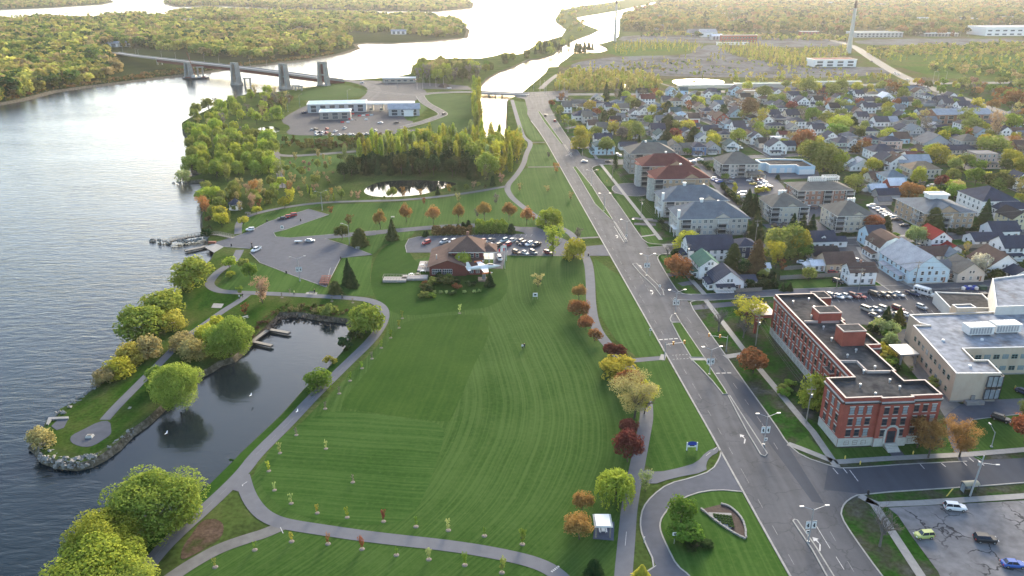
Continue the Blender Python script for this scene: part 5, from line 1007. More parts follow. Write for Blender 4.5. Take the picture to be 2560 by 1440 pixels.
def shingle(name, col):
 """asphalt shingles: fine courses plus blotches"""
 if name in MATS: return MATS[name]
 m, n, l = new_mat(name); b = n['Principled BSDF']; b.inputs['Roughness'].default_value = 1; b.inputs['Specular IOR Level'].default_value = .04
 tc = n.new('ShaderNodeTexCoord'); mp = n.new('ShaderNodeMapping'); mp.inputs['Scale'].default_value = (1, 1, 3.5); l.new(tc.outputs['Object'], mp.inputs[0])
 n1 = n.new('ShaderNodeTexNoise'); n1.inputs['Scale'].default_value = 2.2; n1.inputs['Detail'].default_value = 3; l.new(mp.outputs[0], n1.inputs['Vector'])
 n2 = n.new('ShaderNodeTexNoise'); n2.inputs['Scale'].default_value = .3; n2.inputs['Detail'].default_value = 5; l.new(tc.outputs['Object'], n2.inputs['Vector'])
 ad = n.new('ShaderNodeMath'); ad.operation = 'ADD'; l.new(n1.outputs['Fac'], ad.inputs[0]); l.new(n2.outputs['Fac'], ad.inputs[1])
 mr = n.new('ShaderNodeMapRange'); mr.inputs[1].default_value = .7; mr.inputs[2].default_value = 1.3; l.new(ad.outputs[0], mr.inputs[0])
 mx = n.new('ShaderNodeMix'); mx.data_type = 'RGBA'; l.new(mr.outputs[0], mx.inputs[0]); mx.inputs[6].default_value = (*[c * .75 for c in col], 1); mx.inputs[7].default_value = (*[c * 1.25 for c in col], 1)
 l.new(mx.outputs[2], b.inputs['Base Color']); MATS[name] = m; return m
def roofm(c): return shingle('roof_' + c, ROOFC[c])
M_white = mat('white_trim', (.62, .62, .60), .6, .06, 1)
M_glass = mat('window_glass', (.025, .032, .042), .12, .3, .8, spec=.6)
M_glassb = mat('window_blind', (.22, .25, .27), .25, .3, .8, spec=.6)
M_stone = mat('pale_stone', (.40, .385, .35), .85, .15, 1.2)
M_metal = mat('galvanised', (.34, .35, .36), .45, .1, 2, metal=.4)
M_dark = mat('dark_metal', (.03, .03, .034), .5, .2, 2)
M_wood = M_wood
M_timber = mat('weathered_timber', (.22, .20, .17), .9, .25, 2.5)
M_flat = ramp_mat('flat_roof', [(.032, .032, .035), (.068, .066, .064), (.085, .080, .076)], .12, scale2=.6, lo=.32, hi=.62)
M_flat2 = ramp_mat('membrane_roof', [(.13, .11, .10), (.21, .22, .235), (.24, .25, .27)], .10, scale2=.5, lo=.30, hi=.50)
M_parapet = mat('parapet_cap', (.36, .30, .27), .7, .1, 1)
WIN = {}
def win_mesh(w_, h, frame='white', sill=None, mull=1, glass=None):
 k = (w_, h, frame, sill, mull, glass)
 if k not in WIN:
  b = MB(); b.box(-w_ / 2, w_ / 2, -.05, .05, 0, h, 1)
  f = .09; b.box(-w_ / 2 - f, -w_ / 2, -.09, .04, -f, h + f, 0); b.box(w_ / 2, w_ / 2 + f, -.09, .04, -f, h + f, 0); b.box(-w_ / 2, w_ / 2, -.09, .04, -f, 0, 0); b.box(-w_ / 2, w_ / 2, -.09, .04, h, h + f, 0)
  b.box(-w_ / 2, w_ / 2, -.085, 0, h * .5 - .04, h * .5 + .04, 0)
  for i in range(1, mull): x = -w_ / 2 + w_ * i / mull; b.box(x - .05, x + .05, -.087, 0, 0, h, 0)
  if sill: b.box(-w_ / 2 - .14, w_ / 2 + .14, -.14, .03, -.28, -f, 2); b.box(-w_ / 2 - .14, w_ / 2 + .14, -.11, .03, h + f, h + .36, 2)
  fm = {'white': M_white, 'dark': M_dark, 'brick': mat('dark_frame', (.10, .06, .05), .7), 'green': mat('green_frame', (.15, .24, .22), .6)}[frame]
  WIN[k] = b.mesh('window', [fm, glass or M_glass, M_stone])
 return WIN[k]
def windows(parent, p0, p1, zs, n, w_=1.0, h=1.4, frame='white', sill=None, mull=1, inset=1.0, glassmix=0, skip=(), name='window'):
 """n windows in each row along a wall from p0 to p1 whose outer side lies to the right"""
 dx, dy = p1[0] - p0[0], p1[1] - p0[1]; L = math.hypot(dx, dy); a = math.atan2(dy, dx)
 for zi, z in enumerate(zs):
  for i in range(n):
   if (zi, i) in skip: continue
   t = inset + (L - 2 * inset) * ((i + .5) / n)
   me = win_mesh(w_, h, frame, sill, mull, M_glassb if glassmix and R.random() < glassmix else None)
   mk(name, me, parent, (p0[0] + dx * t / L, p0[1] + dy * t / L, z), a)
def roof_gable(b, x0, x1, y0, y1, z, rise, ridge, ov=.45, th=.18, mi=0):
 if ridge == 'x':
  m = (y0 + y1) / 2; k = rise / (m - y0)
  for sgn, ye in ((-1, y0), (1, y1)):
   e = ye + sgn * ov; ze = z - k * ov
   A = [(x0 - ov, e, ze), (x1 + ov, e, ze), (x1 + ov, m, z + rise), (x0 - ov, m, z + rise)]
   slab(b, A, th, mi)
 else:
  m = (x0 + x1) / 2; k = rise / (m - x0)
  for sgn, xe in ((-1, x0), (1, x1)):
   e = xe + sgn * ov; ze = z - k * ov
   slab(b, [(e, y0 - ov, ze), (m, y0 - ov, z + rise), (m, y1 + ov, z + rise), (e, y1 + ov, ze)], th, mi)
def slab(b, A, th, mi=0):
 k = len(b.v); b.v += A + [(x, y, z + th) for x, y, z in A]; n = len(A)
 b.f.append(tuple(range(n + k, 2 * n + k))); b.f.append(tuple(range(k + n - 1, k - 1, -1))); b.mi += [mi, mi]
 for i in range(n): j = (i + 1) % n; b.f.append((k + i, k + j, k + n + j, k + n + i)); b.mi.append(mi)
def roof_hip(b, x0, x1, y0, y1, z, rise, ov=.5, mi=0, inset=None):
 x0 -= ov; x1 += ov; y0 -= ov; y1 += ov
 if x1 - x0 >= y1 - y0: q = (inset or (y1 - y0) / 2); m = (y0 + y1) / 2; T_ = [(x0 + q, m), (x1 - q, m), (x1 - q, m), (x0 + q, m)]
 else: q = (inset or (x1 - x0) / 2); m = (x0 + x1) / 2; T_ = [(m, y0 + q), (m, y0 + q), (m, y1 - q), (m, y1 - q)]
 b.box(x0, x1, y0, y1, z - .2, z, 1 if mi == 0 else mi)
 P = [(x0, y0), (x1, y0), (x1, y1), (x0, y1)]
 for i in range(4):
  j = (i + 1) % 4; b.face([(*P[i], z), (*P[j], z), (*T_[j], z + rise), (*T_[i], z + rise)], mi)
def gable_wall(b, x0, x1, y0, y1, z, rise, ridge, mi=0):
 b.box(x0, x1, y0, y1, 0, z, mi)
 if ridge == 'x':
  m = (y0 + y1) / 2
  for x in (x0, x1): b.face([(x, y0, z), (x, y1, z), (x, m, z + rise)], mi)
 else:
  m = (x0 + x1) / 2
  for y in (y0, y1): b.face([(x0, y, z), (x1, y, z), (m, y, z + rise)], mi)
HP = []
def house(x, y, w_, d, st, wall, roof, typ='x', opt='', rot=0.0, label=None):
 X, Y = at(x, y); s = S(y); near = s > 3.6; HP.append((X, Y + d / 2))
 look = f"{LW.get(wall, wall)} {'two-storey' if st == 2 else 'single-storey' if st == 1 else 'three-storey' if st > 2 else 'small'} house, {LW.get(roof, roof)} roof"
 o = root('house' if st >= 1 else 'shed', (X, Y, 0), GA + rad(rot), label, 'house' if st >= 1 else 'shed', None)
 if st < 1: look = f"{LW.get(wall, wall)} shed, {LW.get(roof, roof)} roof"
 if not label: later(o, look, x, y)
 z = {.5: 2.3, 1: 2.9, 1.5: 3.9, 2: 5.5, 3: 8.2}[st]; span = d if typ == 'x' else w_
 rise = span * (.36 if st != 1 else .28) if typ in 'xy' else min(w_, d) * .28
 if typ == 'f': rise = 0
 wm, rm = wallm(wall), roofm(roof); x0, x1 = -w_ / 2, w_ / 2
 b = MB()
 if typ in 'xy': gable_wall(b, x0, x1, 0, d, z, rise, typ)
 else: b.box(x0, x1, 0, d, 0, z)
 b.box(x0 - .04, x1 + .04, -.04, d + .04, 0, .45, 1)
 b.obj('wall', [wm, M_stone], o)
 b = MB()
 if typ in 'xy': roof_gable(b, x0, x1, 0, d, z, rise, typ)
 elif typ == 'h': roof_hip(b, x0, x1, 0, d, z + .2, rise)
 elif typ == 'g':      # gambrel, gable to the front
  pts = [(x0 - .3, z - .1), (x0 + w_ * .18, z + w_ * .25), (0, z + w_ * .38), (x1 - w_ * .18, z + w_ * .25), (x1 + .3, z - .1)]
  for (a, za), (c, zc) in zip(pts[:-1], pts[1:]): slab(b, [(a, -.3, za), (c, -.3, zc), (c, d + .3, zc), (a, d + .3, za)], .18)
 else: b.box(x0 - .2, x1 + .2, -.2, d + .2, z, z + .25)
 r_ = b.obj('roof', [rm, M_white], o)
 if typ == 'g':
  b = MB(); b.v = [];
  for yy in (0, d): b.face([(x0, yy, z), (x1, yy, z), (x1 - w_ * .18, yy, z + w_ * .25), (0, yy, z + w_ * .37), (x0 + w_ * .18, yy, z + w_ * .25)])
  b.obj('gable', wm, o)
 # openings
 zs = [1.1] if st < 1.9 else [1.1, 3.7] if st < 3 else [1.1, 3.7, 6.3]
 if st >= 1:
  nf = max(2, int(w_ / 3)); ns = max(2, int(d / 3.4))
  ww, hh = (1.1, 1.35) if near else (1.3, 1.4)
  windows(o, (x0, 0), (x1, 0), zs, nf, ww, hh, glassmix=.3)
  windows(o, (x0, d), (x0, 0), zs, ns, ww, hh, glassmix=.3)
  if near: windows(o, (x1, 0), (x1, d), zs, ns, ww, hh, glassmix=.3); windows(o, (x1, d), (x0, d), zs[:1], nf, ww, hh)
  if st == 1.5 and typ == 'y' or st == 2 and typ == 'y' and rise > 3: windows(o, (-1.6, 0), (1.6, 0), [z + .5 - (.6 if st == 1.5 else 0)], 1 if w_ < 7.5 else 2, .8, 1.0, inset=.3)
  b = MB(); b.box(-.45, .45, -.06, .04, .45, 2.5); dd = b.obj('door', mat('door_paint', (.22, .12, .08), .6, .2, 2), o, loc=(x1 - 1.6, 0, 0))
 if 'p' in opt:
  b = MB(); b.box(x0 + .2, x0 + w_ * .62, -2.0, -.04, 0, .5, 1); slab(b, [(x0, -2.3, 2.45), (x0 + w_ * .66, -2.3, 2.45), (x0 + w_ * .66, 0, 3.0), (x0, 0, 3.0)], .14, 0)
  for xx in (x0 + .3, x0 + w_ * .3, x0 + w_ * .6): b.box(xx - .08, xx + .08, -2.0, -1.84, .5, 2.5, 1)
  b.obj('porch', [rm, M_white], o)
 if 'l' in opt:        # porch or sunroom on the left side
  b = MB(); b.box(x0 - 2.2, x0 - .02, d * .15, d * .8, 0, 2.4, 1); slab(b, [(x0 - 2.5, d * .1, 2.4), (x0, d * .1, 3.0), (x0, d * .85, 3.0), (x0 - 2.5, d * .85, 2.4)], .14, 0)
  so_ = b.obj('sunroom', [rm, wm], o); windows(so_, (x0 - 2.2, d * .8), (x0 - 2.2, d * .15), [.8], 3, 1.1, 1.2, inset=.2); windows(so_, (x0 - 2.2, d * .15), (x0, d * .15), [.8], 1, 1.2, 1.2, inset=.2)
 if 'c' in opt: b = MB(); b.box(-.4, .4, d * .45, d * .45 + .6, z, z + rise + 1.0); b.obj('chimney', M_brick2, r_)
 if 'd' in opt:
  n_ = 2 if 'D' in opt else 1
  for i in range(n_):
   xx = (-.5 + i) * w_ * .4 if n_ == 2 else 0
   b = MB(); b.box(xx - .9, xx + .9, d * .12, d * .45, z + .1, z + 1.5, 0); slab(b, [(xx - 1.2, d * .08, z + 1.5), (xx, d * .08, z + 2.2), (xx, d * .5, z + 2.2), (xx - 1.2, d * .5, z + 1.5)], .1, 1); slab(b, [(xx, d * .08, z + 2.2), (xx + 1.2, d * .08, z + 1.5), (xx + 1.2, d * .5, z + 1.5), (xx, d * .5, z + 2.2)], .1, 1)
   b.face([(xx - .9, d * .12, z + 1.5), (xx + .9, d * .12, z + 1.5), (xx, d * .12, z + 2.15)], 0)
   dm = b.obj('dormer', [wm, rm], r_ if False else o);
   mk('window', win_mesh(.9, .9), dm, (xx, d * .12, z + .35))
 if 'e' in opt:        # lower wing to the right-rear
  b = MB(); b.box(x1 + .0, x1 + w_ * .55, d * .25, d * .9, 0, 2.8, 1); m0 = z * .0
  roof_gable(b, x1, x1 + w_ * .55, d * .25, d * .9, 2.8, 1.4, 'x', .3, .15, 0)
  for xx in (x1 + w_ * .55,): b.face([(xx, d * .25, 2.8), (xx, d * .9, 2.8), (xx, d * .575, 4.2)], 1)
  e_ = b.obj('annex', [rm, wm], o); windows(e_, (x1, d * .25), (x1 + w_ * .55, d * .25), [1.0], 1, 1.1, 1.2, inset=.3)
 return o
def HS(s):
 for ln in s.strip().split(';'):
  p = ln.split()
  if not p: continue
  x, y, w_, d, st = map(float, p[:5]); house(x, y, w_, d, st if st != int(st) else int(st), p[5], p[6], p[7] if len(p) > 7 else 'x', p[8] if len(p) > 8 else '')
# first block beside the boulevard and behind it
HS('''1405 253 10 8 1 white navy h;1447 268 24 12 1 tan taupe h;1418 283 8 12 2 white taupe x;1464 302 20 13 1.5 white navy h;1484 325 8 9 1.5 white brown x e;1512 388 13 14 2 paleblue teal h l;1508 366 12 8 2 white navy x;1527 278 9 8 1.5 white navy x;1534 294 9 8 2 brownbrick grey h;1560 281 9 9 1.5 white taupe x p;1588 296 9 9 1.5 white navy y p;
1607 246 10 10 2 grey black x;1620 262 13 10 2 white darkred x;1612 278 8 9 1.5 beige brown y;1643 281 9 11 2 blue bluegrey h p;1690 291 9 9 1.5 white teal x;1706 296 8 8 1 paleblue paleblue h;1615 324 13 9 .5 white taupe h;1606 305 7 7 1 taupe black h;1698 313 14 9 1.5 white taupe h;1730 326 10 9 1.5 white red x p;1746 331 10 9 1.5 redbrick navy h;
1655 358 8 12 2 white teal y p;1688 388 9 11 2 taupe taupe y p;1716 387 8 9 1.5 taupe taupe x;1652 388 8 9 2 white teal x p;1625 371 9 8 1 white teal x;1748 389 9 11 2 blue navy h p;1572 376 12 8 1 white navy x;1553 312 6 9 2 white grey x;1680 241 9 9 2 paleblue bluegrey y;1700 248 9 9 1.5 paleblue paleblue x;1720 263 9 10 2 white grey y p;1742 241 10 8 1 paleblue grey h;
1752 277 8 9 1.5 tan brown y;1710 236 8 8 1.5 paleblue teal x;1726 252 8 8 1 white teal x;1771 245 8 8 1.5 white navy y;1770 295 10 10 2 brownbrick navy h p;1788 301 8 9 1.5 white brown y p;1806 312 10 12 2 redbrick brown y p;1828 323 10 11 1.5 paleblue grey h l;1848 335 9 10 2 white navy x p;1864 345 8 9 1.5 white navy x p;1876 359 8 10 2 white brown y p;1892 363 9 9 2 white navy y;
1911 371 8 8 1.5 beige black x;1944 387 12 10 2 white navy y p;1972 378 9 7 1.5 white navy x;1885 327 13 7 1 white lightgrey h;1935 303 9 9 2 white navy x p;1951 309 10 10 1.5 grey navy h p;1941 324 13 7 1 yellow navy h;1978 311 9 8 1 white grey y;1995 323 12 10 2 white navy h e;1962 346 8 7 1 white darkred x;1942 352 7 5 .5 white white f;
1954 277 9 9 2 teal navy y p;1944 241 9 9 1.5 white navy y;1965 254 9 9 2 grey brown y;1985 253 12 9 2 white navy x;2008 270 12 12 2 white navy y pe;2047 266 9 9 2 white black x p;2057 242 9 8 2 redbrick darkred x p;2127 240 8 9 1.5 white navy y;2136 247 9 8 1.5 paleblue teal x;2148 249 8 9 2 white navy x;2135 267 10 10 1 teal teal y;2155 281 8 9 1.5 white navy y;
2126 292 9 9 2 white teal x;2142 294 8 9 2 pink brown y;2156 308 9 9 2 grey navy x;2004 284 9 8 1 cream taupe y;2051 318 8 7 1 grey grey h;2046 341 9 9 2 white navy x e;2068 368 9 13 1.5 white navy y;2112 378 12 12 2 green navy h p;2132 378 9 9 2 white grey y;2132 331 9 7 1 pink grey f;2136 345 8 8 1.5 teal black y;1785 385 9 9 1.5 grey grey y p;1831 378 9 9 1.5 white teal y p;
1777 340 11 9 1.5 white navy x;1792 346 8 8 1.5 grey black x;2172 263 9 9 1.5 white navy x;2198 263 9 9 1.5 grey black y;2218 260 12 12 2 white white y p;2257 269 9 9 2 paleblue navy x p;2275 264 8 8 1.5 beige brown x;2300 264 9 8 1 beige taupe x;2332 266 16 7 .5 grey grey h;2357 267 10 11 2 navy navy x p;2279 228 16 10 1 white navy x;2311 234 13 9 1 beige navy y;
2174 284 11 9 2 white navy x;2202 275 11 9 1 white navy h;2205 317 11 10 1.5 white navy x;2228 316 11 9 1.5 lightg lightgrey x;2262 338 10 10 1.5 white navy y l;2292 346 10 11 2 grey bluegrey y lp;2322 341 13 8 1 cream navy x d;2337 327 12 9 1 grey lightgrey y;2357 331 9 8 1 white navy x;2343 368 20 14 1 grey grey y;2428 374 15 14 2 beige taupe h p;2389 386 13 9 1 cream navy x;
2419 385 13 9 1 cream navy h;2176 342 11 9 1.5 cream navy h;2182 370 9 10 2 green navy h p;2229 374 14 10 2 pink navy h p;2211 401 17 13 2 white navy h;2221 421 10 11 2 beige navy y lp;2247 427 12 11 2 white brown y l;2292 404 12 10 1 white darkred x;2285 428 20 10 2 cream lightgrey x;2127 424 10 12 1.5 white taupe y;2156 428 16 8 1 white lightgrey y;
2203 458 12 10 1 cream brown x p;2238 468 12 11 2 paleblue bluegrey h;2312 448 18 13 2 cream tan h l;2196 483 9 6 .5 paleblue white x;2173 480 6 6 .5 white white f;2243 480 9 8 1.5 redbrick white x;2222 497 12 7 .5 grey navy x;2212 513 7 5 .5 grey grey x;2492 544 18 20 3 white navy h;2532 551 18 12 2 white navy h;2548 575 9 12 2 yellow black y;2552 472 9 9 2 white navy y;
2537 372 22 16 2 redbrick tan f;2556 392 9 12 2 brownbrick brown x;2462 418 14 10 3 pink grey f;2495 422 18 12 1 pink taupe f;2450 500 18 9 1 beige brown x''' .replace('lightg ', 'grey '))
# nearer houses, each with its own look
H2 = [(1777, 655, 19, 12, 2, 'white', 'navy', 'x', 'l', 'large white house with wide navy roof on the street corner'), (1802, 640, 16, 9, 1, 'white', 'navy', 'x', '', 'low navy-roofed wing behind the large white corner house'),
 (1867, 648, 8.5, 9, 2, 'navy', 'navy', 'h', '', 'narrow two-storey dark navy house between the evergreens'), (1773, 698, 8.5, 12, 2, 'white', 'green', 'y', 'l', 'white two-storey house with green metal roof and shuttered windows'),
 (1822, 728, 11, 10, 1.5, 'white', 'navy', 'y', 'ple', 'white gabled corner house with navy roof and front steps'), (1912, 682, 4, 3.5, .5, 'white', 'white', 'x', '', 'tiny white garden shed behind the dark hedge'),
 (2058, 624, 11, 9, 1.5, 'white', 'navy', 'x', 'de', 'white house with navy roof and one dormer by the drive'), (2066, 655, 11, 9, 1, 'tan', 'black', 'x', '', 'tan bungalow with black roof by the short street'),
 (2100, 681, 12, 9, 1.5, 'tan', 'brown', 'x', '', 'tan house with dark brown roof and glass sunroom'), (2046, 680, 6, 5, 1, 'white', 'white', 'x', 'l', 'white sunroom annex beside the tan house'), (2154, 713, 10.5, 7, 2, 'white', 'brown', 'x', 'c', 'tall white house with red-brown roof and brick chimney'),
 (2192, 621, 8, 10, 2, 'paleblue', 'navy', 'x', 'd', 'pale blue house with navy dormered roof on the corner'), (2229, 651, 12, 12, 2, 'white', 'brown', 'g', 'l', 'white house with brown gambrel roof'), (2318, 709, 16, 22, 2, 'paleblue', 'lightgrey', 'y', 'l', 'long pale blue row house with light grey roof'),
 (2349, 628, 9, 12, 2, 'white', 'red', 'y', 'p', 'white house with bright red roof'), (2385, 640, 6, 6, 1, 'white', 'red', 'y', '', 'small white annex of the red-roofed house'), (2335, 655, 17, 9, 1, 'white', 'brown', 'x', '', 'low white house with long brown roof'), (2250, 640, 6, 14, 1, 'white', 'darkred', 'y', '', 'low dark red roofed extension behind the gambrel house'),
 (2388, 658, 8, 8, 1, 'green', 'bluegrey', 'y', '', 'small pale green gabled house'), (2474, 618, 14, 9, 1, 'white', 'navy', 'x', '', 'white garage with long navy roof by the fenced plot'), (2512, 598, 13, 9, 1.5, 'white', 'navy', 'x', '', 'white house with navy roof on the far corner'), (2540, 650, 12, 10, 2, 'white', 'navy', 'x', 'p', 'white house with navy roof and fenced porch'),
 (2424, 706, 11, 11, 1.5, 'beige', 'taupe', 'y', '', 'beige gabled house with a turquoise garage door'), (2370, 700, 5, 12, 1, 'white', 'grey', 'x', '', 'white lean-to beside the long blue house'), (2506, 690, 14, 13, 1.5, 'white', 'brown', 'y', 'd', 'white house with wide flat brown roof near the grey block'), (2490, 660, 9, 6, .5, 'taupe', 'brown', 'x', '', 'weathered brown shed behind the blossoming tree'),
 (2555, 705, 8, 8, 1, 'white', 'navy', 'y', '', 'small white house at the picture edge above the beige block')]
for a in H2: house(*a[:9], label=a[9])
bb = MB(); bb.box(-1.4, 1.4, -.08, .02, 0, 2.1); tag(bb.obj('garage_door', mat('turquoise', (.06, .42, .52), .5)), 'turquoise garage door panel of the beige house', 'door').location = (*at(2402, 703), .1)
D.objects['garage_door'].rotation_euler = (0, 0, GA)
# ------------------------------------------------------------------ apartment blocks
def apt(name, label, u0, u1, v0, v1, ze, rise, st, wall, roof, left=4, front=8, bal=(), gab=(), z0=.8, glass=.25, cols=None, ridge_in=None, rail=M_white, cat='apartment block', hipx=None):
 X, Y = g2w(u0, v0); o = root(name, (X, Y, 0), GA, label, cat); W_, D_ = u1 - u0, v1 - v0
 wm = wall if not isinstance(wall, str) else wallm(wall)
 b = MB(); b.box(0, W_, 0, D_, 0, ze); b.box(-.06, W_ + .06, -.06, D_ + .06, 0, .7, 1); b.obj('wall', [wm, M_stone], o)
 b = MB(); roof_hip(b, 0, W_, 0, D_, ze + .2, rise, .9, inset=ridge_in)
 r_ = b.obj('roof', [roof, M_white], o); sh = (ze - .2) / st; zs = [z0 + .2 + sh * i for i in range(st)]
 balx = [c * W_ for c in bal]
 n = front
 for zi, z in enumerate(zs):
  for i in range(n):
   x = W_ * (i + .5) / n
   if any(abs(x - c) < 2.6 for c in balx): continue
   mk('window', win_mesh(1.3, 1.25, mull=2, glass=M_glassb if R.random() < glass else None), o, (x, 0, z))
  for i in range(left):
   y = D_ * (i + .5) / left
   mk('window', win_mesh(1.3, 1.25, mull=2), o, (0, y, z), -math.pi / 2)
   mk('window', win_mesh(1.3, 1.25, mull=2), o, (W_, y, z), math.pi / 2)
 k = ('balc', ze, st, wm.name, rail.name)
 if bal:
  b = MB(); b.box(-2.2, 2.2, -.06, .02, -.1, sh * .78, 2); b.box(-2.3, 2.3, -1.5, -.04, -.25, -.05, 0)
  for xx in np.arange(-2.2, 2.21, .4): b.box(xx - .03, xx + .03, -1.5, -1.44, -.05, .9, 1)
  b.box(-2.3, 2.3, -1.52, -1.42, .88, .96, 1); b.box(-2.3, -2.22, -1.5, -.06, .88, .96, 1); b.box(2.22, 2.3, -1.5, -.06, .88, .96, 1)
  for xx in (-2.3, 2.15): b.box(xx, xx + .15, -1.5, -1.36, -.05, sh - .25, 1)
  me = b.mesh('balcony', [M_conc, rail, M_glass])
  for c in balx:
   for z in zs: mk('balcony', me, o, (c, 0, z - .35))
  mk('balcony', me, o, (0, D_ * .2, zs[-1] - .35), -math.pi / 2); mk('balcony', me, o, (0, D_ * .2, zs[0] - .35 + sh * (1 if st > 2 else 0)), -math.pi / 2)
 for c, gw in gab:      # cross gables over the front
  b = MB(); x = c * W_; gr = gw * .28
  b.box(x - gw / 2 + .3, x + gw / 2 - .3, -.35, 0.0, 0 if False else ze - sh * .9, ze + .2, 1)
  b.face([(x - gw / 2, -.4, ze + .2), (x + gw / 2, -.4, ze + .2), (x, -.4, ze + .2 + gr)], 1)
  slab(b, [(x - gw / 2 - .3, -.8, ze + .15), (x, -.8, ze + .25 + gr), (x, gw * .55, ze + .25 + gr), (x - gw / 2 - .3, gw * .15, ze + .15)], .15, 0); slab(b, [(x, -.8, ze + .25 + gr), (x + gw / 2 + .3, -.8, ze + .15), (x + gw / 2 + .3, gw * .15, ze + .15), (x, gw * .55, ze + .25 + gr)], .15, 0)
  b.obj('gable', [roof, M_white if cols is None else wm], r_)
 return o, r_
def vent(parent, x, y, z, s=1.2, m=None):
 b = MB(); b.box(-s / 2, s / 2, -s / 2, s / 2, -1.5, s, 0); b.box(-s * .6, s * .6, -s * .6, s * .6, s, s * 1.15, 0); b.obj('roof_vent', m or M_white, parent, loc=(x, y, z))
rm = shingle('roof_slate', (.12, .135, .15)); sc_ = (CAMH - 8) / 98
o, r_ = apt('apartment_block', 'nearer of the two blue-grey roofed pale apartment blocks', 100.5, 132, 329, 347, 8.0, 5.6, 3, 'beige', rm, 4, 12, (.09, .62), ((.62, 8),), cols=1)
vent(r_, 12, 9, 13.6, 1.3); vent(r_, 20, 9.4, 13.2, .7)
b = MB(); b.box(-.9, .1, 1, 2.4, 0, 12); b.box(-2.6, -.9, 0, 7, 3.2, 3.5, 0); [b.box(x, x + .3, y, y + .3, 0, 3.2) for x in (-2.5, -1.2) for y in (.2, 6.4)]; b.obj('entrance_stack', M_white, o)
o, r_ = apt('apartment_block', 'farther of the two blue-grey roofed pale apartment blocks', 101, 132.5, 359, 377, 8.0, 5.6, 3, 'beige', rm, 4, 12, (.09, .70), ((.70, 8),), cols=1)
vent(r_, 12, 9, 13.6, 1.3); vent(r_, 22, 9.4, 13.2, .7)
b = MB(); b.box(-.9, .1, 1, 2.4, 0, 12); b.box(-2.6, -.9, 0, 7, 3.2, 3.5, 0); [b.box(x, x + .3, y, y + .3, 0, 3.2) for x in (-2.5, -1.2) for y in (.2, 6.4)]; b.obj('entrance_stack', M_white, o)
rd = shingle('roof_brickred', (.12, .042, .038))
for lab, v0 in (('nearer of the two dark red hip-roofed apartment blocks', 387), ('farther of the two dark red hip-roofed apartment blocks', 417)):
 o, r_ = apt('apartment_block', lab, 103.5, 132, v0, v0 + 17, 12, 5.2, 4, M_brick3, rd, 5, 9, (.06, .64), ((.66, 9),), cols=1, z0=.9, rail=M_stone)
 b = MB(); P = [(0, 1), (-2.2, 2.4), (-2.6, 6.5), (-2.2, 9), (0, 10)]; b.prism(P, 0, 12, 0); b.prism([(x * 1.2, y) for x, y in P], 12.2, 12.4, 1);
 bw = b.obj('bay_tower', [M_stone, rd], o); windows(bw, (-2.25, 9), (-2.65, 2.4), [1.2, 4.2, 7.2, 10.0], 3, 1.3, 1.5, inset=.2); vent(r_, 15, 9, 17.2, .9)
o, r_ = apt('apartment_block', 'taupe-roofed four-storey apartment block at the end of the row', 103.5, 131, 449, 467, 12, 5, 4, 'taupe', roofm('taupe'), 5, 8, (.2, .7), (), z0=.9, rail=M_stone)
vent(r_, 11, 9, 17, .9)
def apt_px(label, pl, pr, ze, dv, **k):
 a = ag(*pl, ze); c = ag(*pr, ze); return apt('apartment_block', label, a[0], c[0], (a[1] + c[1]) / 2, (a[1] + c[1]) / 2 + dv, ze, **k)
o, r_ = apt_px('brown hip-roofed beige apartment block behind the parking', (1808, 411), (1897, 410), 8, 17, rise=5.4, st=3, wall='beige', roof=roofm('taupe'), left=5, front=9, bal=(.06, .52), gab=())
b = MB(); b.box(0, 9, -9, -.1, 3.4, 3.8, 0); [b.box(x, x + .4, y, y + .4, 0, 3.4, 1) for x in (.3, 8.3) for y in (-8.6, -1.2)]; slab(b, [(-.4, -9.4, 3.8), (9.4, -9.4, 3.8), (5, -4, 5.3), (4, -4, 5.3)], .1, 0); b.obj('entrance_canopy', [roofm('taupe'), M_white], o, loc=(14, 0, 0))
o, r_ = apt_px('left one of the two beige blocks with white roof vents', (1932, 519), (2018, 517), 8, 17, rise=5.2, st=3, wall='cream', roof=roofm('taupe'), left=4, front=6, bal=(.08, .9), gab=((.55, 6),), cols=1)
for i in range(3): vent(r_, 6 + i * 1.4, 8.5, 13.2, .8)
o, r_ = apt_px('right one of the two beige blocks with white roof vents', (2095, 540), (2186, 539), 8, 17, rise=5.2, st=3, wall='cream', roof=roofm('taupe'), left=4, front=6, bal=(.06,), gab=((.55, 6),), cols=1)
for i in range(3): vent(r_, 8 + i * 1.4, 8.5, 13.2, .8)
o, r_ = apt_px('long brick apartment block with a fenced rooftop unit', (1998, 477), (2130, 475), 8, 17, rise=2.4, st=3, wall='brownbrick', roof=roofm('taupe'), left=4, front=9, bal=(.03, .55, .96), gab=(), ridge_in=8)
b = MB()
for x0, x1, y0, y1 in ((9, 18, 9, 11.5), (18, 26, 11, 15)):
 for q in np.arange(x0, x1, 1.0): b.box(q, q + .12, y0, y0 + .1, 8.5, 12.2); b.box(q, q + .12, y1, y1 + .1, 8.5, 12.2)
 for z in (10.6, 11.4, 12.1): b.box(x0, x1, y0, y0 + .08, z, z + .35); b.box(x0, x1, y1, y1 + .08, z, z + .35); b.box(x0, x0 + .08, y0, y1, z, z + .35); b.box(x1, x1 + .08, y0, y1, z, z + .35)
b.obj('rooftop_fence', M_white, r_)
o, r_ = apt_px('large tan brick apartment block with grey-blue roof and white skylight', (2314, 533), (2440, 532), 8, 26, rise=3.4, st=3, wall=M_brick3, roof=rm, left=6, front=8, bal=(.42,), gab=((.42, 12),), ridge_in=12, cols=1)
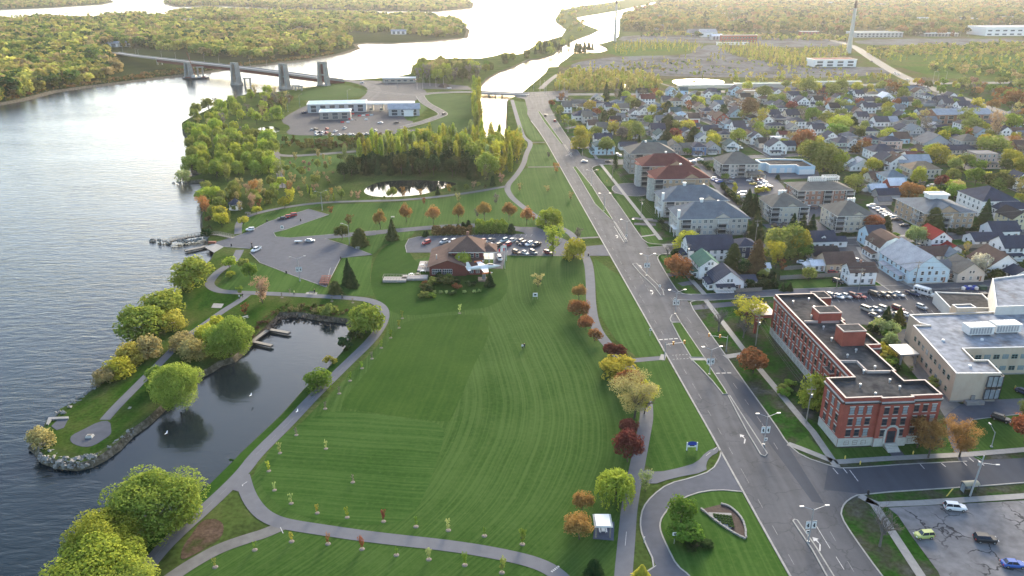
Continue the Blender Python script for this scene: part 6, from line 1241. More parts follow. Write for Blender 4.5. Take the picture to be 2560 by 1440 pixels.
b = MB(); b.box(-4.5, 4.5, -2.5, 2.5, 0, 2.0); b.box(-5, -4.5, -3, 3, 1.6, 2.4); b.box(4.5, 5, -3, 3, 1.6, 2.4); b.box(-4.5, 4.5, -3, -2.5, 1.6, 2.4); b.box(-4.5, 4.5, 2.5, 3, 1.6, 2.4); b.obj('skylight', M_white, r_, loc=(13, 15, 11.2))
# flat-roofed garage block
def flat(name, label, P, h, wall, roofmat, cap=M_white, par=.6, world=False, cat='building', base=None, z0=0, capw=.35):
 """flat-roofed block on outline P (street-grid metres), parapet with cap"""
 W = P; n = len(W); area = sum(W[i][0] * W[(i + 1) % n][1] - W[(i + 1) % n][0] * W[i][1] for i in range(n))
 if area < 0: W = W[::-1]
 u0, v0 = W[0]; X, Y = g2w(u0, v0); L = [(p[0] - u0, p[1] - v0) for p in W]
 o = root(name, (X, Y, 0), GA, label, cat)
 I = []
 for i in range(n):      # inset outline for the parapet
  a, c, d = L[i - 1], L[i], L[(i + 1) % n]; e1 = Vector((c[0] - a[0], c[1] - a[1])).normalized(); e2 = Vector((d[0] - c[0], d[1] - c[1])).normalized()
  n1 = Vector((-e1.y, e1.x)); n2 = Vector((-e2.y, e2.x)); m_ = (n1 + n2); m_ = m_ / max(.3, m_.dot(n1)) * capw; I.append((c[0] + m_.x, c[1] + m_.y))
 b = MB()
 for i in range(n): j = (i + 1) % n; b.face([(*L[i], z0), (*L[j], z0), (*L[j], h), (*L[i], h)], 0)
 for i in range(n): j = (i + 1) % n; b.face([(*I[j], h - par), (*I[i], h - par), (*I[i], h), (*I[j], h)], 2)
 if base:
  for i in range(n):
   j = (i + 1) % n; dx, dy = L[j][0] - L[i][0], L[j][1] - L[i][1]; q = math.hypot(dx, dy); ox, oy = dy / q * .08, -dx / q * .08
   A = [(L[i][0] + ox, L[i][1] + oy), (L[j][0] + ox, L[j][1] + oy)]; b.face([(*A[0], 0), (*A[1], 0), (*A[1], base[0]), (*A[0], base[0])], 1); b.face([(*A[0], base[0]), (*A[1], base[0]), (*L[j], base[0]), (*L[i], base[0])], 1)
 b.obj('wall', [wall, base[1] if base else wall, M_dark if wall is M_brick else wall], o)
 b = MB(); b.tri_poly(I, h - par); b.obj('roof', roofmat, o)
 b = MB()
 for i in range(n): j = (i + 1) % n; b.face([(*L[i], h + .05), (*L[j], h + .05), (*I[j], h + .05), (*I[i], h + .05)]); b.face([(*L[i], h - .12), (*L[j], h - .12), (*L[j], h + .05), (*L[i], h + .05)][::1])
 b.obj('parapet_cap', cap, o)
 return o, L
def gp(pts, z, off=(0, 0)): return [ag(x, y, z) for x, y in pts]
a = ag(1922, 433, 0)
o, L = flat('garage_block', 'flat-roofed pale blue and grey garage block', [(a[0], a[1]), (a[0] + 16, a[1]), (a[0] + 16, a[1] - 5), (a[0] + 26, a[1] - 5), (a[0] + 26, a[1] + 14), (a[0] + 10, a[1] + 17), (a[0] - 3, a[1] + 16), (a[0] - 3, a[1] + 6), (a[0], a[1] + 6)], 5, wallm('paleblue'), M_flat, par=.8)
b = MB()
b.box(-1.5, 1.5, -.08, .05, 0, 3)
gm = b.mesh('garage_door', M_white)
for k_, (x, y) in enumerate(((3, 0), (8, 0), (12.5, 0), (18, -5), (21, -5), (24, -5))): mk('garage_door', gm, o, (x, y, .1))
# small garden trees, shrubs and sheds between the houses
def town_fill(P, n, mind, seed, opts, hr):
 g = random.Random(seed)
 for X, Y in scatter_pts(P, n, mind, seed):
  if any(abs(X - a) < 6.3 and abs(Y - b_) < 8 for a, b_ in HP) or any(abs(X - a) < 7 and abs(Y - b_) < 7 for a, b_ in RC): continue
  k, c = g.choice(opts); h = g.uniform(*hr) * (.4 if k == 'shrub' else 1); tree(k, 0, 0, h, h * g.uniform(.8, 1.1), c, world=(X, Y), group='garden trees between the houses', nm='garden_tree')
g_ = random.Random(77)
for X, Y in scatter_pts([(1420, 262), (1700, 236), (2040, 226), (2300, 232), (2560, 300), (2560, 400), (2300, 400), (1900, 385), (1640, 345), (1460, 340)], 400, 13, 78):
 if any(abs(X - a) < 13 and abs(Y - b_) < 13 for a, b_ in HP) or any(abs(X - a) < 8 and abs(Y - b_) < 9 for a, b_ in RC): continue
 x, y = w2p(X, Y - 5); house(x, y, g_.uniform(7.5, 11), g_.uniform(8, 11), g_.choice((1, 1.5, 1.5, 2)), g_.choice(('white', 'white', 'white', 'beige', 'paleblue', 'grey', 'cream', 'taupe')), g_.choice(('navy', 'navy', 'black', 'grey', 'brown', 'taupe', 'bluegrey')), g_.choice('xyyh'), g_.choice(('', 'p', 'l', 'e')))
TO = [('round', 'olive'), ('round', 'lime'), ('lowdome', 'olive'), ('round', 'green'), ('sparse', 'tan'), ('round', 'yellow'), ('shrub', 'green'), ('yew', 'deep'), ('round', 'darkolive'), ('sparse', 'rust'), ('lowdome', 'yellow'), ('shrub', 'olive'), ('sparse', 'grey')]
town_fill([(1400, 255), (1700, 235), (2300, 215), (2760, 215), (2760, 420), (2300, 400), (1900, 385), (1500, 380)], 420, 10, 41, TO, (5, 12))
town_fill([(2100, 400), (2620, 380), (2620, 560), (2440, 520), (2240, 480), (2120, 440)], 60, 11, 42, TO, (5, 11))
town_fill([(1690, 640), (2060, 625), (2080, 700), (1850, 715), (1740, 715)], 30, 8, 43, TO, (2.5, 6))
town_fill([(2170, 640), (2600, 600), (2600, 700), (2300, 700)], 26, 9, 44, TO, (2.5, 6))
# ------------------------------------------------------------------ the brick institution
k_ = .9846
P = [(95.2, 161.6), (104.35, 161.6), (104.35, 160.9), (112.8, 160.9), (112.8, 161.6), (120.55, 161.6), (120.55, 169.5), (114.9, 169.5), (114.9, 174.7), (115.6, 174.7), (115.7, 190.2), (119.7, 190.2), (119.7, 197.8), (116.3, 197.8), (116.3, 207), (117.3, 207), (117.3, 229), (104, 229), (102.6, 172.4), (95.2, 172.4)]
P = [(u * k_, v * k_) for u, v in P]
inst, L = flat('brick_institution', 'long three-storey red brick institution with white lintels and dark flat roof', P, 14, M_brick, M_flat, cap=M_parapet, par=1.0, base=(2.3, M_stone), capw=.5)
def inst_band(z0, z1, off, m, name):
 b = MB(); n = len(L)
 for i in range(n):
  j = (i + 1) % n; dx, dy = L[j][0] - L[i][0], L[j][1] - L[i][1]; q = math.hypot(dx, dy); ox, oy = dy / q * off, -dx / q * off
  A, B = (L[i][0] + ox, L[i][1] + oy), (L[j][0] + ox, L[j][1] + oy)
  b.face([(*A, z0), (*B, z0), (*B, z1), (*A, z1)]); b.face([(*A, z1), (*B, z1), (*L[j], z1), (*L[i], z1)]); b.face([(*L[i], z0), (*L[j], z0), (*B, z0), (*A, z0)])
 b.obj(name, m, inst)
inst_band(12.3, 12.75, .35, M_dark, 'cornice'); inst_band(12.75, 12.95, .42, M_stone, 'cornice_cap'); inst_band(2.3, 2.45, .16, M_stone, 'plinth_course')
zs = [3.1, 6.3, 9.5]
u0 = P[0]
def lp(u, v): return (u * k_ - u0[0], v * k_ - u0[1])
kw = dict(w_=1.15, h=1.75, frame='brick', sill=True, mull=1, glassmix=.45)
windows(inst, lp(95.2, 161.6), lp(104.35, 161.6), zs, 3, inset=1.2, **kw); windows(inst, lp(104.35, 160.9), lp(112.8, 160.9), zs, 3, inset=.6, skip=((0, 1),), **kw); windows(inst, lp(112.8, 161.6), lp(120.55, 161.6), zs, 3, inset=.4, **kw)
windows(inst, lp(95.2, 172.4), lp(95.2, 161.6), zs, 3, inset=1.0, **kw); windows(inst, lp(104, 229), lp(102.6, 172.4), zs, 20, inset=1.2, **kw)
windows(inst, lp(104, 229), lp(102.6, 172.4), [.6], 20, w_=1.1, h=1.0, frame='brick', inset=1.2); windows(inst, lp(95.2, 161.6), lp(104.35, 161.6), [.6], 3, w_=1.1, h=1.0, frame='brick', inset=1.2); windows(inst, lp(112.8, 161.6), lp(120.55, 161.6), [.6], 3, w_=1.1, h=1.0, frame='brick', inset=.4)
windows(inst, lp(120.55, 161.6), lp(120.55, 169.5), zs, 2, inset=1.0, **kw); windows(inst, lp(115.6, 174.7), lp(115.7, 190.2), zs, 5, inset=1.0, **kw); windows(inst, lp(117.3, 207), lp(117.3, 229), zs, 6, inset=1.0, **kw); windows(inst, lp(117.3, 229), lp(104, 229), zs, 4, inset=1.0, **kw)
b = MB(); q = lp(108.55, 160.9); b.box(q[0] - 1.3, q[0] + 1.3, q[1] - .18, q[1] + .05, 1.2, 5.2, 1); b.box(q[0] - 1.0, q[0] + 1.0, q[1] - .24, q[1] - .1, 1.25, 4.6, 2)
for k in range(12):
 a0, a1 = math.pi * k / 12, math.pi * (k + 1) / 12; b.box(0, 0, 0, 0, 0, 0) if False else b.face([(q[0] + 1.9 * math.cos(a0), q[1] - .25, 4.4 + 1.9 * math.sin(a0)), (q[0] + 1.35 * math.cos(a0), q[1] - .25, 4.4 + 1.35 * math.sin(a0)), (q[0] + 1.35 * math.cos(a1), q[1] - .25, 4.4 + 1.35 * math.sin(a1)), (q[0] + 1.9 * math.cos(a1), q[1] - .25, 4.4 + 1.9 * math.sin(a1))], 0)
for x in (-1.9, 1.4): b.box(q[0] + x, q[0] + x + .5, q[1] - .35, q[1], 1.0, 4.4, 0)
for k in range(6): b.box(q[0] - 1.6, q[0] + 1.6, q[1] - .5 - .4 * (k + 1), q[1] - .3, 0, 1.2 - .2 * k, 0)
b.obj('entrance', [M_stone, M_brick, M_glass], inst)
def block(name, P, z0, z1, wm=M_brick, cap=M_parapet, rf=M_flat, parent=inst):
 b = MB(); b.prism(P, z0, z1, 0); n = len(P)
 c = (sum(p[0] for p in P) / n, sum(p[1] for p in P) / n); I = [(c[0] + (x - c[0]) * .93, c[1] + (y - c[1]) * .93) for x, y in P]; O = [(c[0] + (x - c[0]) * 1.03, c[1] + (y - c[1]) * 1.03) for x, y in P]
 for i in range(n): j = (i + 1) % n; b.face([(*O[i], z1 + .2), (*O[j], z1 + .2), (*I[j], z1 + .2), (*I[i], z1 + .2)], 1); b.face([(*O[i], z1 - .1), (*O[j], z1 - .1), (*O[j], z1 + .2), (*O[i], z1 + .2)], 1)
 b.tri_poly(I, z1 + .12, 2)
 return b.obj(name, [wm, cap, rf], parent)
def lz(pts, z): return [(a[0] - u0[0], a[1] - u0[1]) for a in [ag(x * .2656 + 1880, y * .2656 + 680, z) for x, y in pts]]
def lzr(x0, y0, x1, y1, z, d):
 a, c = lz([(x0, y0), (x1, y1)], z); m = (a[1] + c[1]) / 2; return [(a[0], m), (c[0], m), (c[0], m + d), (a[0], m + d)]
block('penthouse', lzr(632, 388, 850, 388, 16.2, 5), 12.9, 16.2); block('penthouse', lzr(862, 562, 1082, 560, 17.5, 4.6), 12.9, 17.5); block('rear_block', lzr(612, 245, 755, 250, 13, 5.5), 0, 13)
block('side_porch', [lp(101.6, 182.2), lp(102.8, 182.2), lp(102.9, 186.4), lp(101.6, 186.4)], 0, 9.5, rf=M_flat); windows(inst, lp(101.6, 186.4), lp(101.6, 182.2), [5.6], 1, 1.6, 2.6, 'white', inset=.2, mull=2)
for (x, y) in ((385, 290), (533, 265), (583, 340), (560, 425), (672, 530), (748, 640), (898, 795), (978, 745), (1050, 945), (1155, 905), (1295, 1030), (1018, 1075), (1388, 1095), (1160, 1158)):
 a = lz([(x, y)], 13.4)[0]; b = MB(); b.tube((0, 0, 0), (0, 0, .8), .18, .18, 8); b.tube((0, 0, .8), (0, 0, 1.2), .38, .30, 8, cap=True); b.obj('roof_vent', M_metal, inst, loc=(a[0], a[1], 12.95))
a = lz([(828, 650)], 13.2)[0]; b = MB(); b.box(-.9, .9, -1.2, 1.2, .2, 1.5); b.box(-.95, .95, -1.25, 1.25, 1.5, 1.6); b.box(-.7, -.5, -1, -.8, 0, .2); b.box(.5, .7, -1, -.8, 0, .2); b.box(-.5, .5, -1.22, -1.2, .5, 1.2); b.obj('air_unit', M_white, inst, loc=(a[0], a[1], 13))
# long parapet walls across the roof at the step and the raised divider
b = MB()
for A in (((490, 462), (840, 462)), ((820, 835), (985, 835)), ((985, 835), (1085, 932)), ((1085, 932), (1345, 930))):
 a, c = lz(A, 13.6); dx, dy = c[0] - a[0], c[1] - a[1]; q = math.hypot(dx, dy); nx, ny = -dy / q * .2, dx / q * .2
 b.prism([(a[0] - nx, a[1] - ny), (c[0] - nx, c[1] - ny), (c[0] + nx, c[1] + ny), (a[0] + nx, a[1] + ny)], 12.9, 13.7)
b.obj('roof_divider', M_parapet, inst)
# porch at the north end
a = lp(101.5, 229); b = MB(); b.box(a[0] - 3, a[0] + 4, a[1], a[1] + 9, 5.6, 6.6, 0)
for x, y in ((-2.9, .1), (-2.9, 8.1), (1.5, 8.1)): b.box(a[0] + x, a[0] + x + .8, a[1] + y, a[1] + y + .8, 0, 5.6, 0)
b.box(a[0] - 3.1, a[0] + 4.1, a[1] - .1, a[1] + 9.1, 6.6, 6.8, 1); b.obj('north_porch', [M_brick, M_parapet], inst)
# ------------------------------------------------------------------ beige building
B0 = [(135.3, 178.2), (147.8, 177.4), (149.3, 185.3), (145.4, 185.6), (146.6, 192.7), (190, 191.5), (190, 226), (184, 226), (184, 217.6), (144.3, 217.5), (144.0, 211), (146, 209.3), (141, 209.5)]
bg_, BL = flat('beige_building', 'beige panelled flat-roofed building with glazed corner and large rooftop units', B0, 9, None or ramp_mat('beige_panels', [(.36, .28, .20), (.46, .38, .29), (.36, .30, .23)], .09, stretch=(1, 1, .5), spec=.2), M_flat2, par=.5, cap=M_white, base=(.5, M_conc))
o0 = B0[0]
def bl(u, v): return (u - o0[0], v - o0[1])
kw = dict(w_=1.5, h=1.2, frame='green', glassmix=.3, mull=1)
windows(bg_, bl(141, 209.5), bl(135.3, 178.2), [1.6], 8, inset=2, w_=1.2, h=1.3, frame='green', glassmix=.3); windows(bg_, bl(141, 209.5), bl(135.3, 178.2), [5.3], 9, inset=2, w_=1.2, h=1.3, frame='green', glassmix=.3)
windows(bg_, bl(146.6, 192.7), bl(190, 191.5), [1.6, 5.4], 15, inset=1, mull=2, w_=1.7, h=1.3, frame='green', glassmix=.3)
b = MB()
for z0, z1 in ((1.2, 4.0), (5.0, 8.0)): b.box(8.9, 12.5, -1.15, .3, z0, z1, 0); b.box(12.0, 13.2, -1.1, 3.0, z0, z1, 0)
for z in (1.0, 4.3, 4.7, 8.2): b.box(8.7, 13.3, -1.25, -1.1, z, z + .18, 1); b.box(13.15, 13.3, -1.1, 3.2, z, z + .18, 1)
for x in (8.7, 10.2, 11.7, 13.15): b.box(x, x + .15, -1.26, -1.1, 1, 8.3, 1)
for y in (0, 1.5, 3): b.box(13.15, 13.31, y, y + .15, 1, 8.3, 1)
b.obj('glazed_corner', [M_glassb, M_dark], bg_)
b = MB(); b.box(5.5, 6.6, -.8, -.5, 0, 2.2); b.box(3.5, 8.6, -2.4, -.9, 0, 1.0); b.obj('entry_ramp', M_conc, bg_)
def au(name, x, y, z, w_, d, h, label=None):
 b = MB(); b.box(-w_ / 2, w_ / 2, -d / 2, d / 2, .5, h, 0); b.box(-w_ / 2 - .1, w_ / 2 + .1, -d / 2 - .1, d / 2 + .1, h, h + .12, 0)
 for i in range(int(w_ / .9)): b.box(-w_ / 2 + .25 + i * .9, -w_ / 2 + .85 + i * .9, -d / 2 - .06, -d / 2, .8, h - .3, 1)
 for i in range(int(w_ / 1.2)): b.box(-w_ / 2 + .2 + i * 1.2, -w_ / 2 + .3 + i * 1.2, -d / 2, d / 2, h + .12, h + .2, 1)
 for s_ in (-1, 1): b.box(s_ * w_ * .4 - .2, s_ * w_ * .4 + .2, -d / 2, d / 2, 0, .5, 1)
 return b.obj(name, [M_white, M_metal], bg_, loc=(x, y, z))
for x, y in ((2070, 500), (2320, 480)):
 a = ag(x * .2656 + 1880, y * .2656 + 680, 10); au('rooftop_unit', a[0] - o0[0], a[1] - o0[1] - 3, 8.5, 8.0, 3.6, 3.0)
for x, y in ((2165, 632), (2050, 880), (1800, 640)):
 a = ag(x * .2656 + 1880, y * .2656 + 680, 8.8); b = MB(); b.tube((0, 0, 0), (0, 0, .5), .5, .45, 10, cap=True); b.obj('roof_vent', M_white, bg_, loc=(a[0] - o0[0], a[1] - o0[1], 8.5))
b = MB(); b.box(0, 6, 0, 7, 3.2, 3.7, 0); b.box(.5, 1, .3, .8, 0, 3.2, 0); b.box(5, 5.5, .3, .8, 0, 3.2, 0); b.obj('entrance_canopy', M_metal, bg_, loc=(-2.5, 22, 0))
flat('grey_block', 'tall pale windowless block at the right edge', [(172, 216), (215, 216), (215, 246), (187, 240)], 11.5, mat('white_panel', (.50, .485, .45), .7, .1, .3), M_flat2, par=.5)
o, L3 = flat('loading_bay', 'low pale loading bay with a white overhead door', [(168, 232), (184, 230), (187, 243), (171, 246)], 4.5, mat('white_panel', (.5, .485, .45)), M_flat, par=.4)
b = MB(); b.box(0, 4, -.1, .05, 0, 3.2); mk('overhead_door', b.mesh('overhead_door', M_white), o, (3.5, -.55, .1), -.12)
flat('stair_block', 'small beige stair block on the beige building', [(160.5, 218), (167, 217.8), (167, 221), (160.5, 221)], 10.5, MATS['beige_panels'], M_flat2, par=.4)
# ------------------------------------------------------------------ clubhouse
X, Y = at(1090, 690); c = root('clubhouse', (X, Y, 0), rad(1.0), 'brown-roofed clubhouse with dark red walls and an annex', 'clubhouse')
rb = shingle('roof_club', (.115, .075, .062)); wr = mat('dark_red_siding', (.13, .035, .028), .8, .15, 1.5)
b = MB(); gable_wall(b, -2.5, 12, 0, 21, 4.0, 2.6, 'y'); b.obj('wall', wr, c)
b = MB(); b.box(6, 18.5, 7, 20, 0, 7.9); b.obj('tower_wall', wr, c)
b = MB(); roof_gable(b, -2.5, 12, 0, 21, 4.0, 2.6, 'y', .8, .2); b.obj('roof', rb, c)
b = MB(); roof_hip(b, 6, 18.5, 6.5, 20, 7.9, 4.6, 1.1); b.obj('upper_roof', [rb, M_white], c)
b = MB(); roof_hip(b, 18, 23.5, 9, 17, 7.0, 2.2, .8); b.box(18, 23, 9.5, 16.5, 3.4, 3.6, 1); [b.box(x, x + .25, y, y + .25, 0, 7, 1) for x in (18.6, 20.8, 22.7) for y in (9.5, 16.2)]; b.box(22.8, 22.95, 9.6, 16.4, 4.3, 4.4, 1); b.box(18.6, 22.9, 9.5, 9.6, 4.3, 4.4, 1); b.box(18.6, 22.9, 9.5, 9.6, .9, 1, 1); b.obj('verandah', [rb, M_white], c)
b = MB(); b.box(12, 18.5, 1, 8, 0, 3.3, 1); slab(b, [(11.6, .4, 3.3), (19, .4, 3.3), (19, 8, 5.2), (11.6, 8, 5.2)], .2, 0); b.obj('lower_wing', [rb, wr], c)
windows(c, (-2.5, 0), (12, 0), [1.0], 1, 1, 1);
for o_ in list(c.children):
 if o_.name.startswith('window'): D.objects.remove(o_)
for x in (-1.4, 2.8): mk('window', win_mesh(3.6, 1.9, 'white', None, 5), c, (x + 1.8, 0, .9))
windows(c, (12.6, 1), (18, 1), [.9], 2, 1.3, 1.5, inset=.2, mull=2); windows(c, (10, 7), (18.5, 7), [5.4], 3, 1.1, 1.4, inset=1.2); windows(c, (-2.5, 21), (-2.5, 0), [1.2], 3, 1.4, 1.5, inset=2)
b = MB(); b.box(-.5, .5, -.4, .4, 0, 2.2); b.obj('chimney', M_brick2, c, loc=(12.3, 14.5, 11.6))
for x, y in ((0, 6), (6, 12), (9, 4)): vent(c, x, y, 6.4, .4, M_metal)
b = MB(); b.box(-8, -2.6, 5, 16, 0, .5); b.box(-13, -3, -5, -1, 0, .9); b.box(-20, -11, -7, -3, 0, .9)
for i in range(16): b.box(-20 + i * .6, -19.9 + i * .6, -7.05, -6.95, .9, 2.0, 1); b.box(-20 + i * .6, -19.9 + i * .6, -3.05, -2.95, .9, 2.0, 1)
b.box(-20, -11, -7.05, -6.95, 1.9, 2.0, 1); b.box(-20, -11, -3.05, -2.95, 1.9, 2.0, 1); b.box(-20.05, -19.95, -7, -3, 1.9, 2.0, 1)
tag(b.obj('deck', [mat('deck_boards', (.30, .27, .25), .85, .2, 1), M_timber], None, loc=(X, Y, 0)), 'grey timber deck with railings left of the clubhouse', 'deck')
b = MB(); b.box(-9.5, -2.6, 8, 16, .5, .8)
for x, y in ((-6, 2), (-5, 5), (-7, 8), (-4, 11), (-9, 1), (-3.5, 3)):
 pass
for i, (x, y) in enumerate(((-7, -1.2), (-9.5, -1.5), (-5, 7), (-6.5, 10), (-4.5, 13), (-5.5, 3))):
 b = MB(); b.box(-.6, .6, -.6, .6, .72, .8); b.tube((0, 0, 0), (0, 0, .72), .07, .07, 6); b.box(-1.1, -.75, -.4, .4, .42, .48); b.box(.75, 1.1, -.4, .4, .42, .48); b.box(-1.05, -1, -.4, .4, 0, .8); b.box(1, 1.05, -.4, .4, 0, .8)
 o_ = b.obj('patio_table', M_white if i % 2 else M_dark, None, loc=(X + x, Y + y, .85 if y < 0 else .5)); tag(o_, None, 'table', 'patio tables beside the clubhouse'); px, py = w2p(X + x, Y + y); later(o_, ('white' if i % 2 else 'dark') + ' patio table with two chairs', px, py)
# ------------------------------------------------------------------ monument jet
jx, jy = at(1210, 700); j = root('monument_jet', (jx, jy, 5.4), rad(16), 'white jet with orange wing tips mounted on a low pylon', 'aircraft')
b = MB()
secs = [(-6.0, .18, .28), (-5, .42, .5), (-2.5, .62, .72), (0, .68, .82), (2, .62, .78), (3.8, .45, .55), (5.2, .22, .26), (5.9, .04, .05)]
N_ = 12; k0 = 0
for x, ry, rz_ in secs:
 for i in range(N_): a = 2 * math.pi * i / N_; b.v.append((x, math.cos(a) * ry, math.sin(a) * rz_))
for s_ in range(len(secs) - 1):
 for i in range(N_): jn = (i + 1) % N_; b.f.append((s_ * N_ + i, s_ * N_ + jn, (s_ + 1) * N_ + jn, (s_ + 1) * N_ + i)); b.mi.append(0)
b.obj('fuselage', M_white, j, smooth=True)
def plate(name, P, th, m, parent, vertical=False):
 b = MB(); n = len(P)
 for z in (-th / 2, th / 2):
  pts = [((x, z, y) if vertical else (x, y, z)) for x, y in P]; b.face(pts if (z > 0) != vertical else pts[::-1])
 for i in range(n):
  q = (i + 1) % n; A = [(P[i], -th / 2), (P[q], -th / 2), (P[q], th / 2), (P[i], th / 2)]; b.face([((x, z, y) if vertical else (x, y, z)) for (x, y), z in A])
 return b.obj(name, m, parent)
M_or = mat('orange_paint', (.55, .14, .03), .5)
for s_ in (-1, 1):
 plate('wing', [(1.4, .5 * s_), (.2, 5.6 * s_), (-1.2, 5.6 * s_), (-1.4, .5 * s_)], .14, M_white, j)
 b = MB(); b.tube((-1.9, 5.8 * s_, 0), (.9, 5.8 * s_, 0), .32, .28, 8, 0, True); b.tube((.9, 5.8 * s_, 0), (1.6, 5.8 * s_, 0), .28, .03, 8, 1); b.obj('tip_tank', [M_or, M_white], j)
 plate('tailplane', [(-4.6, .3 * s_), (-5.1, 2.2 * s_), (-5.9, 2.2 * s_), (-5.9, .3 * s_)], .1, M_white, j)
plate('tail_fin', [(-4.2, .3), (-5.2, 2.3), (-6.1, 2.3), (-6.0, .2)], .12, M_white, j, True)
b = MB(); [b.box(1.3 + i * .5, 1.75 + i * .5, -.3, .3, .55, 1.05 - .1 * abs(i - 1)) for i in range(4)]; b.obj('canopy', M_glass, j)
b = MB(); b.prism([(-.8, -.35), (.8, -.35), (.8, .35), (-.8, .35)], 0, 5.0, 0, top=[(-.5, -.2), (.5, -.2), (.5, .2), (-.5, .2)]); b.prism([(-2.2, -1.8), (2.2, -1.8), (2.4, 1.6), (-2.4, 1.8)], 0, .6, 1)
tag(b.obj('pylon', [M_conc, mat('planter_stone', (.25, .18, .14), .9, .3, 2)], None, loc=(jx, jy, 0)), 'pylon in a stone planter under the jet', 'pedestal')
j.scale = (1.15,) * 3
# flags
def pole(b, p, h, r=.09, n=6, mi=0): b.tube(p, (p[0], p[1], p[2] + h), r, r * .6, n, mi)
def flag(x, y, h, cols, label, wind=1):
 X, Y = at(x, y); o = root('flagpole', (X, Y, 0), 0, label, 'flagpole'); b = MB(); pole(b, (0, 0, 0), h, .1); b.tube((0, 0, h), (0, 0, h + .15), .12, .02, 6); b.obj('pole', M_white, o)
 b = MB(); W_, H_ = 2.4, 1.3
 for i in range(8):
  x0, x1 = -W_ * i / 8 * wind, -W_ * (i + 1) / 8 * wind; y0, y1 = .2 * math.sin(i * .9), .2 * math.sin((i + 1) * .9); ci = 0 if i in (0, 1, 6, 7) else 1
  b.face([(x0, y0, h - H_ - .05 * i), (x1, y1, h - H_ - .05 * (i + 1)), (x1, y1, h - .1 - .05 * (i + 1)), (x0, y0, h - .1 - .05 * i)], ci)
 b.obj('flag', cols, o)
M_red = mat('red_cloth', (.55, .02, .03), .7); flag(1262, 672, 9, [M_red, M_white], 'flagpole with a red and white flag by the clubhouse'); flag(1043, 223, 11, [M_red, M_white], 'flagpole with red and white flag at the border station')
flag(1266, 652, 7, [M_white, M_white], 'plain white flagpole near the clubhouse drive')
# ------------------------------------------------------------------ cars
M_tyre = mat('tyre', (.018, .018, .018), .9, .2, 5); M_rim = mat('rim', (.35, .35, .36), .35, .1, 5, metal=.6); M_hl = mat('headlight', (.7, .7, .68), .2, .05); M_tl = mat('tail_light', (.4, .01, .01), .3, .05)
def paint_mat(c, col):
 nm = 'car_paint_' + c
 if nm not in MATS:
  m, n, l = new_mat(nm); b_ = n['Principled BSDF']; b_.inputs['Base Color'].default_value = (*col, 1); b_.inputs['Roughness'].default_value = .5; b_.inputs['Specular IOR Level'].default_value = .35; b_.inputs['Coat Weight'].default_value = .15; b_.inputs['Coat Roughness'].default_value = .2; MATS[nm] = m
 return MATS[nm]
CC = {'white': (.62, .62, .62), 'silver': (.36, .38, .39), 'grey': (.13, .135, .14), 'black': (.018, .018, .02), 'navy': (.02, .03, .07), 'blue': (.03, .09, .32), 'red': (.36, .02, .02), 'maroon': (.14, .015, .018), 'beige': (.42, .38, .31), 'lime': (.36, .40, .12), 'yellow': (.5, .36, .03), 'brown': (.12, .07, .045), 'teal': (.2, .32, .34)}
CM = {}
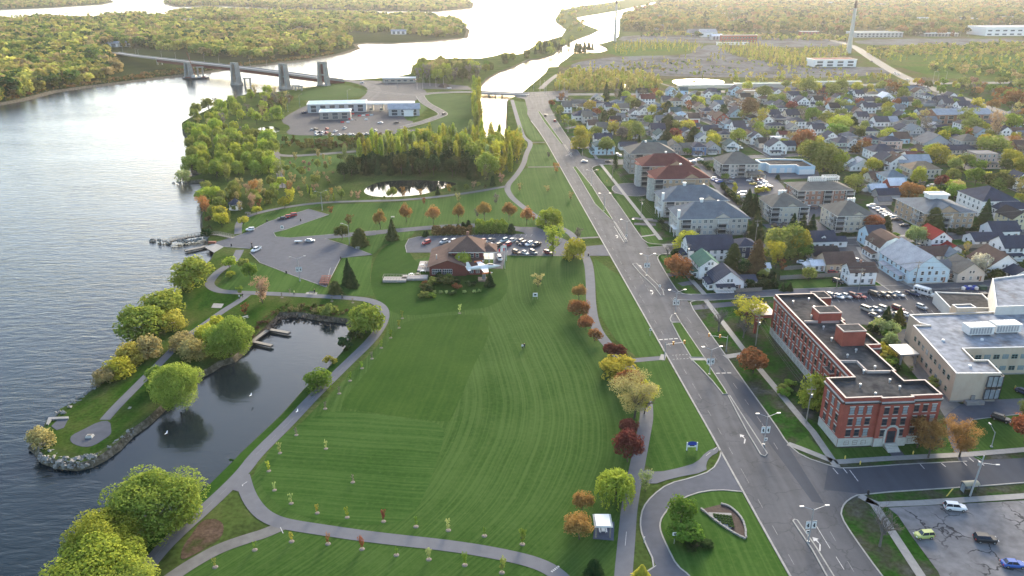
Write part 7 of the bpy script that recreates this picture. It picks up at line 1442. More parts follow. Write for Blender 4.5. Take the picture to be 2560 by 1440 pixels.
def car_meshes(kind):
 if kind in CM: return CM[kind]
 L_, W_, H_, hood, ws, rs, tail = {'sedan': (4.6, 1.8, 1.45, .88, (1.0, .35), (-1.25, -1.85), .95), 'suv': (4.7, 1.88, 1.72, 1.05, (1.05, .45), (-2.0, -2.3), 1.1), 'hatch': (4.1, 1.78, 1.6, .98, (.95, .45), (-1.75, -2.02), 1.02), 'van': (5.0, 1.95, 1.8, 1.05, (1.55, .85), (-2.25, -2.48), 1.1), 'coupe': (4.4, 1.8, 1.32, .82, (.8, .1), (-1.0, -1.8), .9), 'pickup': (5.5, 1.95, 1.8, 1.1, (1.3, .75), (-.75, -.95), 1.1)}[kind]
 hx = L_ / 2; b = MB(); z0 = .28
 # body sides as stacked outlines: lower sill, shoulder, hood line; rounded plan
 def outline(x0, x1, w_, r_=.35):
  return [(x0 + r_, -w_ / 2), (x1 - r_ * 1.3, -w_ / 2), (x1 - .12, -w_ / 2 + r_), (x1, 0), (x1 - .12, w_ / 2 - r_), (x1 - r_ * 1.3, w_ / 2), (x0 + r_, w_ / 2), (x0 + .08, w_ / 2 - r_ * .8), (x0, 0), (x0 + .08, -w_ / 2 + r_ * .8)]
 rings = [(outline(-hx + .1, hx - .12, W_ - .1), z0, z0), (outline(-hx, hx, W_), .55, .55), (outline(-hx + .03, hx - .05, W_), hood - .18, hood - .12), (outline(-hx + .14, hx - .28, W_ - .22), hood, tail)]
 n = 10; k = 0
 for P_, zf, zr in rings: b.v += [(x, y, zf + (zr - zf) * (1 - (x + hx) / L_)) for x, y in P_]
 for r_ in range(3):
  for i in range(n): q = (i + 1) % n; b.f.append((r_ * n + i, r_ * n + q, (r_ + 1) * n + q, (r_ + 1) * n + i)); b.mi.append(0)
 b.f.append(tuple(range(3 * n, 4 * n))); b.mi.append(0); b.f.append(tuple(range(n - 1, -1, -1))); b.mi.append(0)
 wr_ = W_ / 2 - .16; wt = W_ / 2 - .34
 b.face([(rs[0] - .0, -wt, H_), (ws[1], -wt, H_), (ws[1], wt, H_), (rs[0], wt, H_)], 0); b.box(rs[0], ws[1], -wt, wt, H_ - .07, H_ + .015, 0)
 for s_ in (-1, 1):
  for xb, xt in ((ws[0], ws[1]), ((ws[0] + rs[1]) / 2 - .1, (ws[1] + rs[0]) / 2 - .1), (rs[1], rs[0])): b.tube((xb, s_ * wr_, hood - .05), (xt, s_ * wt, H_), .05, .05, 4, 0)
 if kind == 'pickup':
  b.box(-hx + .1, -.95, -W_ / 2 + .02, -W_ / 2 + .14, tail - .02, tail + .22, 0); b.box(-hx + .1, -.95, W_ / 2 - .14, W_ / 2 - .02, tail - .02, tail + .22, 0); b.box(-hx, -hx + .1, -W_ / 2 + .1, W_ / 2 - .1, tail - .02, tail + .22, 0); b.box(-hx + .12, -1.0, -W_ / 2 + .16, W_ / 2 - .16, tail, tail + .02, 1)
 body = b.mesh('body', [paint_mat('white', CC['white']), M_dark])
 b = MB(); A = [(rs[1], -wr_), (ws[0], -wr_), (ws[0], wr_), (rs[1], wr_)]; T_ = [(rs[0], -wt), (ws[1], -wt), (ws[1], wt), (rs[0], wt)]; b.prism(A, hood - .06, H_ - .03, 0, top=T_); glass = b.mesh('cabin_glass', M_glass)
 b = MB(); b.tube((0, -.11, 0), (0, .11, 0), .34, .34, 12, 0); b.f.append(tuple(range(11, -1, -1))); b.mi.append(0); b.f.append(tuple(range(12, 24))); b.mi.append(0); b.tube((0, -.125, 0), (0, -.12, 0), .2, .2, 8, 1, False); k = len(b.v)
 b.face([(.2 * math.cos(t * .785), -.13, .2 * math.sin(t * .785)) for t in range(8)], 1); b.face([(.2 * math.cos(-t * .785), .13, .2 * math.sin(-t * .785)) for t in range(8)], 1); wheel = b.mesh('wheel', [M_tyre, M_rim])
 b = MB(); b.box(-.06, .06, -.2, .2, -.08, .08); hl = b.mesh('headlight', M_hl); b = MB(); b.box(-.05, .05, -.14, .14, -.1, .1); tl = b.mesh('tail_light', M_tl)
 CM[kind] = (body, glass, wheel, hl, tl, L_, W_, hood, tail); return CM[kind]
def car(kind, col, x, y, hd, label=None, group=None, parts=True):
 body, glass, wheel, hl, tl, L_, W_, hood, tail = car_meshes(kind); X, Y = at(x, y)
 o = root('pickup_truck' if kind == 'pickup' else 'minivan' if kind == 'van' else 'parked_car', (X, Y, .12), rad(hd), label, 'car' if kind not in ('pickup', 'van') else {'pickup': 'pickup truck', 'van': 'minivan'}[kind], group)
 bo = mk('body', body, o); bo.material_slots[0].link = 'OBJECT'; bo.material_slots[0].material = paint_mat(col, CC[col]); mk('cabin_glass', glass, o)
 for xx in (L_ * .31, -L_ * .29):
  for s_ in (-1, 1): mk('wheel', wheel, o, (xx, s_ * (W_ / 2 - .1), .33))
 if S(y) > 4.5:
  for s_ in (-1, 1): mk('headlight', hl, o, (L_ / 2 - .12, s_ * W_ * .33, hood - .3)); mk('tail_light', tl, o, (-L_ / 2 + .06, s_ * W_ * .36, tail - .25))
 kn = {'suv': 'SUV', 'hatch': 'hatchback', 'van': 'minivan', 'coupe': 'coupe', 'sedan': 'sedan', 'pickup': 'pickup truck'}[kind]
 if not label: later(o, f"{col} {kn}", x, y)
 return o
def CS(s, hd, group):
 for ln in s.strip().split(';'):
  p = ln.split()
  if p: car(p[2], p[3], float(p[0]), float(p[1]), float(p[4]) if len(p) > 4 else hd, group=group)
CS('''2077 743 hatch navy;2096 745 sedan white;2115 744 sedan silver;2134 744 suv maroon;2152 744 coupe red;2186 740 van black;2206 742 pickup black;2226 741 sedan black;2246 740 sedan silver;2281 738 pickup navy;2167 778 van beige;2189 778 sedan silver;2210 777 suv beige;2245 776 suv maroon;2186 794 sedan grey;2244 792 sedan beige;2265 792 sedan white;2303 772 hatch silver''', -57, 'cars parked behind the institution')
CS('''1066 610 suv red 232;1110 608 suv silver 232;1131 607 hatch white 232;1205 608 suv red 232;1225 606 pickup grey 232;1226 617 sedan white 232;1244 618 suv black 232;1260 605 suv teal 232;1268 616 suv red 232;1280 606 pickup silver 232;1300 608 suv black 232;1307 613 suv navy 232;1323 614 suv white 232;1341 616 pickup black 232;1291 635 suv brown -50;1312 636 sedan silver -55;1333 635 suv grey -60;1370 635 hatch maroon -40;1249 650 van white -82''', 0, 'cars in the clubhouse car park')
CS('''705 549 sedan black 200;718 545 hatch red 200;731 541 suv red 200;626 577 hatch white 190;641 628 pickup white 250;775 605 sedan silver 4''', 0, 'cars at the launch')
CS('''2386 1274 suv white -8;2308 1344 hatch lime 185;2462 1354 suv black -6;2531 1416 sedan blue -5;2501 1052 suv black -42;2558 985 sedan navy -60''', 0, 'cars in the lower right')
CS('''1461 406 sedan silver 10;1520 406 coupe black 8;1363 291 suv black 95;1387 304 hatch red 96;2082 686 hatch red 6;2110 684 sedan black 6;2095 708 suv black -52;2143 655 sedan silver -55;2304 620 suv white -50;2433 615 sedan black -30;2450 615 suv black -30;2029 656 sedan white -25;2005 660 sedan white -20;2261 566 sedan black 175;2515 561 sedan black 190;2326 468 suv silver 185;2408 672 suv black 170;2500 645 suv black 5''', 0, 'cars on streets and drives')
CS('''2177 518 suv white;2191 524 sedan white;2202 531 suv grey;2209 535 sedan silver;2216 539 sedan white;2222 543 sedan white;2231 547 suv white;2239 551 sedan brown''', 170, 'cars beside the brick balcony apartments')
CS('''1782 450 suv white 175;1789 453 sedan blue 175;1797 457 suv blue 175;1829 445 sedan white 100;1824 459 suv grey 170;1875 454 sedan white 170;1880 458 sedan black 170;1882 462 coupe yellow 172;1900 453 sedan red 170;1904 457 sedan white 170;1909 461 suv white 170;1915 466 sedan white 170;1897 472 suv black 170;1921 472 suv black 170;1855 486 van white 175;1852 494 suv white 175;1732 406 sedan white 170;1747 402 pickup white 170;2008 435 pickup white 172;2020 521 sedan white 175;2031 522 suv navy 175;1940 568 suv black -50;1967 566 suv grey -50;1968 580 suv black -50;1542 389 suv white 100;1550 392 sedan silver 100;1488 373 sedan silver 30;1655 408 suv grey 170;1698 375 suv black 180''', 170, 'cars around the apartment blocks')
CS('''781 326 sedan silver;790 325 suv black;791 332 sedan white;802 332 sedan black;808 334 suv white;817 334 hatch red;818 324 hatch red;839 330 sedan white;862 323 pickup silver;940 329 suv silver;951 309 sedan white 180;991 309 suv black 180;761 284 pickup navy 60;792 339 suv white;806 339 sedan grey;830 339 sedan white;850 339 sedan white;862 339 suv black;875 338 sedan white;885 339 hatch silver;898 339 sedan white;908 338 sedan white;918 337 hatch silver;928 337 suv white;971 329 sedan grey;871 277 sedan white;887 277 suv grey;1110 287 suv black 60;905 208 van white 150;965 207 pickup grey 180;1123 222 sedan white 180;1032 207 suv silver 180''', 75, 'cars at the border station')
CS('''2237 184 sedan white 125;2245 187 suv white 125;2267 201 suv white 125;2319 219 suv white 120;2417 267 suv maroon 120;2178 155 suv grey 120;1968 96 van white 10;1977 96 van white 10;1990 95 sedan silver 10;2002 96 suv silver 10;2008 95 van white 10;2014 97 suv white 10;2022 95 van white 10;2032 98 suv silver 10;2438 296 suv white 10;2525 282 sedan white 20''', 0, 'cars far off')
CS('''1642 285 sedan blue 175;1665 287 suv white 175;1570 296 hatch silver 40;1557 325 pickup white 80;1635 345 suv white 170;1775 373 sedan black -30;1850 372 suv white -58;2100 395 suv grey 175;2055 396 sedan white 175;2400 366 suv teal 170;2380 362 suv white 170;1730 345 suv grey 100;1722 350 sedan silver 100;2540 330 suv silver 5''', 0, 'cars between the houses')
# small bus
X, Y = at(2310, 738); o = root('shuttle_bus', (X, Y, .12), rad(-52), 'white shuttle bus with dark side windows beside the dark pickup', 'bus')
b = MB(); b.box(-3.8, 1.7, -1.15, 1.15, .5, 2.85); b.prism([(1.7, -1.05), (3.4, -1.0), (3.4, 1.0), (1.7, 1.05)], .5, 1.35); b.box(-3.75, 1.65, -1.1, 1.1, 2.85, 2.95); b.obj('body', M_white, o)
b = MB(); b.prism([(1.7, -1.0), (2.6, -.95), (2.6, .95), (1.7, 1.0)], 1.35, 2.4, 0, top=[(1.7, -.9), (1.9, -.85), (1.9, .85), (1.7, .9)]); [b.box(x, x + .95, s_ * 1.14 - .03, s_ * 1.14 + .03, 1.6, 2.35) for x in (-3.3, -2.1, -.9, .3) for s_ in (-1, 1)]; b.obj('cabin_glass', M_glass, o)
for x in (2.3, -2.5):
 for s_ in (-1, 1): w_ = mk('wheel', car_meshes('van')[2], o, (x, s_ * 1.0, .42)); w_.scale = (1.25,) * 3
for s_ in (-1, 1): mk('headlight', car_meshes('van')[3], o, (3.4, s_ * .75, .95))
# boat trailer
X, Y = at(747, 607); o = root('boat_trailer', (X, Y, .12), rad(4), 'small trailer with an upturned white boat behind the silver sedan', 'trailer')
b = MB(); b.box(-1.6, 1.2, -.7, .7, .45, .55); b.tube((1.2, 0, .5), (3.4, 0, .5), .05, .05, 4); b.obj('frame', M_dark, o)
b = MB(); b.prism([(-1.9, -.5), (.8, -.55), (1.9, 0), (.8, .55), (-1.9, .5)], .58, .95, 0, top=[(-1.7, -.3), (.6, -.3), (1.4, 0), (.6, .3), (-1.7, .3)]); b.obj('boat_hull', M_white, o)
for s_ in (-1, 1): mk('wheel', car_meshes('sedan')[2], o, (-.4, s_ * .8, .33))
# ------------------------------------------------------------------ bridge, towers, barge, chimneys
def beamseg(b, p, q, w_, h, mi=0):
 a, c = Vector(p), Vector(q); d = (c - a).normalized(); s_ = d.cross(Vector((0, 0, 1))).normalized() * w_ / 2; up = Vector((0, 0, h))
 P = [a - s_, a + s_, c + s_, c - s_]; T_ = [x + up for x in P]; k = len(b.v); b.v += [tuple(x) for x in P + T_]
 for f in ((0, 1, 2, 3), (7, 6, 5, 4), (0, 4, 5, 1), (1, 5, 6, 2), (2, 6, 7, 3), (3, 7, 4, 0)): b.f.append(tuple(k + i for i in f)); b.mi.append(mi)
M_deck = mat('bridge_deck', (.27, .26, .25), .85, .1, .3); M_girder = mat('oxide_girder', (.10, .022, .02), .7, .2, .5); M_pier = mat('old_concrete', (.24, .235, .215), .9, .22, .25)
cl = [(287, 133), (340, 141), (400, 148), (480, 157), (590, 169), (710, 184), (800, 196), (860, 203)]; hz_ = [1, 5, 9, 10.5, 10, 8, 5.5, 1.5]
br = root('road_bridge', (*at(600, 190), 0), 0, 'long road bridge with oxide red girder crossing to the island', 'bridge'); ox, oy = at(600, 190)
b = MB(); g_ = MB(); rl = MB(); W3 = [(*at(x, y, z), z) for (x, y), z in zip(cl, hz_)]; W3 = [(x - ox, y - oy, z) for x, y, z in W3]
for p, q in zip(W3[:-1], W3[1:]): beamseg(b, p, q, 12, .8)
for p, q in zip(W3[2:-1], W3[3:]): beamseg(g_, (p[0], p[1], p[2] - 3.6), (q[0], q[1], q[2] - 3.6), 9, 3.55)
for p, q in zip(W3[:-1], W3[1:]):
 d = Vector((q[0] - p[0], q[1] - p[1], 0)).normalized(); nx, ny = -d.y * 5.7, d.x * 5.7
 for s_ in (-1, 1): beamseg(rl, (p[0] + nx * s_, p[1] + ny * s_, p[2] + .8), (q[0] + nx * s_, q[1] + ny * s_, q[2] + .8), .4, 1.0)
b.obj('deck', M_deck, br); g_.obj('girder', M_girder, br); rl.obj('railing', M_conc, br)
for x, y, z in ((500, 190, 9.5), (618, 218, 8.5), (745, 230, 5), (738, 228, 5), (398, 165, 8)):
 X, Y = at(x, y, -1.5); b = MB(); [b.box(X - ox + dx, X - ox + dx + 1.6, Y - oy, Y - oy + 1.6, -2, z - .5) for dx in (-3, 3)]; b.box(X - ox - 3.6, X - ox + 5.2, Y - oy - .3, Y - oy + 1.9, z - 1.4, z - .3); b.obj('pier', M_pier, br)
for i, (x, yb, yt, ww) in enumerate(((474, 195, 152, 15), (592, 212, 153, 18), (713, 222, 155, 19), (810, 217, 151, 24))):
 X, Y = at(x, yb, -1.5); s_ = S(yb); h = (yb - yt) / s_ * .985 - 1.5; wd = ww / s_ / 2; o = root('lift_tower', (X, Y, -1.5), rad(-26), ['leftmost old concrete bridge tower standing by the barge', 'second old concrete bridge tower from the left', 'third old concrete bridge tower from the left', 'rightmost and widest old concrete bridge tower on the bank'][i], 'tower', 'old bridge towers')
 for sx in (-1, 1):
  b = MB(); P = [(sx * wd - 1.5, -3.2), (sx * wd + 1.5, -3.2), (sx * wd + 1.5, 3.2), (sx * wd - 1.5, 3.2)]; T_ = [(sx * wd * .72 - 1.1, -2.2), (sx * wd * .72 + 1.1, -2.2), (sx * wd * .72 + 1.1, 2.2), (sx * wd * .72 - 1.1, 2.2)]; b.prism(P, 0, h, 0, top=T_); b.obj('shaft', M_pier, o)
 b = MB(); b.box(-wd * .8, wd * .8, -1.4, 1.4, h - 2.2, h, 0); b.box(-wd * .7, wd * .7, -.5, .5, h * .45, h * .45 + 1.5, 0); b.box(-wd * .55, wd * .55, .9, 1.2, h * .2, h - 2.2, 1); b.box(-wd - 1.8, wd + 1.8, -3.8, 3.8, 0, 2.4, 0); b.obj('crossbeam', [M_pier, M_girder], o)
X, Y = at(490, 197, -1.5); o = root('barge', (X, Y, -1.5), rad(8), 'black work barge with a crane under the bridge', 'barge')
b = MB(); b.prism([(-14, -5), (13, -5), (15, 0), (13, 5), (-14, 5)], 0, 1.6); b.obj('hull', M_dark, o)
b = MB(); b.box(-4, 0, -2, 2, 1.6, 4.5); b.box(3, 6, -1.5, 1, 1.6, 3); b.box(-12, -6, -3, 3, 1.62, 2.1, 1); b.box(7, 11, -3, 2, 1.6, 2.4, 1); b.obj('deckhouse', [M_metal, M_girder], o)
b = MB(); b.tube((0, 0, 3), (-7, 3, 30), .35, .2, 4); b.tube((.8, .5, 3), (-7, 3, 30), .25, .15, 4); b.tube((-7, 3, 30), (4, 4, 4), .1, .1, 3); b.obj('crane_boom', mat('rust_red', (.16, .05, .03), .8), o)
def chimney(x, y, ytop, r0, label):
 X, Y = at(x, y); h = CAMH - 1;
 for hh in range(20, 220):
  if w2p(X, Y, hh)[1] <= ytop: h = hh; break
 o = root('chimney', (X, Y, 0), 0, label, 'chimney'); b = MB(); N = 8
 for i in range(N): z0, z1 = h * .86 * i / N, h * .86 * (i + 1) / N; b.tube((0, 0, z0), (0, 0, z1), r0 * (1 - .45 * i / N), r0 * (1 - .45 * (i + 1) / N), 20)
 b.obj('stack', mat('chimney_concrete', (.42, .40, .36), .85, .08, .15), o, smooth=True); b = MB(); b.tube((0, 0, h * .86), (0, 0, h), r0 * .56, r0 * .5, 20, cap=True); b.obj('stack_top', mat('sooty_top', (.10, .07, .06), .9, .2, .3), o, smooth=True)
 b = MB(); [b.tube((0, 0, h * f), (0, 0, h * f + .5), r0 * (1.12 - .5 * f), r0 * (1.12 - .5 * f), 20) for f in (.35, .62, .85)]; b.obj('ladder_ring', M_metal, o)
chimney(1537, 103, -6, 3.0, 'left tall pale factory chimney at the canal mouth'); chimney(2121, 133, 3, 3.9, 'right tall pale factory chimney beside the curving road')
# ------------------------------------------------------------------ far buildings (outline corner at left front, in picture terms)
def far(name, label, x, y, w_, d, h, wall, roof, typ='f', cat='building', nw=0, rot=0, band=None):
 X, Y = at(x, y); o = root(name, (X, Y, 0), GA + rad(rot), label, cat); wm = wallm(wall) if isinstance(wall, str) else wall; rf = roofm(roof) if isinstance(roof, str) else roof
 b = MB(); (gable_wall(b, 0, w_, 0, d, h, min(d, w_) * .2, typ) if typ in 'xy' else b.box(0, w_, 0, d, 0, h)); b.obj('wall', wm, o); b = MB()
 if typ in 'xy': roof_gable(b, 0, w_, 0, d, h, min(d, w_) * .2, typ, .8, .3)
 elif typ == 'h': roof_hip(b, 0, w_, 0, d, h + .2, min(w_, d) * .25, 1)
 else: b.box(-.5, w_ + .5, -.5, d + .5, h, h + .6, 1); b.box(.3, w_ - .3, .3, d - .3, h + .6, h + .65, 0)
 b.obj('roof', [rf, M_white], o)
 if nw: windows(o, (0, 0), (w_, 0), [h * .35] if h < 6 else [h * .12, h * .55], nw, w_ / nw * .55, min(2.4, h * .35), 'dark' if band else 'white', inset=1)
 if band: b = MB(); b.box(-.1, w_ + .1, -.12, d + .1, h * .45, h * .98); b.obj('panel_band', wallm(band), o)
 return o
far('warehouse', 'white flat warehouse with dark red roof on the waste ground', 2034, 168, 57, 24, 9, 'white', 'darkred', nw=4); far('factory', 'long white factory at the upper right edge', 2462, 90, 190, 60, 16, 'white', 'lightgrey', nw=12); far('school', 'low glassy grey-blue roofed hall by the right chimney', 2138, 94, 95, 40, 9, 'grey', 'bluegrey', nw=12)
far('long_hall', 'long low dark-fronted hall in the far trees', 2310, 92, 70, 30, 6, 'taupe', 'white', nw=10); far('depot', 'pale gabled depot beside the open dark shed', 1752, 93, 32, 26, 9, 'white', 'lightgrey', 'x'); far('depot', 'open pale-roofed shed of the scrapyard', 1724, 92, 30, 24, 9, 'grey', 'grey', 'x', nw=3)
far('derelict_mill', 'derelict red brick mill wall with rows of empty windows', 1802, 106, 66, 8, 12, 'redbrick', 'darkred', nw=12); far('mill_base', 'pale base wall below the derelict mill', 1792, 113, 55, 3, 4.5, 'white', 'grey', nw=7); far('red_shop', 'red brick building left of the big orange tree', 2004, 90, 34, 16, 8, 'redbrick', 'grey', nw=5)
far('strip_mall', 'long beige strip building along the cross road', 1695, 222, 60, 5, 3.2, 'cream', 'white'); far('strip_mall', 'long flat pale strip building behind the houses', 1840, 220, 70, 8, 4, 'beige', 'green'); far('strip_mall', 'pale strip building right of the far pond', 2040, 215, 50, 6, 4, 'beige', 'green')
far('grey_hall', 'brick hall with long light metal roof', 2338, 312, 46, 16, 8, M_brick2, 'lightgrey', 'x', nw=6); far('shop', 'flat brown-roofed shop behind the strip building', 1852, 238, 30, 14, 4, 'tan', 'brown')
for i, (x, y, w_, wl, rf) in enumerate(((1632, 24, 50, 'white', 'lightgrey'), (1815, 62, 24, 'white', 'red'), (1850, 63, 26, 'grey', 'grey'), (1780, 100, 20, 'grey', 'white'), (1775, 26, 30, 'white', 'white'), (1640, 74, 20, 'beige', 'grey'), (2300, 60, 30, 'white', 'lightgrey'), (2545, 45, 40, 'white', 'white'), (2060, 36, 22, 'white', 'grey'), (1975, 48, 20, 'white', 'white'))): later(far('far_house', None, x, y, w_, 16, 7, wl, rf, 'x', 'house', 3), f"{LW.get(rf, rf)}-roofed {wl} building among far trees", x, y)
for (x, y, w_, l_) in ((237, 118, 38, 'white island house with long grey roof near the bridge road'), (298, 117, 18, 'small blue-grey building beside the long island house'), (725, 68, 34, 'white-roofed house on the island meadow'), (978, 86, 30, 'small white villa on the island shore'), (440, 56, 40, 'white buildings in the island hamlet, left'), (500, 62, 34, 'pale low building in the island hamlet'), (206, 60, 24, 'tiny white house in the island wood'), (822, 72, 30, 'low house at the edge of the island wood')): far('island_house', l_, x, y, w_, 14, 6, 'white', 'lightgrey', 'x', 'house', 3)
g_ = random.Random(5)
for X, Y in scatter_pts([(1600, 60), (1700, 8), (2560, 8), (2560, 55), (2200, 68), (1900, 70)], 46, 90, 6): x, y = w2p(X, Y); rf = g_.choice(('white', 'lightgrey', 'grey', 'red', 'brown')); later(far('far_house', None, x, y, g_.uniform(16, 42), 14, g_.uniform(10, 15), 'white', rf, 'x', 'house', 2), f'{LW.get(rf, rf)}-roofed white house among far trees', x, y)
roadz('island_road', [(250, 128), (290, 133), (330, 140)], 9, .10, 'island end of the bridge road', M_path2, False)
# ------------------------------------------------------------------ border station
b1 = far('station_building', 'blue-grey panelled border station building with pale roof', 770, 283, 50, 20, 7, 'grey', 'paleblue', rot=4, nw=6, cat='border station'); far('station_annex', 'dark-fronted annex of the border station', 800, 300, 25, 14, 6, 'taupe', 'paleblue', rot=4, nw=3); far('inspection_office', 'grey metal-roofed inspection office right of the canopy', 972, 291, 26, 16, 6, 'grey', 'lightgrey', 'x', rot=3, nw=3)
far('toll_canopy', 'toll plaza canopy near the river', 957, 208, 36, 10, 5, 'taupe', 'white', nw=5); far('container', 'white cargo container on the grass by the station', 1010, 291, 8, 4, 4.5, 'white', 'white')
X, Y = at(848, 278); o = root('inspection_canopy', (X, Y, 0), rad(2), 'long white canopy over the inspection lanes', 'canopy'); b = MB(); b.box(0, 66, -2, 9, 6, 7.2, 0); b.obj('roof', M_white, o); b = MB(); [b.box(x, x + .8, 1, 6, 0, 6) for x in range(2, 66, 9)]; b.obj('columns', wallm('cream'), o)
for i in range(6): b = MB(); b.box(0, 2, 0, 4, 0, 3, 0); b.box(-.1, 2.1, -.05, 2, 1.2, 2.2, 1); b.obj('booth', [wallm('cream'), M_glass], o, loc=(9 + i * 9, -1, 0))
g_n = 0
for P in ([(857, 293), (866, 297), (884, 301)], [(895, 291), (935, 288)], [(852, 307), (880, 306)], [(878, 286), (888, 286)], [(912, 300), (926, 299)]):
 W = [at(*p) for p in P]
 for a, c in zip(W[:-1], W[1:]):
  q = math.hypot(c[0] - a[0], c[1] - a[1]); n_ = max(1, int(q / 3.2)); an = math.atan2(c[1] - a[1], c[0] - a[0])
  for i in range(n_):
   b = MB(); b.prism([(0, -.35), (2.6, -.35), (2.6, .35), (0, .35)], 0, 1.0, 0, top=[(0, -.12), (2.6, -.12), (2.6, .12), (0, .12)]); o = b.obj('road_barrier', M_red if g_n % 2 else M_white, None, loc=(a[0] + (c[0] - a[0]) * i / n_, a[1] + (c[1] - a[1]) * i / n_, .1)); o.rotation_euler = (0, 0, an); tag(o, None, 'barrier', 'red and white plastic barriers'); later(o, ('red' if g_n % 2 else 'white') + ' plastic road barrier', *w2p(o.location.x, o.location.y)); g_n += 1
b = MB(); b.prism([at(*p) for p in ((1094, 218), (1103, 214), (1118, 214), (1128, 217), (1110, 220))], 0, 3.2, 0, top=[at(*p) for p in ((1103, 216.5), (1106, 215.5), (1112, 215.5), (1116, 216.5), (1110, 217.5))]); tag(b.obj('spoil_heap', mat('dark_spoil', (.03, .02, .018), .95, .3, .3)), 'dark spoil heap in the works yard', 'heap')
# canal bridge
W = [at(*p) for p in ((1192, 233), (1320, 239))]; b = MB(); beamseg(b, (*W[0], .0), (*W[1], .0), 13, .9); [beamseg(b, (W[0][0], W[0][1] + s_, .9), (W[1][0], W[1][1] + s_, .9), .4, .9) for s_ in (-6, 6)]
cb = root('canal_bridge', (0, 0, 0), 0, 'low concrete road bridge over the canal', 'bridge'); b.obj('deck', M_deck, cb)
for x in (1222, 1238, 1255): X, Y = at(x, 240, -1.5); b = MB(); b.box(X - .7, X + .7, Y - 2, Y + 9, -3, .0); b.obj('pier', M_pier, cb)
# ------------------------------------------------------------------ poles and lamps
def lampmesh(kind, h):
 b = MB(); b.tube((0, 0, 0), (0, 0, h), .14, .08, 8); b.box(-.25, .25, -.25, .25, 0, .4)
 for s_ in ((-1, 1) if kind == 'double' else (1,)):
  b.tube((0, 0, h - .3), (s_ * 2.4, 0, h + .7), .06, .05, 5)
 return b
def street_lamp(x, y, h, kind='single', rz=0.0, look=None, group=None, label=None, ban=False):
 X, Y = at(x, y); o = root('street_lamp', (X, Y, 0), rad(rz), label, 'street lamp', group); k = ('lamp', kind, h)
 if k not in PRO:
  b = MB(); b.box(-.45, .45, -.16, .16, -.1, .1, 0); b.box(-.35, .35, -.12, .12, -.16, -.1, 1); PRO[k] = (lampmesh(kind, h).mesh('pole', M_metal), b.mesh('lamp_head', [M_metal, M_metal]))
 mk('pole', PRO[k][0], o)
 for s_ in ((-1, 1) if kind == 'double' else (1,)): mk('lamp_head', PRO[k][1], o, (s_ * 2.7, 0, h + .72))
 if ban:
  if 'ban' not in PRO:
   b = MB(); b.box(-.45, .45, -.03, .03, 0, 1.9, 0); b.box(-.4, .4, -.04, .04, 1.7, 1.85, 1); b.box(-.12, .22, -.05, .05, .35, 1.3, 2); b.box(-.3, .05, -.052, .052, .75, .95, 2); b.box(.1, .3, -.052, .052, .45, .6, 2); PRO['ban'] = b.mesh('banner', [M_white, mat('banner_blue', (.05, .09, .16), .6), M_dark])
  for s_ in (-1, 1): mk('banner', PRO['ban'], o, (s_ * .65, 0, h * .42))
 if not label: later(o, look or f"{'two-armed' if kind == 'double' else 'single-armed'} street lamp", x, y)
for x, y in ((2020, 1356), (1909, 1113), (1773, 937), (1688, 786), (1616, 690)): street_lamp(x, y, 8.6, 'double', 4, 'two-armed boulevard lamp with two banners', 'boulevard lamps with banners', ban=True)
for x, y in ((1565, 598), (1455, 405), (1420, 330), (1478, 465), (1510, 528), (1376, 315)): street_lamp(x, y, 8.6, 'double', 4, 'two-armed boulevard lamp', 'boulevard lamps')
street_lamp(806, 526, 9.5, 'double', 20); street_lamp(750, 703, 9.5, 'double', 15, ban=True, look='two-armed lamp with signs'); street_lamp(874, 614, 9.5, 'single', 180); street_lamp(2478, 1118, 4.5, 'single', 90, 'short park lamp on green lawn')
for x, y in ((750, 268), (720, 280), (870, 255), (1109, 218), (1075, 215), (1060, 208), (995, 222), (968, 217), (1057, 222), (1090, 218), (1334, 227), (1320, 235), (1350, 228), (1390, 226), (1410, 237), (1418, 226), (1424, 226), (1361, 232), (1545, 224), (1610, 222), (1708, 225), (1896, 226), (2051, 206), (2112, 205), (2332, 205), (2343, 208), (2364, 204), (2370, 92), (2400, 92), (2420, 92), (1398, 232), (1365, 240)): street_lamp(x, y, 11, 'single', R.choice((0, 180, 90)))
for (x, y), z in zip(((308, 136), (340, 139), (347, 142), (405, 148), (440, 151), (475, 154), (511, 156), (548, 160), (626, 168), (668, 172), (1007, 196)), (1, 3, 3, 9, 10, 10, 10, 10, 9, 8, .5)):
 X, Y = at(x, y, z); o = root('street_lamp', (X, Y, z), 0, None, 'street lamp', 'bridge lamps'); mk('pole', lampmesh('single', 10).mesh('pole', M_metal), o); later(o, 'slim lamp of the long bridge', x, y)
POLES = [(1531, 447, 9), (1602, 543, 9.5), (1716, 666, 10), (1889, 864, 10.5), (2015, 1058, 11), (1469, 366, 9)]
P2 = [(1887, 611, 11.5), (2141, 601, 11.5), (2365, 588, 11), (2560, 578, 11)]; P3 = [(2091, 721, 9.5), (2146, 729, 9.5), (2286, 713, 10), (2457, 701, 10)]; P4 = [(2174, 638, 8), (1703, 295, 9), (1916, 372, 9), (2114, 384, 10), (2150, 386, 10), (2365, 320, 10), (2525, 290, 10), (1480, 371, 10), (1682, 388, 10), (1748, 386, 9)]
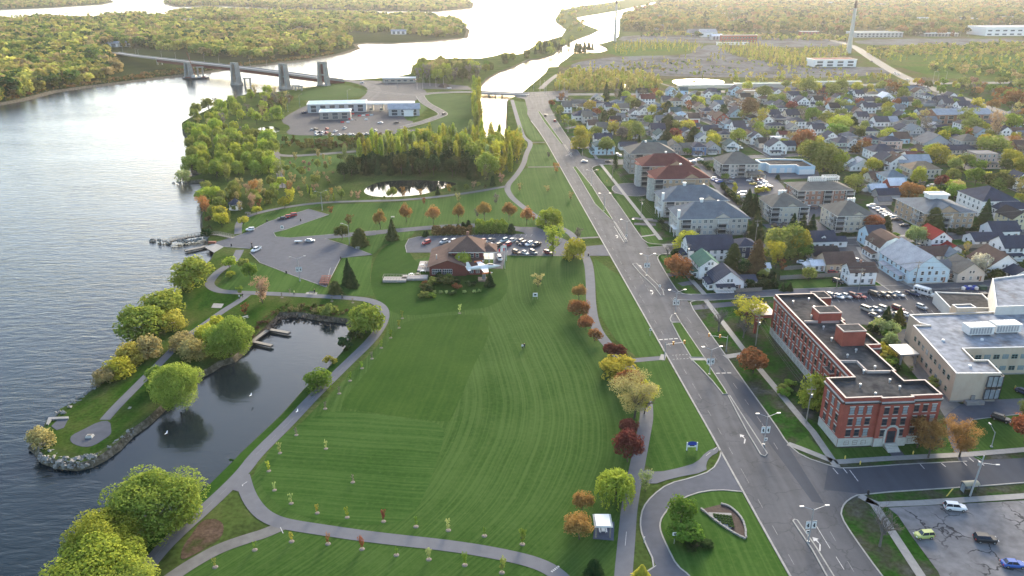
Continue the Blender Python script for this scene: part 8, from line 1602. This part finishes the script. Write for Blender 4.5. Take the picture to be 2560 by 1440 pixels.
def upole(x, y, h):
 X, Y = at(x, y); o = root('utility_pole', (X, Y, 0), GA, None, 'utility pole'); b = MB(); b.tube((0, 0, 0), (0, 0, h), .17, .11, 7, cap=True); b.obj('pole', M_timber, o)
 b = MB(); b.box(-1.2, 1.2, -.07, .07, h - .9, h - .75); b.box(-.8, .8, -.07, .07, h - 2.0, h - 1.88)
 for q in (-1.1, -.5, .5, 1.1): b.box(q - .06, q + .06, -.06, .06, h - .75, h - .5)
 b.obj('crossarm', M_timber, o)
 if h > 9.4: b = MB(); b.tube((.35, 0, h - 3.2), (.35, 0, h - 2.3), .24, .24, 8, cap=True); b.obj('transformer', M_metal, o)
 later(o, 'weathered timber utility pole', x, y); return (X, Y, h)
def lines(L, label):
 Q = [upole(*p) for p in L]; Q.sort(key=lambda t: -t[1]); b = MB()
 for a, c in zip(Q[:-1], Q[1:]):
  for off, dz in ((-1.0, -.5), (0, -.5), (1.0, -.5), (0, -2.6)):
   p0 = Vector((a[0] + off, a[1], a[2] + dz)); p1 = Vector((c[0] + off, c[1], c[2] + dz)); pr = p0
   for i in range(1, 7): t = i / 6; q = p0.lerp(p1, t); q.z -= 1.3 * 4 * t * (1 - t) * .6; b.tube(pr, q, .03, .03, 3); pr = q
 tag(b.obj('power_lines', mat('cable', (.12, .12, .12), .6)), label, 'power line')
lines(POLES[:5][::1], 'sagging power lines along the boulevard houses'); lines(P2, 'power lines along the long cross street'); lines(P3, 'power lines over the narrow lane'); [upole(*p) for p in P4]; upole(1469, 367, 9)
X, Y = at(2425, 1240); o = root('utility_pole', (X, Y, 0), 0, 'pale leaning utility pole with lamp arm beside the bus shelter', 'utility pole'); b = MB(); b.tube((0, 0, 0), (1.2, .6, 10.5), .22, .13, 8, cap=True); b.obj('pole', M_metal, o); b = MB(); b.tube((1, .5, 8.6), (3.6, -.6, 8.9), .06, .05, 5); b.box(3.4, 4.3, -.8, -.45, 8.82, 9.0); b.tube((.4, .4, 8), (.4, .4, 9.0), .25, .25, 8, cap=True); b.tube((1, .5, 9.4), (-.4, 1.6, 9.9), .05, .04, 5); b.obj('lamp_arm', M_metal, o)
M_sig = mat('signal_orange', (.75, .27, .02), .5, .05)
for x, y, s_, l_ in ((1661, 897, 1, 'traffic signal mast with orange heads on the park side'), (1815, 879, -1, 'traffic signal mast with orange heads on the institution side')):
 X, Y = at(x, y); o = root('traffic_signal', (X, Y, 0), 0, l_, 'traffic signal'); b = MB(); b.tube((0, 0, 0), (0, 0, 5.6), .14, .1, 8); b.tube((0, 0, 4.9), (s_ * 5.9, .4, 5.5), .1, .06, 6); b.obj('mast', M_metal, o)
 for q in (2.4, 5.8): b = MB(); b.box(-.22, .22, -.2, .2, -.55, .55, 0); [b.tube((0, -.21, z), (0, -.3, z), .12, .12, 8, 1, True) for z in (-.35, 0, .35)]; b.obj('signal_head', [M_sig, M_dark], o, loc=(s_ * q, .4 * q / 5.9 - .1, 5.1 + .1 * q))
def sign(x, y, w_, h, z, cols, label, rz=0, name='sign', cat='sign', posts=1):
 X, Y = at(x, y); o = root(name, (X, Y, 0), rad(rz), label, cat); b = MB(); b.box(-w_ / 2, w_ / 2, -.05, .03, z, z + h, 0); b.box(-w_ * .28, w_ * .28, -.062, -.045, z + h * .3, z + h * .75, 1); b.obj('panel', cols, o)
 b = MB(); [b.box(xx - .05, xx + .05, -.04, .06, 0, z + h) for xx in ((0,) if posts == 1 else (-w_ / 2, w_ / 2))]; b.obj('post', M_metal, o); return o
Wd = [M_white, M_dark]
for x, y, l_ in ((1648, 729, 'keep-right sign on the turning island'), (1565, 601, 'keep-right sign on the thin median'), (1428, 392, 'keep-right sign at the median tip'), (1774, 928, 'small white sign on the median lamp'), (2016, 1352, 'small sign at the foreground median'), (1912, 1118, 'white sign at the long median nose'), (1625, 840, 'small sign on the mown strip'), (1387, 332, 'sign on the upper grass median'), (1686, 762, 'small white plate on the median lamp post')): sign(x, y, .75, .75, 2.0, Wd, l_, 4)
sign(1338, 748, 1.7, 1.5, 1.0, Wd, 'square white information board on the lawn', posts=2); sign(706, 576, 1.3, 1.5, .8, Wd, 'white notice board at the launch lot'); sign(1685, 1360, 1.0, .8, 2.2, Wd, 'white speed sign by the round bushes'); sign(1610, 1357, .5, .5, 1.0, Wd, 'tiny marker sign on the drive kerb', 60); sign(1512, 880, .9, .9, .8, Wd, 'small plaque beside the maple row', 30)
M_blue = mat('sign_blue', (.02, .05, .28), .5); o = sign(1729, 1126, 2.2, 1.0, 1.0, [M_white, M_dark], 'white and royal blue arched park sign', 0, posts=2)
b = MB(); P_ = [(-1.1, 1.2), (1.1, 1.2), (1.1, 1.8)] + [(1.1 * math.cos(t * math.pi / 8), 1.8 + .45 * math.sin(t * math.pi / 8)) for t in range(1, 8)] + [(-1.1, 1.8)]; b.face([(x, -.09, z + .4) for x, z in P_]); b.face([(x, -.01, z + .4) for x, z in P_][::-1]); b.obj('blue_panel', M_blue, o); b = MB(); [b.box(x - .12, x + .12, -.12, .12, 0, 2.4) for x in (-1.25, 1.25)]; b.obj('white_post', M_white, o)
# ------------------------------------------------------------------ park furniture
X, Y = at(1508, 1350); o = root('pergola', (X, Y, 0), rad(0), 'white slatted pergola with a picnic table on a blue-grey pad', 'pergola'); b = MB(); [b.box(x, x + .25, y, y + .25, 0, 2.8) for x in (-1.6, 1.35) for y in (.6, 3.9)]; b.obj('posts', M_timber, o); b = MB(); b.box(-1.75, 1.75, .6, .75, 2.8, 3.0); b.box(-1.75, 1.75, 3.9, 4.05, 2.8, 3.0); b.box(-1.55, 1.55, .4, 4.3, 3.22, 3.3); b.obj('roof', M_white, o)
b = MB(); b.box(-1.95, 1.95, -.04, .04, 3.0, 3.2); sm_ = b.mesh('slat', M_white); [mk('slat', sm_, o, (0, .3 + i * .4, 0)) for i in range(11)]
sheet('pergola_pad', [(1482, 1348), (1487, 1305), (1536, 1305), (1534, 1352)], mat('blue_pad', (.05, .065, .10), .85, .15, 1), .07, 'blue-grey paved pad under the pergola')
def table(x, y, rz, col, label):
 b = MB(); b.box(-.9, .9, -.37, .37, .72, .78); [b.box(-.9, .9, s_ * .72 - .14, s_ * .72 + .14, .42, .47) for s_ in (-1, 1)]; [b.box(q - .05, q + .05, -.75, .75, .36, .42) for q in (-.6, .6)]; [b.box(q - .05, q + .05, s_ * .5 - .05, s_ * .5 + .05, 0, .72) for q in (-.6, .6) for s_ in (-1, 1)]
 o = b.obj('picnic_table', col, None, loc=(*at(x, y), .06)); o.rotation_euler = (0, 0, rad(rz)); tag(o, label, 'picnic table')
table(1507, 1328, 90, M_white, 'white picnic table under the pergola'); table(614, 796, 35, M_stone, 'pale picnic table on the spit lawn below the red sapling'); table(436, 812, 20, M_stone, 'pale picnic table beside the golden tree'); table(362, 880, 30, M_metal, 'grey picnic table near the yellow shore trees'); table(982, 545, 10, M_stone, 'pale picnic table among the orange trees'); table(894, 622, 8, M_stone, 'pale picnic table beside the launch car park'); table(622, 537, 20, M_timber, 'timber picnic table near the gazebo')
for x, y, l_ in ((779, 735, 'bench on a concrete pad beside the lagoon path'), (622, 530 + 6, 'bench facing the gazebo'), (617, 535, 'second bench by the gazebo path')): b = MB(); b.box(-.9, .9, -.25, .25, .42, .48); b.box(-.9, .9, .25, .3, .5, .9); [b.box(q - .05, q + .05, -.25, .3, 0, .45) for q in (-.7, .7)]; tag(b.obj('bench', M_timber, None, loc=(*at(x, y), .14)), l_, 'bench')
for P, l_ in (([(763, 736), (767, 731), (794, 732), (791, 738)], 'concrete bench pad by the path'), ([(528, 770), (534, 759), (560, 760), (553, 771)], 'small concrete pad on the spit'), ([(319, 1023), (323, 1017), (330, 1018), (326, 1023)], 'small square slab on the spit')): sheet('slab', P, M_conc, .12, l_)
b = MB(); b.prism([(-.9, -.7), (.9, -.7), (.9, .7), (-.9, .7)], 0, .55, 0, top=[(-.75, -.55), (.75, -.55), (.75, .55), (-.75, .55)]); b.box(-.5, .5, -.35, .35, .55, .7, 1); tag(b.obj('stone_plinth', [M_stone, M_timber], None, loc=(*at(225, 1093), .1)), 'square stone plinth in the middle of the tip plaza', 'monument')
for x, y in ((668, 555), (752, 553), (579, 616), (716, 684), (852, 648), (631, 620), (1471, 640), (2170, 1236)): b = MB(); b.tube((0, 0, 0), (0, 0, 1.0), .28, .3, 10, cap=True); b.tube((0, 0, 1.0), (0, 0, 1.15), .32, .2, 10, cap=True); o = b.obj('litter_bin', M_dark, None, loc=(*at(x, y), .1)); tag(o, None, 'litter bin'); later(o, 'dark round litter bin', x, y)
for x, y in ((2150, 1161), (2282, 1136), (2112, 1148), (1495, 427), (1517, 454), (2537, 972)): b = MB(); b.tube((0, 0, 0), (0, 0, .9), .13, .13, 8); b.tube((0, 0, .9), (0, 0, 1.05), .17, .05, 8); b.tube((-.2, 0, .6), (.2, 0, .6), .08, .08, 6); o = b.obj('hydrant', mat('hydrant_yellow', (.6, .45, .1), .6), None, loc=(*at(x, y), 0)); tag(o, None, 'hydrant'); later(o, 'yellow hydrant', x, y)
b = MB(); [b.box(x - .3, x + .3, y - 1.1, y + 1.1, .35, .45) for x in (-1.6, 0, 1.6) for y in (-3.4, -1.1)]
g_n = 0
for i in range(5):
 for q in range(2):
  b = MB(); b.box(-.9, .9, -.35, .35, .7, .76); [b.box(-.9, .9, s_ * .7 - .13, s_ * .7 + .13, .42, .47) for s_ in (-1, 1)]; [b.box(z - .05, z + .05, -.7, .7, 0, .7) for z in (-.6, .6)]
  o = b.obj('picnic_table', mat('red_brown_boards', (.16, .045, .035), .8, .2, 2), None, loc=(*at(808 + q * 13 + i * 1.5 - 4, 712 - i * 4.5), .13)); o.rotation_euler = (0, 0, .2); tag(o, None, 'picnic table', 'red-brown picnic tables stored in the car park'); o['label'] = f"red-brown stored table, {['nearest', 'second', 'third', 'fourth', 'farthest'][i]} row, {'left' if q == 0 else 'right'} stack, car park corner"
X, Y = at(590, 522); o = root('gazebo', (X, Y, 0), 0, 'gazebo with a dark blue octagonal roof among shore trees', 'gazebo'); b = MB()
for i in range(8): a0, a1 = i * math.pi / 4, (i + 1) * math.pi / 4; b.face([(3.8 * math.cos(a0), 3.8 * math.sin(a0), 3), (3.8 * math.cos(a1), 3.8 * math.sin(a1), 3), (.4 * math.cos(a1), .4 * math.sin(a1), 5.2), (.4 * math.cos(a0), .4 * math.sin(a0), 5.2)])
b.tube((0, 0, 5.1), (0, 0, 6), .5, .05, 8); b.obj('roof', roofm('navy'), o); b = MB(); [b.box(3.1 * math.cos(i * .785) - .1, 3.1 * math.cos(i * .785) + .1, 3.1 * math.sin(i * .785) - .1, 3.1 * math.sin(i * .785) + .1, 0, 3.1) for i in range(8)]; b.tube((0, 0, 0), (0, 0, .4), 3.6, 3.6, 8, cap=True); b.tube((0, 0, 1.1), (0, 0, 1.25), 3.15, 3.15, 8); b.obj('posts', M_white, o)
# docks
def dock(P, wd, z, label, rail=False):
 W = [at(x, y, z) for x, y in P]; ox, oy = W[0]; o = root('dock', (ox, oy, 0), 0, label, 'dock'); b = MB(); pl = []
 for a, c in zip(W[:-1], W[1:]):
  beamseg(b, (a[0] - ox, a[1] - oy, z - .6), (c[0] - ox, c[1] - oy, z - .6), wd, .45); q = math.hypot(c[0] - a[0], c[1] - a[1]); an = math.atan2(c[1] - a[1], c[0] - a[0]); pl += [(a[0] - ox + (c[0] - a[0]) * t / q, a[1] - oy + (c[1] - a[1]) * t / q, an) for t in np.arange(.3, q, .62)]
 b.obj('frame', M_dark, o); b = MB(); b.box(-.28, .28, -wd / 2, wd / 2, z - .15, z - .05); pm = b.mesh('plank', M_timber); [mk('plank', pm, o, (x, y, 0), an) for x, y, an in pl]
 if rail:
  b = MB()
  for a, c in zip(W[:-1], W[1:]):
   q = math.hypot(c[0] - a[0], c[1] - a[1]); d = ((c[0] - a[0]) / q, (c[1] - a[1]) / q)
   for s_ in (-1, 1):
    ex, ey = -d[1] * s_ * wd / 2, d[0] * s_ * wd / 2
    for t in np.arange(0, q, 1.5): b.box(a[0] - ox + d[0] * t + ex - .06, a[0] - ox + d[0] * t + ex + .06, a[1] - oy + d[1] * t + ey - .06, a[1] - oy + d[1] * t + ey + .06, z, z + 1.1)
    beamseg(b, (a[0] - ox + ex, a[1] - oy + ey, z + 1.0), (c[0] - ox + ex, c[1] - oy + ey, z + 1.0), .12, .12); beamseg(b, (a[0] - ox + ex, a[1] - oy + ey, z + .5), (c[0] - ox + ex, c[1] - oy + ey, z + .5), .08, .08)
  b.obj('railing', M_timber, o)
dock([(629, 853), (672, 822), (724, 831)], 1.5, -.5, 'right-angled lagoon dock with the longer arm'); dock([(630, 852), (680, 863)], 1.3, -.5, 'short lower arm of the lagoon dock')
dock([(462, 626), (500, 618), (540, 608)], 2.0, -.6, 'floating boarding dock beside the ramp'); dock([(425, 602), (470, 592), (520, 585), (545, 586), (583, 594)], 1.8, .2, 'railed timber pier above the rocks', True)
b = MB(); b.box(-1.6, 1.6, -.8, .8, 0, 1.0); tag(b.obj('gangway_frame', mat('rust_red', (.16, .05, .03)), None, loc=(*at(531, 608), -.2)), 'rust red gangway frame at the boat ramp', 'gangway')
# rock armour
def rocks(P, n, sz, name, label, z=-1.2, spread=2.5, seed=1, cols=None, up=1.2):
 g = random.Random(seed); W = smooth_line([at(*p) for p in P], 1); o = root(name, (0, 0, 0), 0, label, 'rocks'); ms = []
 for v in range(5):
  b = MB(); q = [Vector((g.gauss(0, 1), g.gauss(0, 1), g.gauss(0, .8))).normalized() for _ in range(11)]
  import bmesh as bm_; B = bm_.new(); [B.verts.new((p.x * .6 * g.uniform(.8, 1.2), p.y * .5 * g.uniform(.8, 1.2), p.z * .38)) for p in q]; bm_.ops.convex_hull(B, input=B.verts); me = D.meshes.new('stone'); B.to_mesh(me); B.free(); me.materials.append(cols or mat('pale_rock', (.22, .21, .19), .9, .3, .8)); ms.append(me)
 for i in range(n):
  t = g.random() * (len(W) - 1.001); k = int(t); f = t - k; d = Vector((W[k + 1][0] - W[k][0], W[k + 1][1] - W[k][1])).normalized(); e = g.uniform(-spread, spread); x = W[k][0] * (1 - f) + W[k + 1][0] * f - d.y * e; y = W[k][1] * (1 - f) + W[k + 1][1] * f + d.x * e
  s_ = g.uniform(*sz); c = mk('stone', g.choice(ms), o, (x, y, z + up * g.random() * (1 if abs(e) < spread * .7 else .4) + .2)); c.scale = (s_,) * 3; c.rotation_euler = (g.random(), g.random(), g.random() * 6)
rocks([(112, 1128), (132, 1146), (165, 1152), (200, 1150), (235, 1138)], 210, (.7, 1.6), 'rock_armour', 'pale boulders armouring the tip of the spit', spread=1.9, seed=2)
rocks([(235, 1140), (270, 1120), (300, 1095), (330, 1070)], 70, (.5, 1.1), 'rock_armour', 'small stones trailing along the lagoon side of the tip', spread=.8, seed=3)
rocks([(150, 1035), (175, 1010), (215, 985), (245, 962), (262, 945)], 150, (.6, 1.5), 'rock_armour', 'rubble along the river side of the spit', spread=1.6, seed=4); rocks([(82, 1104), (95, 1112), (108, 1120)], 14, (.8, 1.6), 'rock_armour', 'few rocks by the viewing deck', seed=5, spread=1)
rocks([(440, 602), (480, 598), (522, 592)], 60, (.8, 1.6), 'rock_armour', 'dark rocks under the railed pier', spread=1.2, seed=6); rocks([(377, 594), (400, 597), (422, 602)], 26, (.8, 1.5), 'rock_armour', 'loose line of rocks off the pier end', spread=1.2, seed=7, z=-1.7); rocks([(430, 450), (448, 454), (466, 450)], 18, (.7, 1.3), 'rock_armour', 'rocks off the leaning shore tree', spread=1.5, seed=8, z=-1.8)
rocks([(668, 822), (686, 800), (712, 786), (760, 788), (868, 797)], 140, (.4, .9), 'rock_armour', 'brown stones rimming the lagoon top', spread=.7, seed=9, cols=mat('brown_rock', (.13, .10, .08), .95, .3, 1))
# saplings with mulch rings
for i, (x, y, h, c_) in enumerate([(700, 1133, 3.2, 'pale'), (672, 1178, 2.8, 'lime'), (686, 1226, 2.4, 'pale'), (728, 1259, 2.8, 'pale'), (793, 1283, 2.4, 'gold'), (868, 1294, 3, 'lime'), (959, 1304, 3.2, 'maroon'), (1040, 1317, 2.6, 'green'), (1121, 1326, 3.2, 'pale'), (1211, 1340, 2.2, 'green'), (1306, 1361, 4, 'green'), (815, 1122, 2.6, 'pale'), (882, 1206, 2.2, 'grey'),
 (729, 1354, 2.6, 'gold'), (820, 1360, 2.8, 'rust'), (905, 1373, 3.4, 'red'), (991, 1388, 2, 'green'), (1072, 1399, 3.2, 'pale'), (1162, 1413, 3.2, 'green'), (1255, 1432, 4, 'olive'), (637, 1375, 2.4, 'green'), (538, 1418, 2.4, 'olive'), (741, 1088, 2.4, 'grey'), (848, 984, 2.4, 'grey'), (875, 952, 3, 'green'), (905, 921, 2.8, 'green'), (930, 897, 2.6, 'grey'), (953, 870, 3, 'green'), (977, 845, 3, 'green'), (998, 820, 3, 'olive'), (813, 1022, 2.4, 'grey'), (1149, 783, 3.6, 'pale'), (1006, 796, 3, 'olive'), (725, 734, 2, 'grey'), (705, 744, 2, 'grey'), (830, 753, 2, 'grey'), (882, 757, 2, 'grey')]):
 X, Y = at(x, y); o = tree('sparse', x, y, h, h * .5, c_, look=f"newly planted {LOOK[c_]} sapling in a mulch ring", group='newly planted saplings'); b = MB(); b.tube((0, 0, 0), (0, 0, .12), .6, .35, 12, cap=True); m_ = b.obj('mulch_ring', mat('dry_mulch', (.15, .13, .11), .95, .3, 2), o); m_.location = (0, 0, .08)
# crescent bed
sheet('flower_bed', [(1752, 1274), (1800, 1262), (1825, 1268), (1850, 1290), (1863, 1312), (1864, 1346), (1838, 1335), (1800, 1312), (1772, 1292)], M_mulch, .09, 'dark mulch crescent bed'); fb = root('bed_border', (0, 0, 0), 0, 'pale stone border of the crescent flower bed', 'border')
for P in ([(1752, 1273), (1775, 1292), (1800, 1312), (1838, 1336), (1864, 1348)], [(1802, 1261), (1825, 1267), (1848, 1288), (1862, 1312), (1865, 1345)]):
 W = smooth_line([at(*p) for p in P], 2); cum = 0
 for a, c in zip(W[:-1], W[1:]):
  q = math.hypot(c[0] - a[0], c[1] - a[1]); n_ = max(1, round(q / 1.0)); an = math.atan2(c[1] - a[1], c[0] - a[0])
  for i in range(n_): b = MB(); t = (i + .5) / n_; w_ = q / n_ * .46; b.box(-w_, w_, -R.uniform(.16, .24), R.uniform(.16, .24), 0, R.uniform(.3, .42)); mk('stone', b.mesh('stone', M_conc), fb, (a[0] + (c[0] - a[0]) * t, a[1] + (c[1] - a[1]) * t, .05), an)
sheet('rock_paving', [(1770, 1282), (1828, 1284), (1834, 1318), (1824, 1324), (1790, 1304)], M_conc, .16, 'pale stone paving of the planted grid'); b = MB()
for i in range(6):
 for q in range(5): x, y = 1786 + i * 8 + q * 1.5, 1289 + q * 6 + i; X, Y = at(x, y); (y < 1293 + (x - 1780) * .62) and b.box(X - .28, X + .28, Y - .3, Y + .3, .17, .4)
tag(b.obj('bedding_plants', lm('deep')), 'dark green bedding plants in the stone grid', None, None, 'stuff')
# bus shelter, guy guards, bins, bags
X, Y = at(2409, 1236); o = root('bus_shelter', (X, Y, 0), rad(6), 'glass bus shelter with an arched roof by the street', 'bus shelter'); b = MB(); [b.box(x, x + .1, y, y + .1, 0, 2.3) for x in (0, 1.5, 3.2) for y in (0, 1.4)]; b.box(0, 3.3, 1.42, 1.46, .2, .3); b.box(0, 3.3, -.02, .02, 2.2, 2.3); b.obj('frame', M_dark, o); b = MB(); b.box(.1, 3.2, 1.44, 1.47, .3, 2.2); b.box(.03, .06, .1, 1.4, .3, 2.2); b.obj('glass_panel', M_glassb, o); b = MB()
for i in range(6): a0, a1 = math.pi * i / 6, math.pi * (i + 1) / 6; slab(b, [(-.15, .75 - .9 * math.cos(a0), 2.3 + .5 * math.sin(a0)), (3.45, .75 - .9 * math.cos(a0), 2.3 + .5 * math.sin(a0)), (3.45, .75 - .9 * math.cos(a1), 2.3 + .5 * math.sin(a1)), (-.15, .75 - .9 * math.cos(a1), 2.3 + .5 * math.sin(a1))], .05)
b.obj('roof', mat('smoked_roof', (.28, .25, .17), .4), o); b = MB(); b.box(.6, 2.6, 1.0, 1.35, .45, .5); b.obj('bench', M_timber, o)
b = MB(); b.tube((0, 0, .1), (1.6, .9, 1.6), .06, .06, 5); b.tube((.3, .1, .1), (1.9, 1, 1.6), .06, .06, 5); tag(b.obj('guy_guard', mat('hydrant_yellow', (.6, .45, .1)), None, loc=(*at(2365, 1242), 0)), 'yellow guy wire guards on the verge', 'guy guard')
for i in range(7): b = MB(); b.tube((0, 0, 0), (0, 0, .9), .7, .75, 7, 0, True); b.tube((0, 0, .9), (0, 0, 1.1), .75, .3, 7, 0, True); o = b.obj('recycling_bag', M_blue if i % 3 else M_white, None, loc=(*at(2408 + i * 5.5, 724 - (i % 2) * 3), .1)); tag(o, None, 'bag', 'blue recycling bags piled in the car park'); later(o, ('royal blue' if i % 3 else 'white') + ' recycling bag', 2408 + i * 5.5, 724)
for x, y, l_ in ((2455, 724, 'green lidded dumpster beside the blue bags'), (2458, 742, 'small dark dumpster on the asphalt'), (2505, 760, 'long black skip by the loading bay')): b = MB(); w_ = 3.0 if 'long' in l_ else 1.2; b.prism([(-w_, -.9), (w_, -.9), (w_, .9), (-w_, .9)], 0, 1.4, 0, top=[(-w_ - .15, -1), (w_ + .15, -1), (w_ + .15, 1), (-w_ - .15, 1)]); b.box(-w_ - .1, w_ + .1, -.95, .95, 1.42, 1.5); tag(b.obj('dumpster', mat('dumpster_green', (.02, .06, .05), .6) if 'green' in l_ else M_dark, None, loc=(*at(x, y), .1)), l_, 'dumpster')
# fences
def fence(P, h, m, label, step=1.2):
 W = [at(*p) for p in P]; o = root('fence', (*W[0], 0), 0, label, 'fence'); ox, oy = W[0]; k = 0
 for a, c in zip(W[:-1], W[1:]):
  q = math.hypot(c[0] - a[0], c[1] - a[1]); n_ = max(1, int(q / 2.4)); an = math.atan2(c[1] - a[1], c[0] - a[0]); L_ = q / n_
  b = MB(); b.box(0, L_ - .04, -.03, .03, .08, h); pm = b.mesh('panel', m); b = MB(); b.box(-.08, .08, -.08, .08, 0, h + .12); po = b.mesh('post', m)
  for i in range(n_): x, y = a[0] - ox + (c[0] - a[0]) * i / n_, a[1] - oy + (c[1] - a[1]) * i / n_; mk('panel', pm, o, (x, y, 0), an); mk('post', po, o, (x, y, 0), an)
fence([(1960, 676), (2032, 671)], 1.8, M_timber, 'grey board fence behind the green yard'); fence([(1950, 700), (2050, 694), (2098, 692)], 1.8, M_timber, 'long grey board fence above the back lawn'); fence([(1840, 731), (1905, 728)], 1.6, M_timber, 'grey board fence beside the white corner house'); fence([(1812, 468), (1868, 515)], 1.6, M_timber, 'board fence along the apartment parking'); fence([(2392, 622), (2508, 618)], 1.8, M_timber, 'board fence by the red-roofed house'); fence([(1745, 606), (1860, 602)], 1.0, M_stone, 'low fence of pale posts before the apartment lawn'); fence([(1830, 384), (1890, 432)], 1.2, M_stone, 'pale fence by the garage block street')
# people
SK = mat('skin', (.35, .2, .14), .7);
def person(x, y, rz, top, leg, label, bent=0):
 X, Y = at(x, y); o = root('person', (X, Y, .1), rad(rz), label, 'person'); J = {'pel': (0, 0, .95), 'wst': (0, 0, 1.15), 'che': (.02, 0, 1.36), 'nek': (.03, 0, 1.52), 'hed': (.05, 0, 1.66), 'top': (.05, 0, 1.76), 'hl': (0, .1, .9), 'kl': (.16, .11, .5), 'al': (.05, .11, .08), 'tl': (.24, .12, .05), 'hr': (0, -.1, .9), 'kr': (-.04, -.11, .48), 'ar': (-.3, -.11, .12), 'tr': (-.14, -.12, .05), 'sl': (0, .2, 1.42), 'el': (-.14, .27, 1.14), 'wl': (-.06, .26, .9), 'sr': (0, -.2, 1.42), 'er': (.1, -.27, 1.14), 'wr': (.28, -.24, .98)}
 E_ = [('pel', 'wst'), ('wst', 'che'), ('che', 'nek'), ('nek', 'hed'), ('hed', 'top'), ('pel', 'hl'), ('hl', 'kl'), ('kl', 'al'), ('al', 'tl'), ('pel', 'hr'), ('hr', 'kr'), ('kr', 'ar'), ('ar', 'tr'), ('che', 'sl'), ('sl', 'el'), ('el', 'wl'), ('che', 'sr'), ('sr', 'er'), ('er', 'wr')]
 RA = {'pel': .15, 'wst': .14, 'che': .17, 'nek': .06, 'hed': .105, 'top': .08, 'hl': .1, 'hr': .1, 'kl': .07, 'kr': .07, 'al': .05, 'ar': .05, 'tl': .045, 'tr': .045, 'sl': .07, 'sr': .07, 'el': .05, 'er': .05, 'wl': .04, 'wr': .04}
 ks = list(J); me = D.meshes.new('body'); me.from_pydata([J[k] for k in ks], [(ks.index(a), ks.index(b_)) for a, b_ in E_], []); me.materials.append(top); me.materials.append(leg); me.materials.append(SK)
 bo = mk('body', me, o); md = bo.modifiers.new('skin', 'SKIN'); [setattr(me.skin_vertices[0].data[i], 'radius', (RA[k], RA[k])) for i, k in enumerate(ks)] if me.skin_vertices else None
 return o
def person_fix():      # bake the skinned figures and give head, jacket and trousers their own colours
 dg = bpy.context.evaluated_depsgraph_get()
 for bo in [q for q in D.objects if q.name.startswith('body') and q.modifiers]:
  me = D.meshes.new_from_object(bo.evaluated_get(dg)); bo.modifiers.clear(); bo.data = me
  for p in me.polygons: p.material_index = 2 if p.center.z > 1.54 else 1 if p.center.z < .96 else 0
TW, TD, TB = mat('white_shirt', (.6, .6, .6)), mat('dark_jacket', (.02, .02, .025)), mat('trousers', (.03, .035, .05)); TL = mat('lime_shirt', (.5, .6, .2))
person(1306, 873, 250, TW, TD, 'walker in white on the mown lawn'); person(1311, 871, 240, TD, TB, 'walker in dark clothes beside the one in white'); person(736, 737, 180, TL, TB, 'walker in a pale lime top on the lagoon path'); person(856, 748, 170, TD, TD, 'dark-clad walker striding along the lagoon path'); person(607, 744, 220, TD, TB, 'walker at the fork of the spit path'); person(599, 748, 40, TW, TB, 'walker in grey near the spit path fork'); person(630, 616, 90, TD, TB, 'person in black at the launch lot edge'); person(787, 734, 90, TD, TB, 'person in black standing beside the bench'); person(890, 303, 90, TD, TD, 'dark figure between the red and white barriers')
# gulls and drifting boat
for x, y, z, l_ in ((626, 988, .5, 'white gull low over the lagoon'), (415, 1083, .3, 'white gull on the dark water'), (742, 1028, 1.5, 'white gull over the lagoon bank')): b = MB(); b.face([(-.15, 0, 0), (.15, -.12, 0), (.35, 0, .02), (.15, .12, 0)]); [b.face([(.0, 0, .03), (.25, 0, .03), (.1, s_ * .65, .18), (-.05, s_ * .6, .16)]) for s_ in (-1, 1)]; o = b.obj('gull', M_white, None, loc=(*at(x, y, z), z)); o.scale = (1.4,) * 3; tag(o, l_, 'gull')
for x, y in ((1188, 97), (1340, 99), (1512, 90)): b = MB(); b.prism([(-2.5, -.8), (1.5, -.8), (3, 0), (1.5, .8), (-2.5, .8)], -1.6, -.7); b.box(-1, .5, -.5, .5, -.7, .3); o = b.obj('small_boat', M_dark, None, loc=(*at(x, y, -1.5), 0)); tag(o, None, 'boat'); later(o, 'small dark boat on the bright water', x, y)
person_fix()
finish_labels()
# ------------------------------------------------------------------ evening haze
hm, hn, hl_ = new_mat('haze_air'); hn.remove(hn['Principled BSDF']); pv = hn.new('ShaderNodeVolumePrincipled'); pv.inputs['Color'].default_value = (.95, .97, 1.0, 1); pv.inputs['Density'].default_value = HAZE; pv.inputs['Anisotropy'].default_value = .55
hl_.new(pv.outputs[0], hn['Material Output'].inputs['Volume']); b = MB(); b.box(-9000, 9000, -600, 12000, -4.2, 150); tag(b.obj('haze', hm), 'thin warm evening haze over the whole place', None, None, 'stuff')
